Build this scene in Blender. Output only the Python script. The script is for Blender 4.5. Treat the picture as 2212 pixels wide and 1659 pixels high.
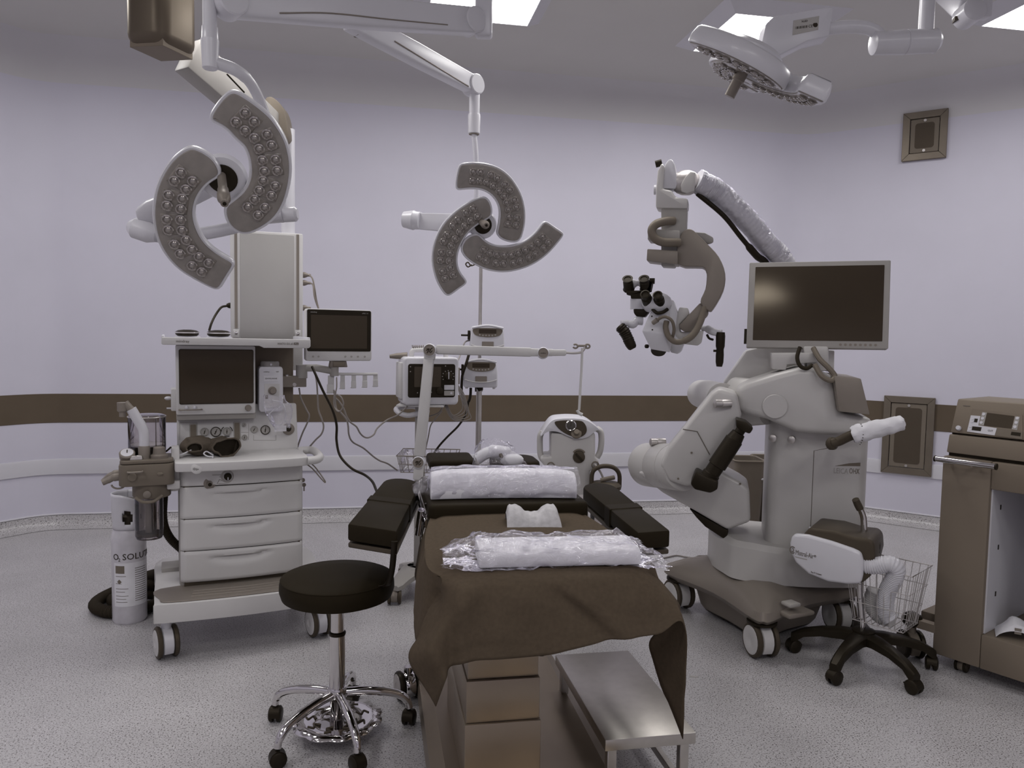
import bpy, bmesh, math, random
from mathutils import Vector, Matrix, noise
R = math.radians
V = Vector
random.seed(7)
for o in list(bpy.data.objects):
    bpy.data.objects.remove(o)
scn = bpy.context.scene
COL = scn.collection

# ---------------------------------------------------------------- camera
FPX, CX, CY, CAMH = 1661.0, 1106.0, 829.5, 1.42
YAW, PITCH, ROLL = R(10.3), R(3.77), 0.018
FW = V((math.sin(YAW)*math.cos(PITCH), math.cos(YAW)*math.cos(PITCH), -math.sin(PITCH)))
_r0 = V((math.cos(YAW), -math.sin(YAW), 0)); _u0 = _r0.cross(FW)
RT = _r0*math.cos(ROLL) + _u0*math.sin(ROLL)
UP = _u0*math.cos(ROLL) - _r0*math.sin(ROLL)
CAM = V((0, 0, CAMH))
cam_data = bpy.data.cameras.new('camera'); cam = bpy.data.objects.new('camera', cam_data); COL.objects.link(cam)
cam_data.sensor_fit = 'HORIZONTAL'; cam_data.sensor_width = 36.0; cam_data.lens = FPX*36.0/2212.0
cam_data.clip_start = 0.05
m = Matrix((RT, UP, -FW)).transposed().to_4x4(); m.translation = CAM; cam.matrix_world = m
scn.camera = cam
scn.view_settings.view_transform = 'Standard'; scn.view_settings.look = 'None'
scn.view_settings.gamma = 1.0; scn.view_settings.use_curve_mapping = False
scn.view_settings.exposure = 0.0
world = bpy.data.worlds.new('room_world'); scn.world = world; world.use_nodes = True
world.node_tree.nodes['Background'].inputs[0].default_value = (0.5, 0.48, 0.5, 1)
world.node_tree.nodes['Background'].inputs[1].default_value = 0.0
PANEL_EMIT = 14.5          # seen and added ceiling luminaires, the only light of the room

def ray(px, py):
    return FW + RT*((px-CX)/FPX) - UP*((py-CY)/FPX)
def at(px, py, d):                       # point of the place at depth d along the view axis
    return CAM + ray(px, py)*d
def onz(px, py, z=0.0):                  # point on the horizontal plane z
    r = ray(px, py); return CAM + r*((z-CAM.z)/r.z)
def onplane(px, py, o, n):
    r = ray(px, py); return CAM + r*((o-CAM).dot(n)/r.dot(n))

# ---------------------------------------------------------------- frames
class Fr:                                # a local frame: x right, y back, z up
    def __init__(s, o, ang=0.0, x=None, y=None, z=None):
        s.o = V(o)
        if x is None:
            s.x = V((math.cos(ang), math.sin(ang), 0)); s.y = V((-math.sin(ang), math.cos(ang), 0)); s.z = V((0, 0, 1))
        else:
            s.x = V(x).normalized(); s.z = V(z).normalized() if z is not None else V((0, 0, 1))
            s.y = V(y).normalized() if y is not None else s.z.cross(s.x).normalized()
    def p(s, a, b, c): return s.o + s.x*a + s.y*b + s.z*c
    def q(s, px, py, y=0.0):             # (x, z) of a pixel on the frame's plane y
        P = onplane(px, py, s.o + s.y*y, s.y) - s.o
        return (P.dot(s.x), P.dot(s.z))
    def mat(s):
        M = Matrix((s.x, s.y, s.z)).transposed().to_4x4(); M.translation = s.o; return M
    def sub(s, a, b, c, ang=0.0):
        x = s.x*math.cos(ang) + s.y*math.sin(ang); y = s.y*math.cos(ang) - s.x*math.sin(ang)
        return Fr(s.p(a, b, c), x=x, y=y, z=s.z)
WORLD = Fr((0, 0, 0), 0.0)

# ---------------------------------------------------------------- mesh builder
WM = {}
def ortho(d):
    d = d.normalized(); a = V((0, 0, 1)) if abs(d.z) < 0.9 else V((1, 0, 0))
    u = d.cross(a).normalized(); return u, d.cross(u).normalized()
class MB:
    def __init__(s): s.v = []; s.f = []
    def add(s, vs, fs):
        n = len(s.v); s.v += [V(v) for v in vs]; s.f += [tuple(i+n for i in f) for f in fs]; return s
    def box(s, fr, x0, x1, y0, y1, z0, z1, tx=0.0, ty=0.0):     # tx, ty: inset of the top
        P = [fr.p(x0, y0, z0), fr.p(x1, y0, z0), fr.p(x1, y1, z0), fr.p(x0, y1, z0),
             fr.p(x0+tx, y0+ty, z1), fr.p(x1-tx, y0+ty, z1), fr.p(x1-tx, y1-ty, z1), fr.p(x0+tx, y1-ty, z1)]
        return s.add(P, [(3, 2, 1, 0), (4, 5, 6, 7), (0, 1, 5, 4), (1, 2, 6, 5), (2, 3, 7, 6), (3, 0, 4, 7)])
    def hexa(s, P):
        return s.add(P, [(3, 2, 1, 0), (4, 5, 6, 7), (0, 1, 5, 4), (1, 2, 6, 5), (2, 3, 7, 6), (3, 0, 4, 7)])
    def cyl(s, a, b, r, r2=None, n=20, cap=True):
        a = V(a); b = V(b); r2 = r if r2 is None else r2; u, w = ortho(b-a)
        P = []
        for c, rr in ((a, r), (b, r2)):
            P += [c + (u*math.cos(2*math.pi*i/n) + w*math.sin(2*math.pi*i/n))*rr for i in range(n)]
        F = [(i, (i+1) % n, n+(i+1) % n, n+i) for i in range(n)]
        if cap: F += [tuple(range(n-1, -1, -1)), tuple(range(n, 2*n))]
        return s.add(P, F)
    def lathe(s, o, ax, prof, n=24, cap=True, u=None):             # prof: (radius, height)
        o = V(o); ax = V(ax).normalized(); uu, w = ortho(ax)
        P = []; F = []
        for r, h in prof:
            P += [o + ax*h + (uu*math.cos(2*math.pi*i/n) + w*math.sin(2*math.pi*i/n))*max(r, 1e-4) for i in range(n)]
        for k in range(len(prof)-1):
            F += [(k*n+i, k*n+(i+1) % n, (k+1)*n+(i+1) % n, (k+1)*n+i) for i in range(n)]
        if cap: F += [tuple(range(n-1, -1, -1)), tuple((len(prof)-1)*n+i for i in range(n))]
        return s.add(P, F)
    def tube(s, pts, r, n=8, closed=False, cap=True):
        pts = [V(p) for p in pts]; N = len(pts); rr = r if isinstance(r, (list, tuple)) else [r]*N
        P = []; F = []; u = None
        for i, p in enumerate(pts):
            a = pts[(i-1) % N] if (closed or i > 0) else p; b = pts[(i+1) % N] if (closed or i < N-1) else p
            t = (b-a).normalized()
            if u is None: u, _ = ortho(t)
            u = (u - t*u.dot(t)); u = u.normalized() if u.length > 1e-6 else ortho(t)[0]
            w = t.cross(u)
            P += [p + (u*math.cos(2*math.pi*k/n) + w*math.sin(2*math.pi*k/n))*rr[i] for k in range(n)]
        M = N if closed else N-1
        for i in range(M):
            j = (i+1) % N
            F += [(i*n+k, i*n+(k+1) % n, j*n+(k+1) % n, j*n+k) for k in range(n)]
        if cap and not closed: F += [tuple(range(n-1, -1, -1)), tuple((N-1)*n+k for k in range(n))]
        return s.add(P, F)
    def prism(s, pts, vec):                # planar outline extruded by vec
        pts = [V(p) for p in pts]; n = len(pts); vec = V(vec)
        P = pts + [p+vec for p in pts]
        F = [tuple(range(n)), tuple(range(2*n-1, n-1, -1))] + [(i, n+i, n+(i+1) % n, (i+1) % n) for i in range(n)]
        return s.add(P, F)
    def loft(s, rings, cap=True, closed=True):
        n = len(rings[0]); P = [p for r in rings for p in r]; F = []
        m_ = n if closed else n-1
        for k in range(len(rings)-1):
            F += [(k*n+i, k*n+(i+1) % n, (k+1)*n+(i+1) % n, (k+1)*n+i) for i in range(m_)]
        if cap and closed: F += [tuple(range(n-1, -1, -1)), tuple((len(rings)-1)*n+i for i in range(n))]
        return s.add(P, F)
    def grid(s, rows):
        n = len(rows[0]); P = [p for r in rows for p in r]
        return s.add(P, [(k*n+i, k*n+i+1, (k+1)*n+i+1, (k+1)*n+i) for k in range(len(rows)-1) for i in range(n-1)])
    def ball(s, c, rx, ry=None, rz=None, n=16, fr=WORLD):
        ry = rx if ry is None else ry; rz = rx if rz is None else rz; rings = []
        for k in range(1, n//2):
            t = math.pi*k/(n//2)
            rings.append([V(c) + fr.x*(rx*math.sin(t)*math.cos(2*math.pi*i/n)) + fr.y*(ry*math.sin(t)*math.sin(2*math.pi*i/n)) - fr.z*(rz*math.cos(t)) for i in range(n)])
        return s.loft(rings)
    def build(s, name, mat, parent=None, bev=0.0, seg=2, ang=38, flat=False, sub=0, lim=30):
        bm = bmesh.new(); Mi = WM[parent].inverted() if parent is not None else None
        vs = [bm.verts.new(Mi @ v if Mi else v) for v in s.v]
        for f in s.f:
            try: bm.faces.new([vs[i] for i in f])
            except ValueError: pass
        bmesh.ops.recalc_face_normals(bm, faces=bm.faces)
        if bev > 0:
            es = [e for e in bm.edges if len(e.link_faces) == 2 and e.calc_face_angle(0) > R(lim)]
            bmesh.ops.bevel(bm, geom=es, offset=bev, segments=seg, profile=0.5, affect='EDGES', clamp_overlap=True)
        me = bpy.data.meshes.new(name); bm.to_mesh(me); bm.free()
        if not flat:
            me.polygons.foreach_set('use_smooth', [True]*len(me.polygons))
            me.set_sharp_from_angle(angle=R(ang))
        me.materials.append(mat)
        o = bpy.data.objects.new(name, me); COL.objects.link(o)
        if parent is not None:
            o.parent = parent; WM[o] = WM[parent]
        else: WM[o] = Matrix()
        if sub:
            md = o.modifiers.new('sub', 'SUBSURF'); md.levels = sub; md.render_levels = sub
        return o

def thing(name, label, cat, fr, group=None):
    o = bpy.data.objects.new(name, None); COL.objects.link(o); o.empty_display_size = 0.1
    o.matrix_world = fr.mat(); WM[o] = fr.mat()
    o['label'] = label; o['category'] = cat
    if group: o['group'] = group
    return o
def tag(o, label, cat, group=None, kind=None):
    o['label'] = label; o['category'] = cat
    if group: o['group'] = group
    if kind: o['kind'] = kind
    return o
def struct(o, label=None):
    o['kind'] = 'structure'
    if label: o['label'] = label
    return o
def dupe(root, M, label=None, group=None):        # copy of a thing or part tree at world matrix M
    r = root.copy(); COL.objects.link(r); r.parent = None; r.matrix_world = M; WM[r] = M
    if label: r['label'] = label
    if group: r['group'] = group
    for ch in root.children:
        c = ch.copy(); COL.objects.link(c); c.parent = r; c.matrix_parent_inverse = Matrix(); WM[c] = M
        for g in ch.children:
            d = g.copy(); COL.objects.link(d); d.parent = c; d.matrix_parent_inverse = Matrix(); WM[d] = M
    return r
def inst(proto, M, parent):                       # a part sharing the mesh of proto (built at the origin), set at world matrix M
    o = bpy.data.objects.new(proto.name.split('.')[0], proto.data); COL.objects.link(o)
    o.parent = parent; o.matrix_local = WM[parent].inverted() @ M; WM[o] = M
    return o

# ---------------------------------------------------------------- smooth curves
def bez(pts, n=8):                                # Catmull-Rom through the points
    pts = [V(p) for p in pts]; out = []
    P = [pts[0]*2-pts[1]] + pts + [pts[-1]*2-pts[-2]]
    for i in range(1, len(P)-2):
        a, b, c, d = P[i-1], P[i], P[i+1], P[i+2]
        for k in range(n):
            t = k/n
            out.append(0.5*((2*b) + (c-a)*t + (2*a-5*b+4*c-d)*t*t + (3*b-a-3*c+d)*t**3))
    return out + [pts[-1]]
def bez2(pts, n=6, closed=True):
    N = len(pts); out = []
    for i in range(N if closed else N-1):
        g = lambda k: V((*pts[k % N], 0)) if closed else V((*pts[min(max(k, 0), N-1)], 0))
        a, b, c, d = g(i-1), g(i), g(i+1), g(i+2)
        for k in range(n):
            t = k/n; w = 0.5*((2*b) + (c-a)*t + (2*a-5*b+4*c-d)*t*t + (3*b-a-3*c+d)*t**3)
            out.append((w.x, w.y))
    if not closed: out.append(tuple(pts[-1]))
    return out
def rrect(x0, x1, z0, z1, r, n=5):                # rounded rectangle outline (2-D)
    out = []
    for cx, cz, a0 in ((x1-r, z1-r, 0), (x0+r, z1-r, 90), (x0+r, z0+r, 180), (x1-r, z0+r, 270)):
        out += [(cx+r*math.cos(R(a0+90*k/n)), cz+r*math.sin(R(a0+90*k/n))) for k in range(n+1)]
    return out
def plate(mb, fr, out2, y0, y1):                  # outline in the frame's x-z plane, from y0 to y1
    return mb.prism([fr.p(a, y0, c) for a, c in out2], fr.y*(y1-y0))
def slab(mb, fr, out2, z0, z1):                   # outline in the frame's x-y plane, from z0 to z1
    return mb.prism([fr.p(a, b, z0) for a, b in out2], fr.z*(z1-z0))

# ---------------------------------------------------------------- materials
def srgb(r, g, b):
    f = lambda c: (c/255/12.92) if c/255 <= 0.04045 else ((c/255+0.055)/1.055)**2.4
    return (f(r), f(g), f(b), 1)
def mat(name, col, rough=0.5, metal=0.0, var=0.06, nscale=30.0, bump=0.0, bscale=200.0, spec=0.5, coat=0.0, tint=None):
    m_ = bpy.data.materials.new(name); m_.use_nodes = True; nt = m_.node_tree; N = nt.nodes; L = nt.links
    b = N['Principled BSDF']; tc = N.new('ShaderNodeTexCoord')
    nz = N.new('ShaderNodeTexNoise'); nz.inputs['Scale'].default_value = nscale; nz.inputs['Detail'].default_value = 3
    L.new(tc.outputs['Object'], nz.inputs['Vector'])
    rp = N.new('ShaderNodeValToRGB'); c = col
    rp.color_ramp.elements[0].position = 0.3; rp.color_ramp.elements[1].position = 0.7
    rp.color_ramp.elements[0].color = (c[0]*(1-var), c[1]*(1-var), c[2]*(1-var), 1)
    rp.color_ramp.elements[1].color = (min(1, c[0]*(1+var)), min(1, c[1]*(1+var)), min(1, c[2]*(1+var)), 1)
    L.new(nz.outputs['Fac'], rp.inputs['Fac']); L.new(rp.outputs['Color'], b.inputs['Base Color'])
    b.inputs['Roughness'].default_value = rough; b.inputs['Metallic'].default_value = metal
    b.inputs['Specular IOR Level'].default_value = spec; b.inputs['Coat Weight'].default_value = coat
    if tint: b.inputs['Specular Tint'].default_value = (*tint, 1)
    if bump > 0:
        n2 = N.new('ShaderNodeTexNoise'); n2.inputs['Scale'].default_value = bscale; n2.inputs['Detail'].default_value = 2
        L.new(tc.outputs['Object'], n2.inputs['Vector'])
        bp = N.new('ShaderNodeBump'); bp.inputs['Strength'].default_value = bump; bp.inputs['Distance'].default_value = 0.002
        L.new(n2.outputs['Fac'], bp.inputs['Height']); L.new(bp.outputs['Normal'], b.inputs['Normal'])
    return m_
MT = {}
WALLC = (0.60, 0.584, 0.67)
WT = (1.0, 0.86, 0.68)
MT['wall'] = mat('wall_paint', WALLC, 0.55, var=0.015, nscale=3, spec=0.3)
MT['ceil'] = mat('ceiling_paint', (0.60, 0.585, 0.565), 0.7, var=0.01, nscale=3, spec=0.2)
MT['cove'] = mat('cove_paint', (0.60, 0.585, 0.60), 0.7, var=0.01, nscale=3, spec=0.2)
MT['stripe'] = mat('brown_wall_band', (0.115, 0.090, 0.066), 0.7, var=0.04, nscale=8, spec=0.12, tint=WT)
MT['rail'] = mat('bumper_rail_vinyl', (0.58, 0.57, 0.61), 0.45, var=0.02, nscale=5, spec=0.3)
MT['white'] = mat('white_enamel', (0.64, 0.63, 0.67), 0.28, var=0.015, nscale=6)
MT['plastic'] = mat('cream_plastic', (0.61, 0.595, 0.59), 0.45, var=0.02, nscale=8, bump=0.02, bscale=700, spec=0.35)
MT['plastic2'] = mat('warm_grey_plastic', (0.37, 0.35, 0.33), 0.45, var=0.03, nscale=8, spec=0.35)
MT['grey'] = mat('mid_grey_plastic', (0.17, 0.145, 0.118), 0.5, var=0.04, nscale=10, spec=0.3, tint=WT)
MT['dgrey'] = mat('dark_grey_plastic', (0.062, 0.050, 0.037), 0.5, var=0.05, nscale=10, spec=0.3, tint=WT)
MT['black'] = mat('black_plastic', (0.0135, 0.0105, 0.0068), 0.45, var=0.08, nscale=15, spec=0.25, tint=WT)
MT['rubber'] = mat('dark_rubber', (0.024, 0.019, 0.013), 0.7, var=0.08, nscale=20, spec=0.25, tint=WT)
MT['leather'] = mat('black_leatherette', (0.019, 0.0145, 0.0085), 0.6, var=0.05, nscale=12, bump=0.08, bscale=500, spec=0.08, tint=WT)
MT['chrome'] = mat('chrome', (0.66, 0.64, 0.64), 0.07, 1.0, var=0.01)
MT['steel'] = mat('brushed_steel', (0.55, 0.52, 0.485), 0.36, 1.0, var=0.05, nscale=25)
MT['dsteel'] = mat('dull_steel_cladding', (0.32, 0.265, 0.205), 0.36, 0.8, var=0.06, nscale=5)
MT['satin'] = mat('satin_metal', (0.52, 0.49, 0.48), 0.38, 0.7, var=0.02)
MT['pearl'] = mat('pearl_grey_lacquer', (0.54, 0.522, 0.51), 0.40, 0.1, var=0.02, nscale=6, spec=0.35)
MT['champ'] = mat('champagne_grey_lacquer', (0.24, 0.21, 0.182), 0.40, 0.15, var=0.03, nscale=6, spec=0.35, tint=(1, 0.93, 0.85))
MT['cab'] = mat('taupe_sheet_metal', (0.20, 0.165, 0.130), 0.55, 0.0, var=0.03, nscale=5, spec=0.3, tint=WT)
MT['screen'] = mat('dark_screen_glass', (0.050, 0.038, 0.027), 0.10, var=0.03, nscale=5, spec=0.3, tint=WT)
MT['screen2'] = mat('matte_screen', (0.055, 0.043, 0.031), 0.35, var=0.03, nscale=5, spec=0.25, tint=WT)
MT['drape'] = mat('olive_brown_drape', (0.088, 0.067, 0.047), 0.9, var=0.08, nscale=90, bump=0.15, bscale=900, spec=0.1, tint=WT)
MT['pouch'] = mat('grey_brown_cloth', (0.105, 0.086, 0.068), 0.8, var=0.1, nscale=60, bump=0.2, bscale=400, spec=0.15, tint=WT)
MT['foam'] = mat('white_foam', (0.78, 0.77, 0.81), 0.75, var=0.02, nscale=40, bump=0.1, bscale=300)
MT['paper'] = mat('white_paper', (0.74, 0.73, 0.765), 0.8, var=0.03, nscale=30)
MT['ink'] = mat('dark_ink', (0.035, 0.028, 0.021), 0.6, var=0.02, spec=0.2, tint=WT)
MT['ink2'] = mat('grey_ink', (0.16, 0.14, 0.12), 0.6, var=0.02, spec=0.2)
MT['label'] = mat('printed_label', (0.42, 0.40, 0.38), 0.5, var=0.04, nscale=200)
MT['cablew'] = mat('grey_cable', (0.23, 0.205, 0.19), 0.45, var=0.03)
MT['cyl'] = mat('white_gas_cylinder_paint', (0.60, 0.58, 0.62), 0.3, var=0.12, nscale=14)
MT['petal'] = mat('translucent_lamp_cover', (0.25, 0.225, 0.205), 0.25, var=0.10, nscale=22, coat=0.4)
MT['module'] = mat('led_module_tray', (0.22, 0.195, 0.172), 0.35, var=0.2, nscale=40, coat=0.3)
MT['vent'] = mat('dark_vent_mesh', (0.075, 0.060, 0.046), 0.6, var=0.08, nscale=300, spec=0.2, tint=WT)
MT['frame'] = mat('brushed_frame_metal', (0.17, 0.145, 0.118), 0.4, 0.4, var=0.06, nscale=10, tint=WT)

def floor_mat():
    m_ = bpy.data.materials.new('speckled_vinyl_floor'); m_.use_nodes = True; nt = m_.node_tree; N = nt.nodes; L = nt.links
    b = N['Principled BSDF']; tc = N.new('ShaderNodeTexCoord')
    def nz(scale, det, lo, hi, c0, c1):
        n_ = N.new('ShaderNodeTexNoise'); n_.inputs['Scale'].default_value = scale; n_.inputs['Detail'].default_value = det
        L.new(tc.outputs['Object'], n_.inputs['Vector']); r = N.new('ShaderNodeValToRGB')
        r.color_ramp.elements[0].position = lo; r.color_ramp.elements[1].position = hi
        r.color_ramp.elements[0].color = c0; r.color_ramp.elements[1].color = c1
        L.new(n_.outputs['Fac'], r.inputs['Fac']); return r
    base = nz(3, 3, 0.3, 0.7, (0.45, 0.435, 0.445, 1), (0.51, 0.493, 0.505, 1))
    dark = nz(170, 2, 0.37, 0.42, (0.17, 0.15, 0.14, 1), (1, 1, 1, 1))
    dark2 = nz(560, 1, 0.30, 0.38, (0.3, 0.27, 0.26, 1), (1, 1, 1, 1))
    lite = nz(190, 2, 0.60, 0.66, (0, 0, 0, 1), (0.20, 0.20, 0.21, 1))
    def mix(mode, a, bb):
        x = N.new('ShaderNodeMix'); x.data_type = 'RGBA'; x.blend_type = mode; x.inputs[0].default_value = 1.0
        L.new(a, x.inputs[6]); L.new(bb, x.inputs[7]); return x.outputs[2]
    c = mix('MULTIPLY', base.outputs[0], dark.outputs[0]); c = mix('MULTIPLY', c, dark2.outputs[0]); c = mix('ADD', c, lite.outputs[0])
    L.new(c, b.inputs['Base Color']); b.inputs['Roughness'].default_value = 0.33; b.inputs['Specular IOR Level'].default_value = 0.6
    return m_
MT['floor'] = floor_mat()
def glass_mat(name, tint=(0.9, 0.88, 0.9), rough=0.03, strength=0.35, bump=0.0, bscale=30, base=0.05, milk=0.0, milkcol=(0.7, 0.68, 0.75)):
    # thin clear plastic: mostly see-through, glossy by angle
    m_ = bpy.data.materials.new(name); m_.use_nodes = True; nt = m_.node_tree; N = nt.nodes; L = nt.links
    N.remove(N['Principled BSDF']); out = N['Material Output']
    tr = N.new('ShaderNodeBsdfTransparent'); tr.inputs[0].default_value = (*tint, 1)
    gl = N.new('ShaderNodeBsdfGlossy'); gl.inputs['Roughness'].default_value = rough; gl.inputs[0].default_value = (0.95, 0.94, 1, 1)
    lw = N.new('ShaderNodeLayerWeight'); lw.inputs['Blend'].default_value = strength
    ad = N.new('ShaderNodeMath'); ad.operation = 'ADD'; ad.inputs[1].default_value = base; ad.use_clamp = True
    L.new(lw.outputs['Fresnel'], ad.inputs[0])
    mx = N.new('ShaderNodeMixShader'); L.new(ad.outputs[0], mx.inputs[0]); L.new(tr.outputs[0], mx.inputs[1]); L.new(gl.outputs[0], mx.inputs[2])
    last = mx.outputs[0]
    if milk > 0:
        df = N.new('ShaderNodeBsdfDiffuse'); df.inputs[0].default_value = (*milkcol, 1)
        m2 = N.new('ShaderNodeMixShader'); m2.inputs[0].default_value = milk
        L.new(last, m2.inputs[1]); L.new(df.outputs[0], m2.inputs[2]); last = m2.outputs[0]
    if bump > 0:
        tc = N.new('ShaderNodeTexCoord'); nz = N.new('ShaderNodeTexNoise'); nz.inputs['Scale'].default_value = bscale; nz.inputs['Detail'].default_value = 4
        nz.inputs['Distortion'].default_value = 1.0
        L.new(tc.outputs['Object'], nz.inputs['Vector']); bp = N.new('ShaderNodeBump'); bp.inputs['Strength'].default_value = bump; bp.inputs['Distance'].default_value = 0.02
        L.new(nz.outputs['Fac'], bp.inputs['Height']); L.new(bp.outputs['Normal'], gl.inputs['Normal'])
    L.new(last, out.inputs['Surface']); return m_
MT['clear'] = glass_mat('clear_plastic', (0.80, 0.77, 0.76), 0.04, 0.3, base=0.04)
MT['smoke'] = glass_mat('smoky_clear_plastic', (0.62, 0.58, 0.56), 0.05, 0.3, base=0.05)
MT['film'] = glass_mat('crinkled_plastic_film', (0.985, 0.98, 0.99), 0.035, 0.18, bump=1.0, bscale=28, base=0.095, milk=0.05, milkcol=(0.85, 0.84, 0.9))
def emit_mat(name, col, st):
    m_ = bpy.data.materials.new(name); m_.use_nodes = True; nt = m_.node_tree; N = nt.nodes
    N.remove(N['Principled BSDF']); e = N.new('ShaderNodeEmission'); e.inputs[0].default_value = col; e.inputs[1].default_value = st
    nt.links.new(e.outputs[0], N['Material Output'].inputs['Surface']); return m_
MT['panel'] = emit_mat('lit_ceiling_panel', (1.0, 0.985, 0.965, 1), PANEL_EMIT)

def text(s, fr, x, z, y, h, m_, parent, name='lettering', align='LEFT', bend=None, wmax=None, depth=0.0006):
    # flat print: letters on the frame's front (x-z) plane at y
    cu = bpy.data.curves.new('t', 'FONT'); cu.body = s; cu.size = h*1.39; cu.align_x = align; cu.extrude = depth; cu.resolution_u = 2
    t = bpy.data.objects.new('t', cu); COL.objects.link(t)
    dg = bpy.context.evaluated_depsgraph_get(); me = bpy.data.meshes.new_from_object(t.evaluated_get(dg))
    bpy.data.objects.remove(t); bpy.data.curves.remove(cu)
    Mi = WM[parent].inverted(); k = 1.0
    if wmax and len(me.vertices):
        xs = [v.co.x for v in me.vertices]; k = min(1.0, wmax/max(1e-6, max(xs)-min(xs)))
    for v in me.vertices:
        a, b, c = v.co.x*k, v.co.y, v.co.z
        P = bend(x+a, z+b, c) if bend else fr.p(x+a, y-c, z+b)
        v.co = Mi @ P
    me.name = name; me.materials.clear(); me.materials.append(m_)
    o = bpy.data.objects.new(name, me); COL.objects.link(o); o.parent = parent; WM[o] = WM[parent]
    return o
# ================================================================ the room
ZC = 3.31
def fillet(pts, rad, n=6):
    out = []; N = len(pts)
    for i in range(N):
        a, b, c = V((*pts[i-1], 0)), V((*pts[i], 0)), V((*pts[(i+1) % N], 0))
        d0 = (a-b).normalized(); d1 = (c-b).normalized(); ang = d0.angle(d1); t = rad/math.tan(ang/2)
        bis = (d0+d1).normalized(); cen = b + bis*(rad/math.sin(ang/2)); s0 = b+d0*t-cen; s1 = b+d1*t-cen
        tot = s0.angle(s1); ax = s0.cross(s1).normalized()
        seg = [cen + Matrix.Rotation(tot*k/n, 3, ax) @ s0 for k in range(n+1)]
        out.append([(p.x, p.y) for p in seg])
    return out
XL, XR, YB, YF = -3.25, 4.60, 5.84, -2.4
corners = [(-2.27, YB), (3.48, YB), (XR, YB-(XR-3.48)), (XR, YF+0.9), (XR-0.9, YF), (XL+0.9, YF), (XL, YF+0.9), (XL, YB-(-2.27-XL))]
fil = fillet(corners, 0.38)
sides = ['back', 'right_corner', 'right', 'front_right_corner', 'front', 'front_left_corner', 'left', 'left_corner']
outline = [p for c in fil for p in c]
def inward(path):                          # 2-D normals pointing into the room
    out = []
    for i, p in enumerate(path):
        a = path[max(0, i-1)]; b = path[min(len(path)-1, i+1)]
        dx, dy = b[0]-a[0], b[1]-a[1]; l = math.hypot(dx, dy); out.append((dy/l, -dx/l))
    return out
def band(path, prof):                      # prof: list of (offset into the room, z)
    nn = inward(path); mb = MB()
    mb.grid([[V((p[0]+n_[0]*o_, p[1]+n_[1]*o_, z)) for p, n_ in zip(path, nn)] for o_, z in prof]); return mb
walls = {}
for i, sd in enumerate(sides):
    a, b = fil[i], fil[(i+1) % 8]
    if sd == 'back': path = a + b
    elif sd in ('left', 'right', 'front'): path = a[-1:] + b[:1] if False else [a[-1], b[0]]
    else: path = [a[-1], b[0]]
    # each wall takes the rounded corner that starts it
    if sd != 'back':
        nxt = fil[(i+1) % 8]
        path = [fil[i][-1]] + (nxt if (i+1) % 8 != 0 else [nxt[0]])
    RC = 0.24; prof = [(0, 0.0), (0, ZC-RC)]; cove = [(RC*(1-math.cos(R(90*k/8))), ZC-RC+RC*math.sin(R(90*k/8))) for k in range(0, 9)]
    w = struct(band(path, prof).build('wall_'+sd, MT['wall'], ang=60), 'pale lavender painted wall of the operating room')
    walls[sd] = w; WM[w] = Matrix()
    band(path, cove).build('ceiling_cove', MT['cove'], w, ang=60)
    band(path, [(0.0, 0.738), (0.004, 0.740), (0.004, 0.940), (0.0, 0.942)]).build('stripe', MT['stripe'], w, ang=60)
    band(path, [(0.0, 0.372), (0.012, 0.376), (0.014, 0.470), (0.010, 0.482), (0.0, 0.484)]).build('bumper_rail', MT['rail'], w, ang=60)
    bb = struct(band(path, [(0.10, 0.002), (0.055, 0.006), (0.026, 0.020), (0.012, 0.045), (0.010, 0.082), (0.0, 0.086)]).build('baseboard_'+sd, MT['floor'], ang=60), 'coved speckled vinyl skirting along the wall')
    WM[bb] = Matrix()
    band(path, [(0.0, 0.086), (0.011, 0.087), (0.011, 0.093), (0.0, 0.096)]).build('capping_strip', MT['white'], bb, ang=60)
fl = MB(); fl.add([V((x, y, 0)) for x, y in outline], [tuple(range(len(outline)))])
struct(fl.build('floor', MT['floor'], flat=True), 'speckled grey vinyl floor')
ce = MB(); ce.add([V((x, y, ZC)) for x, y in outline], [tuple(range(len(outline)))])
struct(ce.build('ceiling', MT['ceil'], flat=True), 'plain grey ceiling')

# ceiling luminaires: slanted surround carrying a lit diffuser
def luminaire(cx, cy, label, lx=0.60, ly=0.60):
    fr = Fr((cx, cy, ZC)); t = thing('ceiling_light', label, 'ceiling light', fr, 'ceiling light panels')
    a, b, h, g = lx/2, ly/2, 0.055, 0.085
    mb = MB(); o4 = [(-a-g, -b-g), (a+g, -b-g), (a+g, b+g), (-a-g, b+g)]; i4 = [(-a, -b), (a, -b), (a, b), (-a, b)]
    mb.loft([[fr.p(x, y, 0) for x, y in o4], [fr.p(x, y, -h) for x, y in i4], [fr.p(x*0.985, y*0.985, -h) for x, y in i4], [fr.p(x*0.985, y*0.985, -h+0.006) for x, y in i4]], cap=False)
    mb.build('surround', MT['white'], t, flat=True)
    d = MB(); d.add([fr.p(x*0.985, y*0.985, -h+0.005) for x, y in i4], [(3, 2, 1, 0)]); d.build('diffuser', MT['panel'], t, flat=True)
    return t
zb = ZC-0.055
c1 = onz(1140, 57, zb); luminaire(c1.x-0.30, c1.y-0.30, 'ceiling light panel above the joint of the long lamp arm')
c2 = onz(1589, 29, zb); luminaire(c2.x+0.30, c2.y+0.30, 'ceiling light panel behind the tilted surgical lamp')
c3 = onz(2118, 57, zb); luminaire(c3.x+0.30, c3.y-0.30, 'ceiling light panel cut off by the top right corner')
print('PANELS', c1, c2, c3)
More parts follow.
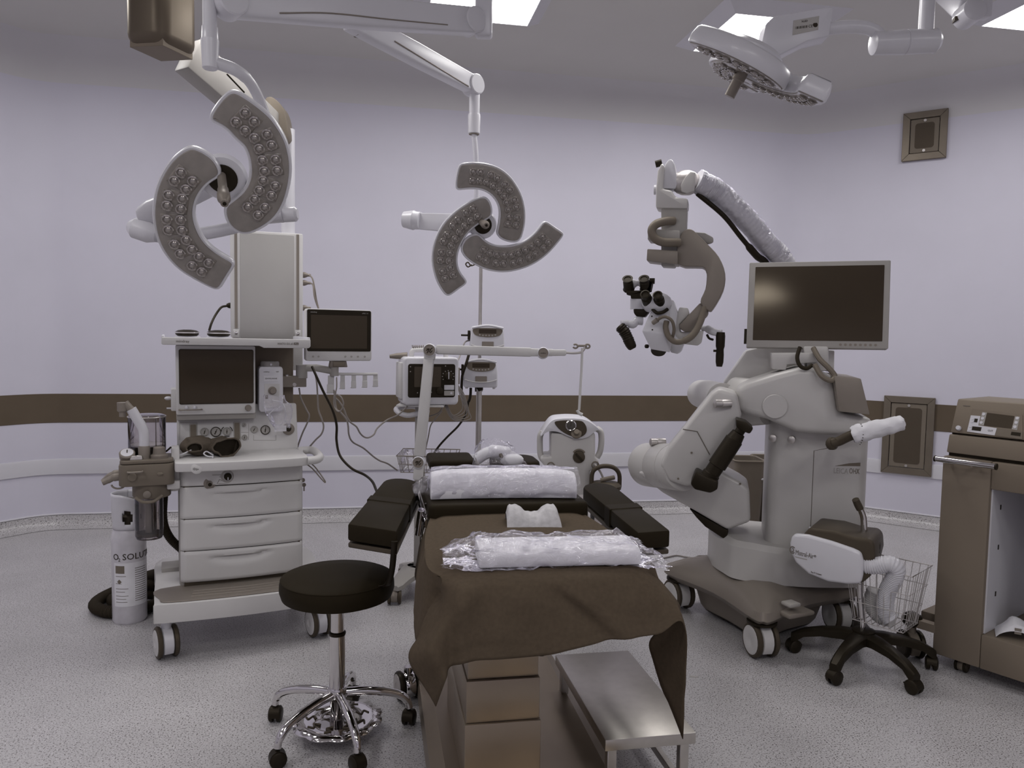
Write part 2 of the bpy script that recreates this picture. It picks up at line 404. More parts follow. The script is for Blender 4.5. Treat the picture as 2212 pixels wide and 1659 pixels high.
ADDED_PANELS = [((-2.0, 4.28), 'just above the view over the far left corner'), ((-0.72, 3.8), 'above the view between the pendant and the lamp arms'), ((1.5, 3.7), 'above the view between the two lit panels'),  # unseen panels added to brighten walls, floor and camera-facing fronts
         ((-2.0, 1.9), 'over the workstation side'), ((-2.0, 0.0), 'behind the viewer, towards the workstation side'), ((0.6, 0.2), 'directly over the viewer'), ((2.5, 0.0), 'behind the viewer, towards the cart side'), ((-0.7, -1.4), 'nearest the rear wall, first of two'), ((1.9, -1.4), 'nearest the rear wall, second of two')]
for (x, y), w_ in ADDED_PANELS:
    luminaire(x, y, 'added unseen ceiling light panel '+w_)

# ventilation grilles in the right-hand corner wall
def grille(name, label, px0, py0, px1, py1, wname):
    P0 = V((*corners[1], 0)); dr = V((1, -1, 0)).normalized(); nrm = V((-1, -1, 0)).normalized()
    fr = Fr(P0, x=dr, z=(0, 0, 1), y=-nrm)
    pts = [fr.q(*p) for p in (px0, py0, px1, py1)]
    x0 = (pts[0][0]+pts[3][0])/2; x1 = (pts[1][0]+pts[2][0])/2; z1 = (pts[0][1]+pts[1][1])/2; z0 = (pts[2][1]+pts[3][1])/2
    f2 = fr.sub((x0+x1)/2, 0, (z0+z1)/2); w, h = (x1-x0)/2, (z1-z0)/2
    t = thing(name, label, 'wall vent', f2, 'framed wall vents')
    b = 0.05
    for nm, o4, i4 in (('frame_side', 0, 0),):
        O = [(-w, -h), (w, -h), (w, h), (-w, h)]; I = [(-w+b, -h+b), (w-b, -h+b), (w-b, h-b), (-w+b, h-b)]
        for k in range(4):
            q = [O[k], O[(k+1) % 4], I[(k+1) % 4], I[k]]
            MB().prism([f2.p(a, -0.032, c) for a, c in q], f2.y*0.031).build('frame_side', MT['frame'], t, bev=0.002, seg=1)
    inn = rrect(-w+b+0.004, w-b-0.004, -h+b+0.004, h-b-0.004, 0.004, 2)
    plate(MB(), f2, inn, -0.024, -0.002).build('door', MT['grey'], t, bev=0.0015, seg=1)
    g = 0.035
    plate(MB(), f2, rrect(-w+b+g, w-b-g, -h+b+g, h-b-g, 0.02), -0.026, -0.0235).build('mesh_panel', MT['vent'], t, flat=True)
    for s in (-1, 1):
        MB().cyl(f2.p(0, -0.030, s*(h-b-g/2)), f2.p(0, -0.022, s*(h-b-g/2)), 0.010, n=14).build('screw', MT['satin'], t)
    return t
grille('wall_vent', 'small square framed vent high on the wall near the ceiling', (1953, 245), (2050, 238), (2044, 342), (1948, 350), 'u')
grille('wall_vent', 'tall framed vent low on the wall crossing the brown stripe', (1915, 853), (2024, 861), (2010, 1030), (1900, 1017), 'l')
# ================================================================ shared small parts
def caster(fr, x, y, r, parent, heading=0.0, top=None, m_house=None, m_tyre=None, m_disc=None, w=0.075):
    """twin-wheel caster standing on the floor at (x, y) of the frame"""
    m_house = m_house or MT['white']; m_tyre = m_tyre or MT['dgrey']; m_disc = m_disc or MT['plastic']
    f = fr.sub(x, y, 0, heading); f.o.z = 0; c = f.p(0, 0, r)
    hs = MB(); prof = []
    ring = lambda s, k: [c + f.x*s + f.y*(math.cos(R(t))*r*0.93*k) + f.z*(math.sin(R(t))*r*0.93*k) for t in range(-40, 221, 20)]
    hs.loft([ring(-w*0.30, 0.9), ring(-w*0.24, 1.0), ring(w*0.24, 1.0), ring(w*0.30, 0.9)])
    hs.cyl(f.p(0, 0, r*1.5), f.p(0, 0, top or r*2.3), r*0.30, n=14)
    hs.cyl(c - f.x*w*0.4, c + f.x*w*0.4, r*0.12, n=10)
    h = hs.build('caster', m_house, parent, ang=50)
    for s in (-1, 1):
        a = c + f.x*(s*w*0.30); b = c + f.x*(s*w*0.58)
        ax = (b-a).normalized(); L = (b-a).length
        MB().lathe(a, ax, [(r*0.80, 0), (r*0.97, L*0.12), (r, L*0.35), (r, L*0.7), (r*0.93, L*0.95), (r*0.80, L)], n=26).build('tyre', m_tyre, h)
        MB().lathe(b - ax*0.002, ax, [(r*0.84, 0), (r*0.80, 0.003), (r*0.30, 0.005), (r*0.26, 0.003)], n=22).build('wheel_disc', m_disc, h)
    return h
def knob(fr, x, y, z, r, d, parent, m_, name='knob', n=20, pointer=None):
    o = MB().lathe(fr.p(x, y, z), -fr.y, [(r*1.0, 0), (r*1.0, d*0.3), (r*0.86, d*0.85), (r*0.78, d)], n=n).build(name, m_, parent)
    return o
def dial(fr, x, y, z, r, parent, rim=None, rimw=0.12):
    """pressure gauge: rim, white face, needle"""
    rim = rim or MT['plastic2']
    o = MB().lathe(fr.p(x, y, z), -fr.y, [(r, 0), (r, 0.006), (r*(1-rimw), 0.007), (r*(1-rimw), 0.003)], n=24).build('gauge', rim, parent)
    MB().cyl(fr.p(x, y-0.002, z), fr.p(x, y-0.0045, z), r*(1-rimw), n=22).build('gauge_face', MT['plastic2'], o)
    a = R(60+random.random()*40)
    d = fr.x*math.cos(a) + fr.z*math.sin(a); e = fr.x*math.sin(a) - fr.z*math.cos(a); c0 = fr.p(x, y-0.0055, z)
    mb = MB(); mb.prism([c0-d*r*0.55-e*r*0.10, c0-d*r*0.55+e*r*0.10, c0+d*r*0.6+e*r*0.03, c0+d*r*0.6-e*r*0.03], -fr.y*0.0008)
    mb.cyl(c0, c0-fr.y*0.002, r*0.14, n=10)
    mb.build('needle', MT['ink'], o, flat=True)
    tk = MB()
    for k in range(9):
        t = R(-40+k*32.5); c1 = c0 + (fr.x*math.cos(t)+fr.z*math.sin(t))*r*0.72; tk.cyl(c1, c1-fr.y*0.0006, r*0.035, n=6)
    tk.build('scale_marks', MT['ink'], o, flat=True)
    return o
def hose(pts, r, n=12, rings=60, depth=0.13):
    """corrugated hose as one tube with a rippled radius"""
    P = bez(pts, 40); L = [0]
    for a, b in zip(P, P[1:]): L.append(L[-1]+(b-a).length)
    out = []; rad = []; N = rings*4; j = 0
    for k in range(N+1):
        s = L[-1]*k/N
        while j < len(L)-2 and L[j+1] < s: j += 1
        t = (s-L[j])/max(1e-9, L[j+1]-L[j]); out.append(P[j].lerp(P[j+1], t)); rad.append(r*(1-depth*(1 if k % 4 in (0, 1) else 0)))
    return MB().tube(out, rad, n)
def wrinkle(p, s, a):
    return noise.noise_vector(p*s)*a

# ================================================================ anaesthesia machine
FL = onz(360, 1418); FRr = onz(688, 1372)
A = Fr(FL, math.atan2(FRr.y-FL.y, FRr.x-FL.x))
am = thing('anaesthesia_machine', 'pale anaesthesia workstation with dark screen, gauges and three drawers on casters', 'anaesthesia machine', A)
for (x, y) in ((0, 0), (0.646, 0), (0.0, 0.60), (0.646, 0.60)):
    caster(A, x, y, 0.068, am, heading=R(12 if y == 0 else -22), top=0.175)
# base tray
tray = MB()
o2 = bez2([(-0.045, -0.03), (-0.03, -0.065), (0.15, -0.085), (0.323, -0.092), (0.50, -0.085), (0.675, -0.065), (0.69, -0.03), (0.69, 0.30), (0.66, 0.64), (0.33, 0.66), (-0.02, 0.64), (-0.045, 0.30)], 4)
slab(tray, A, o2, 0.172, 0.252); tray.build('base', MT['plastic'], am, bev=0.014, seg=3)
mat2 = MB(); slab(mat2, A, bez2([(-0.025, 0.0), (0.02, -0.055), (0.323, -0.072), (0.63, -0.055), (0.665, 0.0), (0.665, 0.14), (0.33, 0.16), (-0.025, 0.14)], 4), 0.2525, 0.258)
stp = mat2.build('step_mat', MT['champ'], am, bev=0.003, seg=1)
for k in range(3):
    MB().tube([A.p(0.10+0.005*k, -0.02+0.035*k, 0.2585), A.p(0.323, -0.032+0.035*k, 0.2585), A.p(0.55, -0.02+0.035*k, 0.2585)], 0.004, 6).build('step_ridge', MT['champ'], stp)
# carcass
car = MB(); car.box(A, 0.055, 0.597, 0.145, 0.62, 0.25, 0.80); car.build('carcass', MT['plastic2'], am, bev=0.015)
def drawer_front(x0, x1, z0, z1, scoop=True, name='drawer'):
    nx, nz = 40, 16; rows = []
    for j in range(nz+1):
        v = j/nz; row = []
        for i in range(nx+1):
            u = i/nx; x = x0+(x1-x0)*u; z = z0+(z1-z0)*v
            e = min(u, 1-u)*(x1-x0); f_ = min(v, 1-v)*(z1-z0)
            y = 0.105 + 0.02*(2*u-1)**2
            if e < 0.02: y += 0.02*(1-math.sqrt(max(0, 1-(1-e/0.02)**2)))
            if f_ < 0.008: y += 0.008*(1-math.sqrt(max(0, 1-(1-f_/0.008)**2)))
            if scoop:
                c = (u-0.47)/0.28; hh = 1-c*c
                if hh > 0:
                    top = 0.80+0.02*c; d = (top - v)/(0.36*hh**0.5)
                    if 0 <= d < 1: y += 0.026*hh*(1-d)**1.6
            row.append(A.p(x, y, z))
        rows.append(row)
    mb = MB(); mb.grid(rows)
    mb.box(A, x0+0.004, x1-0.004, 0.146, 0.16, z0+0.004, z1-0.004)
    ring = [(x0, z0), (x1, z0), (x1, z1), (x0, z1)]
    return mb.build(name, MT['plastic'], am, ang=60)
zs = [0.274, 0.418, 0.563, 0.710]
for k in range(3): drawer_front(0.060, 0.592, zs[k]+0.0015, zs[k+1]-0.0015)
drawer_front(0.060, 0.592, 0.7125, 0.800, scoop=False, name='front_panel')
bk = MB(); bk.box(A, 0.075, 0.58, 0.13, 0.16, 0.20, 0.80); bk.build('drawer_gap', MT['dgrey'], am, flat=True)
# controls on the front panel
def fq(px, py): return A.q(px, py, 0.105)
x, z = fq(492, 1029); MB().lathe(A.p(x, 0.110, z), -A.y, [(0.030, 0), (0.030, 0.004), (0.022, 0.005), (0.022, 0.002)], n=26).build('selector_ring', MT['plastic2'], am)
MB().lathe(A.p(x, 0.112, z), -A.y, [(0.017, 0), (0.016, 0.022), (0.013, 0.025)], n=18).build('selector_knob', MT['black'], am)
MB().box(A.sub(x, 0.0865, z-0.007), -0.002, 0.002, -0.0008, 0.0, -0.006, 0.006).build('pointer', MT['white'], am, flat=True)
x, z = fq(453, 1045); MB().lathe(A.p(x, 0.115, z), -A.y, [(0.026, 0), (0.026, 0.003), (0.013, 0.004), (0.012, 0.020), (0.010, 0.032)], n=20).build('gas_outlet', MT['champ'], am)
MB().cyl(A.p(x, 0.0835, z), A.p(x, 0.0825, z), 0.0085, n=14).build('outlet_bore', MT['black'], am)
lx, lz = fq(474, 1036)
pic = MB()
for (a, b, c, d) in ((-0.03, 0.022, 0.02, 0.020), (-0.005, -0.02, 0.035, -0.022), (-0.01, -0.02, 0.0, 0.0), (0.0, 0.0, 0.02, -0.01), (0.0, 0.012, 0.015, 0.012)):
    pic.tube([A.p(lx+a, 0.1075, lz+b), A.p(lx+c, 0.1075, lz+d)], 0.0009, 5)
pic.build('pictogram', MT['ink2'], am, flat=True)
# worktop
wt = MB()
wo = bez2([(0.040, 0.07), (0.060, 0.028), (0.20, 0.012), (0.32, 0.008), (0.46, 0.012), (0.585, 0.028), (0.606, 0.07), (0.606, 0.20), (0.606, 0.345), (0.33, 0.35), (0.040, 0.345), (0.040, 0.20)], 4)
slab(wt, A, wo, 0.795, 0.835); wt.build('worktop', MT['plastic'], am, bev=0.012, seg=3)
hd = MB(); hd.tube(bez([A.p(0.60, 0.04, 0.816), A.p(0.645, 0.05, 0.818), A.p(0.668, 0.10, 0.822), A.p(0.668, 0.20, 0.828), A.p(0.655, 0.27, 0.83), A.p(0.60, 0.29, 0.826)], 6), 0.019, 10)
hd.build('side_handle', MT['plastic'], am)
x, z = A.q(425, 1012, 0.02)
MB().lathe(A.p(x, 0.022, z), V(-A.y)+V((0, 0, 0.15)), [(0.024, 0), (0.024, 0.005), (0.021, 0.007)], n=24).build('flush_button', MT['plastic'], am)
text('O', A, x-0.016, z-0.005, 0.0125, 0.010, MT['ink'], am); text('2+', A, x-0.004, z-0.006, 0.0125, 0.008, MT['ink'], am)
# gauge panel (tilted)
P0 = A.p(0.05, 0.30, 0.838); tilt = R(14)
G = Fr(A.p(0, 0.305, 0.838), x=A.x, z=A.z*math.cos(tilt)+A.y*math.sin(tilt))
def gq(px, py): return G.q(px, py)
gp = MB(); plate(gp, G, rrect(0.052, 0.598, -0.005, 0.225, 0.012), 0.0, 0.05); gp.build('gauge_panel', MT['plastic'], am, bev=0.006)
for (px, py, rpx, rim, rw) in ((442, 933, 9, MT['plastic2'], 0.1), (466, 933, 11, MT['ink'], 0.14), (490, 932, 9, MT['plastic2'], 0.1), (549, 928, 8, MT['plastic2'], 0.1), (573, 929, 10.5, MT['ink'], 0.14), (528, 945, 6, MT['plastic2'], 0.12), (527, 918, 4.5, MT['plastic2'], 0.2)):
    x, z = gq(px, py); dial(G, x, -0.001, z, rpx*0.00215, am, rim, rw)
x, z = gq(490, 932)
for a0 in (30, 150, 270):
    MB().tube([G.p(x+0.025*math.cos(R(a0+t)), -0.002, z+0.025*math.sin(R(a0+t))) for t in (-28, -14, 0, 14, 28)], 0.0018, 5).build('dial_arc', MT['ink'], am)
for (px0, py0, px1, py1) in ((411, 918, 424, 948), (506, 914, 518, 949)):
    x0, z1 = gq(px0, py0); x1, z0 = gq(px1, py1)
    f_ = MB(); plate(f_, G, rrect(x0-0.004, x1+0.004, z0-0.006, z1+0.006, 0.004), -0.004, 0.0); fb = f_.build('flow_tube_frame', MT['plastic2'], am, bev=0.001, seg=1)
    f_ = MB(); plate(f_, G, rrect(x0, x1, z0, z1, 0.003), -0.006, -0.004); f_.build('flow_tube', MT['grey'], fb, flat=True)
x, z = gq(623, 927)
MB().lathe(G.p(x, 0, z), -G.y, [(0.029, 0), (0.029, 0.004), (0.024, 0.006), (0.014, 0.006)], n=24).build('switch_ring', MT['champ'], am)
MB().lathe(G.p(x, 0, z), -G.y, [(0.013, 0.0), (0.012, 0.018), (0.010, 0.020)], n=18).build('switch_knob', MT['black'], am)
x, z = gq(398, 956); MB().ball(G.p(x, -0.008, z), 0.010, n=12).build('side_button', MT['grey'], am)
ln = MB()
for (a, b, c, d) in ((388, 913, 426, 913), (426, 913, 426, 951), (388, 913, 388, 951), (521, 934, 537, 934), (537, 915, 537, 950), (548, 940, 548, 951), (548, 951, 596, 951), (596, 951, 596, 940)):
    p, q = gq(a, b), gq(c, d); ln.tube([G.p(p[0], -0.0005, p[1]), G.p(q[0], -0.0005, q[1])], 0.0008, 5)
ln.build('panel_lines', MT['plastic2'], am, flat=True)
# screen housing
Sy = 0.27
x0, z1 = A.q(379, 746, Sy); x1, z0 = A.q(552, 893, Sy)
sb = MB(); plate(sb, A, rrect(x0, x1, z0, z1, 0.008), Sy, 0.42); sb.build('screen_housing', MT['plastic'], am, bev=0.006)
x0, z1 = A.q(388, 756, Sy); x1, z0 = A.q(546, 869, Sy)
sb = MB(); plate(sb, A, rrect(x0-0.004, x1+0.004, z0-0.004, z1+0.004, 0.008), Sy-0.003, Sy+0.002); bz = sb.build('screen_bezel', MT['ink'], am, flat=True)
sb = MB(); plate(sb, A, rrect(x0, x1, z0, z1, 0.006), Sy-0.004, Sy-0.0032); sb.build('screen', MT['screen'], bz, flat=True)
x, z = A.q(536, 881, Sy); knob(A, x, Sy, z, 0.015, 0.018, am, MT['champ'], 'rotary_knob')
for px in (403, 421):
    x, z = A.q(px, 882, Sy); MB().ball(A.p(x, Sy-0.004, z+0.003), 0.0085, 0.008, 0.010, 12).build('indicator_bulb', MT['white'], am)
p, q = A.q(388, 885, Sy), A.q(435, 884, Sy)
MB().tube(bez([A.p(p[0], Sy, p[1]), A.p(p[0]+0.005, Sy-0.022, p[1]), A.p(q[0]-0.005, Sy-0.022, q[1]), A.p(q[0], Sy, q[1])], 5), 0.0032, 7).build('guard_bar', MT['champ'], am)
shade_lip = MB(); x0, z1 = A.q(381, 888, Sy); x1, z0 = A.q(553, 900, Sy); shade_lip.box(A, x0, x1, Sy+0.015, 0.42, z0-0.01, z1); shade_lip.build('lower_lip', MT['plastic2'], am, bev=0.004)
# right bay behind the vaporiser, side post
rb = MB(); rb.box(A, 0.40, 0.592, 0.42, 0.62, 0.83, 1.345); rb.build('bay_back', MT['cab'], am, bev=0.004)
lb = MB(); lb.box(A, 0.06, 0.40, 0.42, 0.62, 0.83, 1.345); lb.build('upper_carcass', MT['plastic2'], am, bev=0.006)
x0, z1 = A.q(612, 813, 0.36); x1, z0 = A.q(662, 836, 0.36)
rr = MB(); rr.box(A, x0-0.09, x1, 0.36, 0.42, z0, z1); rr.build('mount_rail', MT['champ'], am, bev=0.002, seg=1)
x, z = A.q(636, 831, 0.36); MB().lathe(A.p(x, 0.36, z), -A.y, [(0.010, 0), (0.009, 0.005), (0.004, 0.005)], n=14).build('rail_screw', MT['satin'], am)
for px in (620, 652):
    x, z = A.q(px, 812, 0.38); MB().ball(A.p(x, 0.385, z), 0.009, n=10).build('rail_bolt', MT['chrome'], am)
# top shelf with raised lip
ts = MB()
lipz0, lipz1 = 1.342, 1.376
ts.box(A, -0.005, 0.625, 0.14, 0.62, 1.350, 1.368); ts.build('top_shelf', MT['white'], am, bev=0.004)
lp = MB(); plate(lp, A, [(0.0, 1.343), (0.40, 1.342), (0.42, 1.333), (0.622, 1.333), (0.630, 1.340), (0.630, 1.374), (-0.006, 1.376), (-0.008, 1.347)], 0.128, 0.142); lp.build('shelf_lip', MT['plastic'], am, bev=0.004)
for s, xx in ((-1, -0.008), (1, 0.618)):
    MB().box(A, xx, xx+0.012, 0.14, 0.62, 1.35, 1.384).build('shelf_rim', MT['white'], am, bev=0.004)
x, z = A.q(380, 743, 0.128); z = 1.354; text('mindray', A, x, z, 0.1275, 0.012, MT['ink2'], am)
x, z = A.q(599, 744, 0.128); z = 1.348; text('WATO EX-65', A, x, z, 0.1275, 0.010, MT['ink2'], am, wmax=0.072)
x, z = A.q(635, 741, 0.128); z = 1.353; pl = MB(); plate(pl, A, rrect(x, x+0.021, z-0.005, z+0.006, 0.002), 0.1270, 0.1285); pl.build('model_badge', MT['ink2'], am, flat=True)
text('Pro', A, x+0.004, z-0.003, 0.1268, 0.007, MT['plastic'], am)
# side port block on the left
x0, z1 = A.q(369, 840, 0.3); x1, z0 = A.q(381, 887, 0.3)
MB().box(A, x0, x1+0.01, 0.28, 0.40, z0, z1).build('side_block', MT['plastic'], am, bev=0.005)
x, z = A.q(363, 861, 0.3); MB().ball(A.p(x, 0.32, z), 0.016, 0.02, 0.009, 12).build('side_tap', MT['white'], am)
x, z = A.q(366, 883, 0.3); MB().cyl(A.p(x-0.012, 0.32, z), A.p(x+0.02, 0.32, z), 0.004, n=10).build('side_spigot', MT['white'], am)
# drawer lock keys
x, z = A.q(656, 1037, 0.3); kz = z
kb = MB(); kb.cyl(A.p(0.597, 0.3, kz), A.p(0.606, 0.3, kz), 0.009, n=12); kb.build('lock', MT['dgrey'], am)
k1 = MB(); k1.cyl(A.p(0.62, 0.298, kz), A.p(0.62, 0.302, kz), 0.011, n=16); k1.box(A, 0.600, 0.615, 0.298, 0.302, kz-0.003, kz+0.003); k1.build('key', MT['champ'], am)
k2 = MB(); k2.cyl(A.p(0.626, 0.298, kz-0.024), A.p(0.626, 0.302, kz-0.024), 0.010, n=16); k2.box(A, 0.623, 0.629, 0.298, 0.302, kz-0.055, kz-0.03); k2.build('key', MT['champ'], am)

# breathing absorber on its bracket at the left side
AY = 0.16
def aq(px, py, y=AY): return A.q(px, py, y)
x0, z1 = aq(258, 1005); x1, z0 = aq(377, 1033)
ab = MB(); slab(ab, A, rrect(x0, x1, 0.07, 0.27, 0.03), z0-0.012, z1+0.012); blk = ab.build('absorber_block', MT['grey'], am, bev=0.006)
ab = MB(); slab(ab, A, rrect(x0+0.004, x1-0.004, 0.074, 0.266, 0.028), z1+0.014, z1+0.030); ab.build('block_lid', MT['grey'], blk, bev=0.005)
pz = z1+0.030
xb, zb_ = aq(328, 1052); rb_ = 0.078
MB().lathe(A.p(xb, AY, z0-0.012), -A.z, [(rb_, 0), (rb_, 0.055), (rb_*0.96, 0.060), (rb_*0.80, 0.062)], n=30).build('canister_collar', MT['grey'], blk)
can = MB(); rc = 0.058; xc, _ = aq(322, 1100)
zc0 = z0-0.070; can.lathe(A.p(xc, AY, zc0), -A.z, [(rc, 0), (rc, 0.175), (rc*0.9, 0.19), (rc*0.3, 0.192)], n=28, cap=False); can.build('canister', MT['smoke'], blk)
MB().cyl(A.p(xc, AY, zc0), A.p(xc, AY, zc0-0.165), 0.016, n=14).build('canister_tube', MT['plastic2'], blk)
MB().box(A, xc+0.018, xc+0.030, AY-0.03, AY+0.03, zc0-0.15, zc0).build('canister_baffle', MT['dgrey'], blk)
MB().lathe(A.p(xc, AY, zc0-0.165), -A.z, [(rc*0.9, 0), (rc*0.92, 0.012), (rc*0.5, 0.02)], n=24).build('canister_floor', MT['grey'], blk)
MB().tube(bez([A.p(xc-0.05, AY-0.085, z0-0.06), A.p(xc-0.02, AY-0.10, z0-0.078), A.p(xc+0.02, AY-0.10, z0-0.078), A.p(xc+0.055, AY-0.085, z0-0.058)], 5), 0.007, 8).build('canister_latch', MT['grey'], blk)
MB().lathe(A.p(xc-0.005, AY-0.078, z0-0.05), -A.y, [(0.016, 0), (0.016, 0.006), (0.009, 0.008)], n=14).build('drain_tap', MT['champ'], blk)
# bellows dome
xd, zd0 = aq(314, 966); xd0, _ = aq(274, 900); xd1, zd1 = aq(358, 900); rd = (xd1-xd0)/2; xd = (xd0+xd1)/2; yd = AY+0.05
zt = aq(314, 898)[1]
MB().lathe(A.p(xd, yd, pz), A.z, [(rd, 0), (rd, zt-pz-0.012), (rd*0.96, zt-pz-0.003), (rd*0.85, zt-pz), (0.005, zt-pz+0.002)], n=32, cap=False).build('bellows_dome', MT['clear'], blk)
MB().lathe(A.p(xd, yd, pz), A.z, [(rd*0.93, 0), (rd*0.93, 0.045)], n=28).build('bellows', MT['black'], blk)
MB().lathe(A.p(xd, yd, pz+0.046), A.z, [(rd*0.92, 0), (rd*0.92, 0.006), (rd*0.5, 0.008)], n=28).build('bellows_disc', MT['white'], blk)
for t in (205, 250, 300, 330):
    a = R(t); MB().cyl(A.p(xd+rd*0.96*math.cos(a), yd+rd*0.96*math.sin(a), pz), A.p(xd+rd*0.96*math.cos(a), yd+rd*0.96*math.sin(a), zt-0.012), 0.0022, n=6).build('dome_rib', MT['champ'], blk)
MB().tube([A.p(xd+rd*math.cos(R(t)), yd+rd*math.sin(R(t)), zt-0.008) for t in range(0, 360, 12)], 0.003, 6, closed=True).build('dome_rim', MT['satin'], blk)
# pressure gauge, valves, spigots
x, z = aq(275, 982, 0.13); f_ = Fr(A.p(x, 0.12, z), x=A.x, z=A.z*0.55+A.y*0.83)
MB().lathe(f_.o + f_.y*0.012, -f_.y, [(0.02, -0.03), (0.031, 0), (0.032, 0.022), (0.028, 0.026)], n=24).build('pressure_gauge', MT['champ'], blk)
MB().cyl(f_.o - f_.y*0.0142, f_.o - f_.y*0.0152, 0.025, n=22).build('pressure_face', MT['white'], blk)
MB().box(f_.sub(0, -0.016, 0), -0.002, 0.002, -0.0005, 0.0005, -0.003, 0.016).build('pressure_needle', MT['ink'], blk, flat=True)
x, z = aq(344, 985, 0.13)
MB().lathe(A.p(x, 0.13, pz), A.z, [(0.036, 0), (0.036, 0.012), (0.030, 0.016), (0.027, 0.018), (0.024, 0.045), (0.019, 0.049)], n=26).build('relief_valve', MT['champ'], blk)
x, z = aq(363, 972, 0.13); MB().cyl(A.p(x-0.008, 0.14, z-0.008), A.p(x+0.012, 0.13, z+0.012), 0.004, n=8).build('toggle_lever', MT['black'], blk)
for px in (288, 300):
    x, z = aq(px, 996, 0.10); MB().box(A, x-0.014, x+0.014, 0.09, 0.12, pz, pz+0.018, 0.003, 0.003).build('valve_tab', MT['satin'], blk, bev=0.002, seg=1)
x, z = aq(308, 1018, 0.07); x2, _ = aq(276, 1018, 0.07)
MB().tube(bez([A.p(x, 0.07, z), A.p(x-0.005, 0.05, z), A.p(x2+0.005, 0.05, z), A.p(x2, 0.07, z)], 4), 0.004, 7).build('block_handle', MT['champ'], blk)
x, z = aq(286, 1031, 0.07); MB().lathe(A.p(x, 0.075, z), -A.y, [(0.018, 0), (0.018, 0.012), (0.015, 0.015)], n=18).build('port_cap', MT['grey'], blk)
x, z = aq(345, 1024, 0.07); MB().ball(A.p(x, 0.07, z), 0.015, 0.006, 0.009, 12).build('oval_button', MT['grey'], blk)
for k in range(2):
    p = [aq(262, 1024+4*k), aq(246, 1026+4*k), aq(234, 1032+4*k), aq(222, 1043-2*k)]; yy = AY-0.04*k+0.02
    MB().tube(bez([A.p(a, yy, c) for a, c in p], 5), [0.017]*6+[0.014]*5+[0.013]*5, 12).build('hose_spigot', MT['champ'], blk)
x, z = aq(257, 1036); MB().tube([A.p(x+0.028*math.cos(R(t)), AY-0.03, z-0.012+0.022*math.sin(R(t))) for t in range(190, 361, 17)], 0.004, 7).build('spigot_strap', MT['champ'], blk)
# white elbow tube rising from the block
x, z = aq(312, 985); MB().lathe(A.p(x, AY-0.03, pz), A.z, [(0.024, 0), (0.024, 0.05), (0.021, 0.056)], n=20).build('tube_socket', MT['champ'], blk)
pp = [aq(312, 970), aq(312, 945), aq(309, 925), aq(296, 902), aq(284, 882)]
MB().tube(bez([A.p(a, AY-0.03, c) for a, c in pp], 6), 0.021, 14).build('elbow_tube', MT['white'], blk)
a, c = aq(272, 872); a2, c2 = aq(285, 886)
MB().cyl(A.p(a2, AY-0.03, c2), A.p(a-0.004, AY-0.03, c+0.006), 0.017, n=16).build('connector_neck', MT['champ'], blk)
a, c = aq(265, 868); MB().lathe(A.p(a, AY-0.03, c), -A.z, [(0.021, 0), (0.021, 0.036), (0.013, 0.042), (0.013, 0.062)], n=18).build('connector', MT['champ'], blk)
# bracket arm to the machine
x0, z1 = aq(360, 1034); x1, z0 = aq(389, 1056)
MB().box(A, x0, 0.062, 0.10, 0.24, z0+0.01, z1).build('bracket', MT['plastic'], am, bev=0.008)
MB().cyl(A.p(x0+0.03, 0.17, z0+0.012), A.p(x0+0.03, 0.17, z0-0.006), 0.026, n=18).build('bracket_cap', MT['plastic'], am)
x, z = aq(372, 990); MB().box(A, x-0.004, x+0.03, 0.14, 0.22, z1-0.01, z+0.05).build('bracket_post', MT['plastic'], am, bev=0.006)
# lower left socket box, corrugated scavenging hose, floor hose
x0, z1 = A.q(349, 1222, 0.45); x1, z0 = A.q(390, 1248, 0.45)
MB().box(A, x0, 0.07, 0.40, 0.52, z0, z1).build('socket_box', MT['plastic2'], am, bev=0.004)
pts = [A.p(*V((aq(355, 1050, 0.3)[0], 0.30, aq(355, 1050, 0.3)[1]))), A.p(aq(352, 1120, 0.32)[0], 0.32, aq(352, 1120, 0.32)[1]), A.p(aq(366, 1160, 0.33)[0], 0.33, aq(366, 1160, 0.33)[1]), A.p(aq(396, 1190, 0.34)[0], 0.34, aq(396, 1190, 0.34)[1])]
hose(pts, 0.020, 12, 42).build('scavenging_hose', MT['rubber'], am)
fh = [onz(352, 1238, 0.16), onz(318, 1246, 0.10), onz(270, 1268, 0.04), onz(220, 1292, 0.033), onz(205, 1310, 0.033), onz(240, 1322, 0.033), onz(300, 1314, 0.033), onz(345, 1302, 0.033), onz(340, 1285, 0.034), onz(290, 1282, 0.034), onz(245, 1294, 0.034), onz(260, 1304, 0.034), onz(310, 1268, 0.07), onz(355, 1262, 0.09)]
tag(hose(fh, 0.030, 12, 230, 0.08).build('coiled_hose', MT['rubber']), 'dark corrugated hose coiled on the floor behind the oxygen cylinder', 'hose')

# vaporiser hanging on the machine's rail
VY = 0.30
x0, z1 = A.q(559, 792, VY); x1, z0 = A.q(612, 889, VY)
vf = A.sub((x0+x1)/2, VY, z0); w, h = (x1-x0)/2, z1-z0
vp = thing('vaporiser', 'white anaesthetic vaporiser with a dial, hanging in the workstation bay', 'vaporiser', vf)
b_ = MB(); plate(b_, vf, [(-w, 0.012), (-w+0.008, 0), (w-0.008, 0), (w, 0.012), (w*0.98, h-0.012), (w*0.85, h), (-w*0.85, h), (-w*0.98, h-0.012)], 0, 0.11); b_.build('body', MT['white'], vp, bev=0.005)
MB().lathe(vf.p(0, 0.05, h), vf.z, [(w*0.78, 0), (w*0.78, 0.016), (w*0.7, 0.024)], n=24).build('cap', MT['plastic2'], vp)
knob(vf, 0.0, 0.006, h+0.010, 0.006, 0.005, vp, MT['white'], 'lock_button')
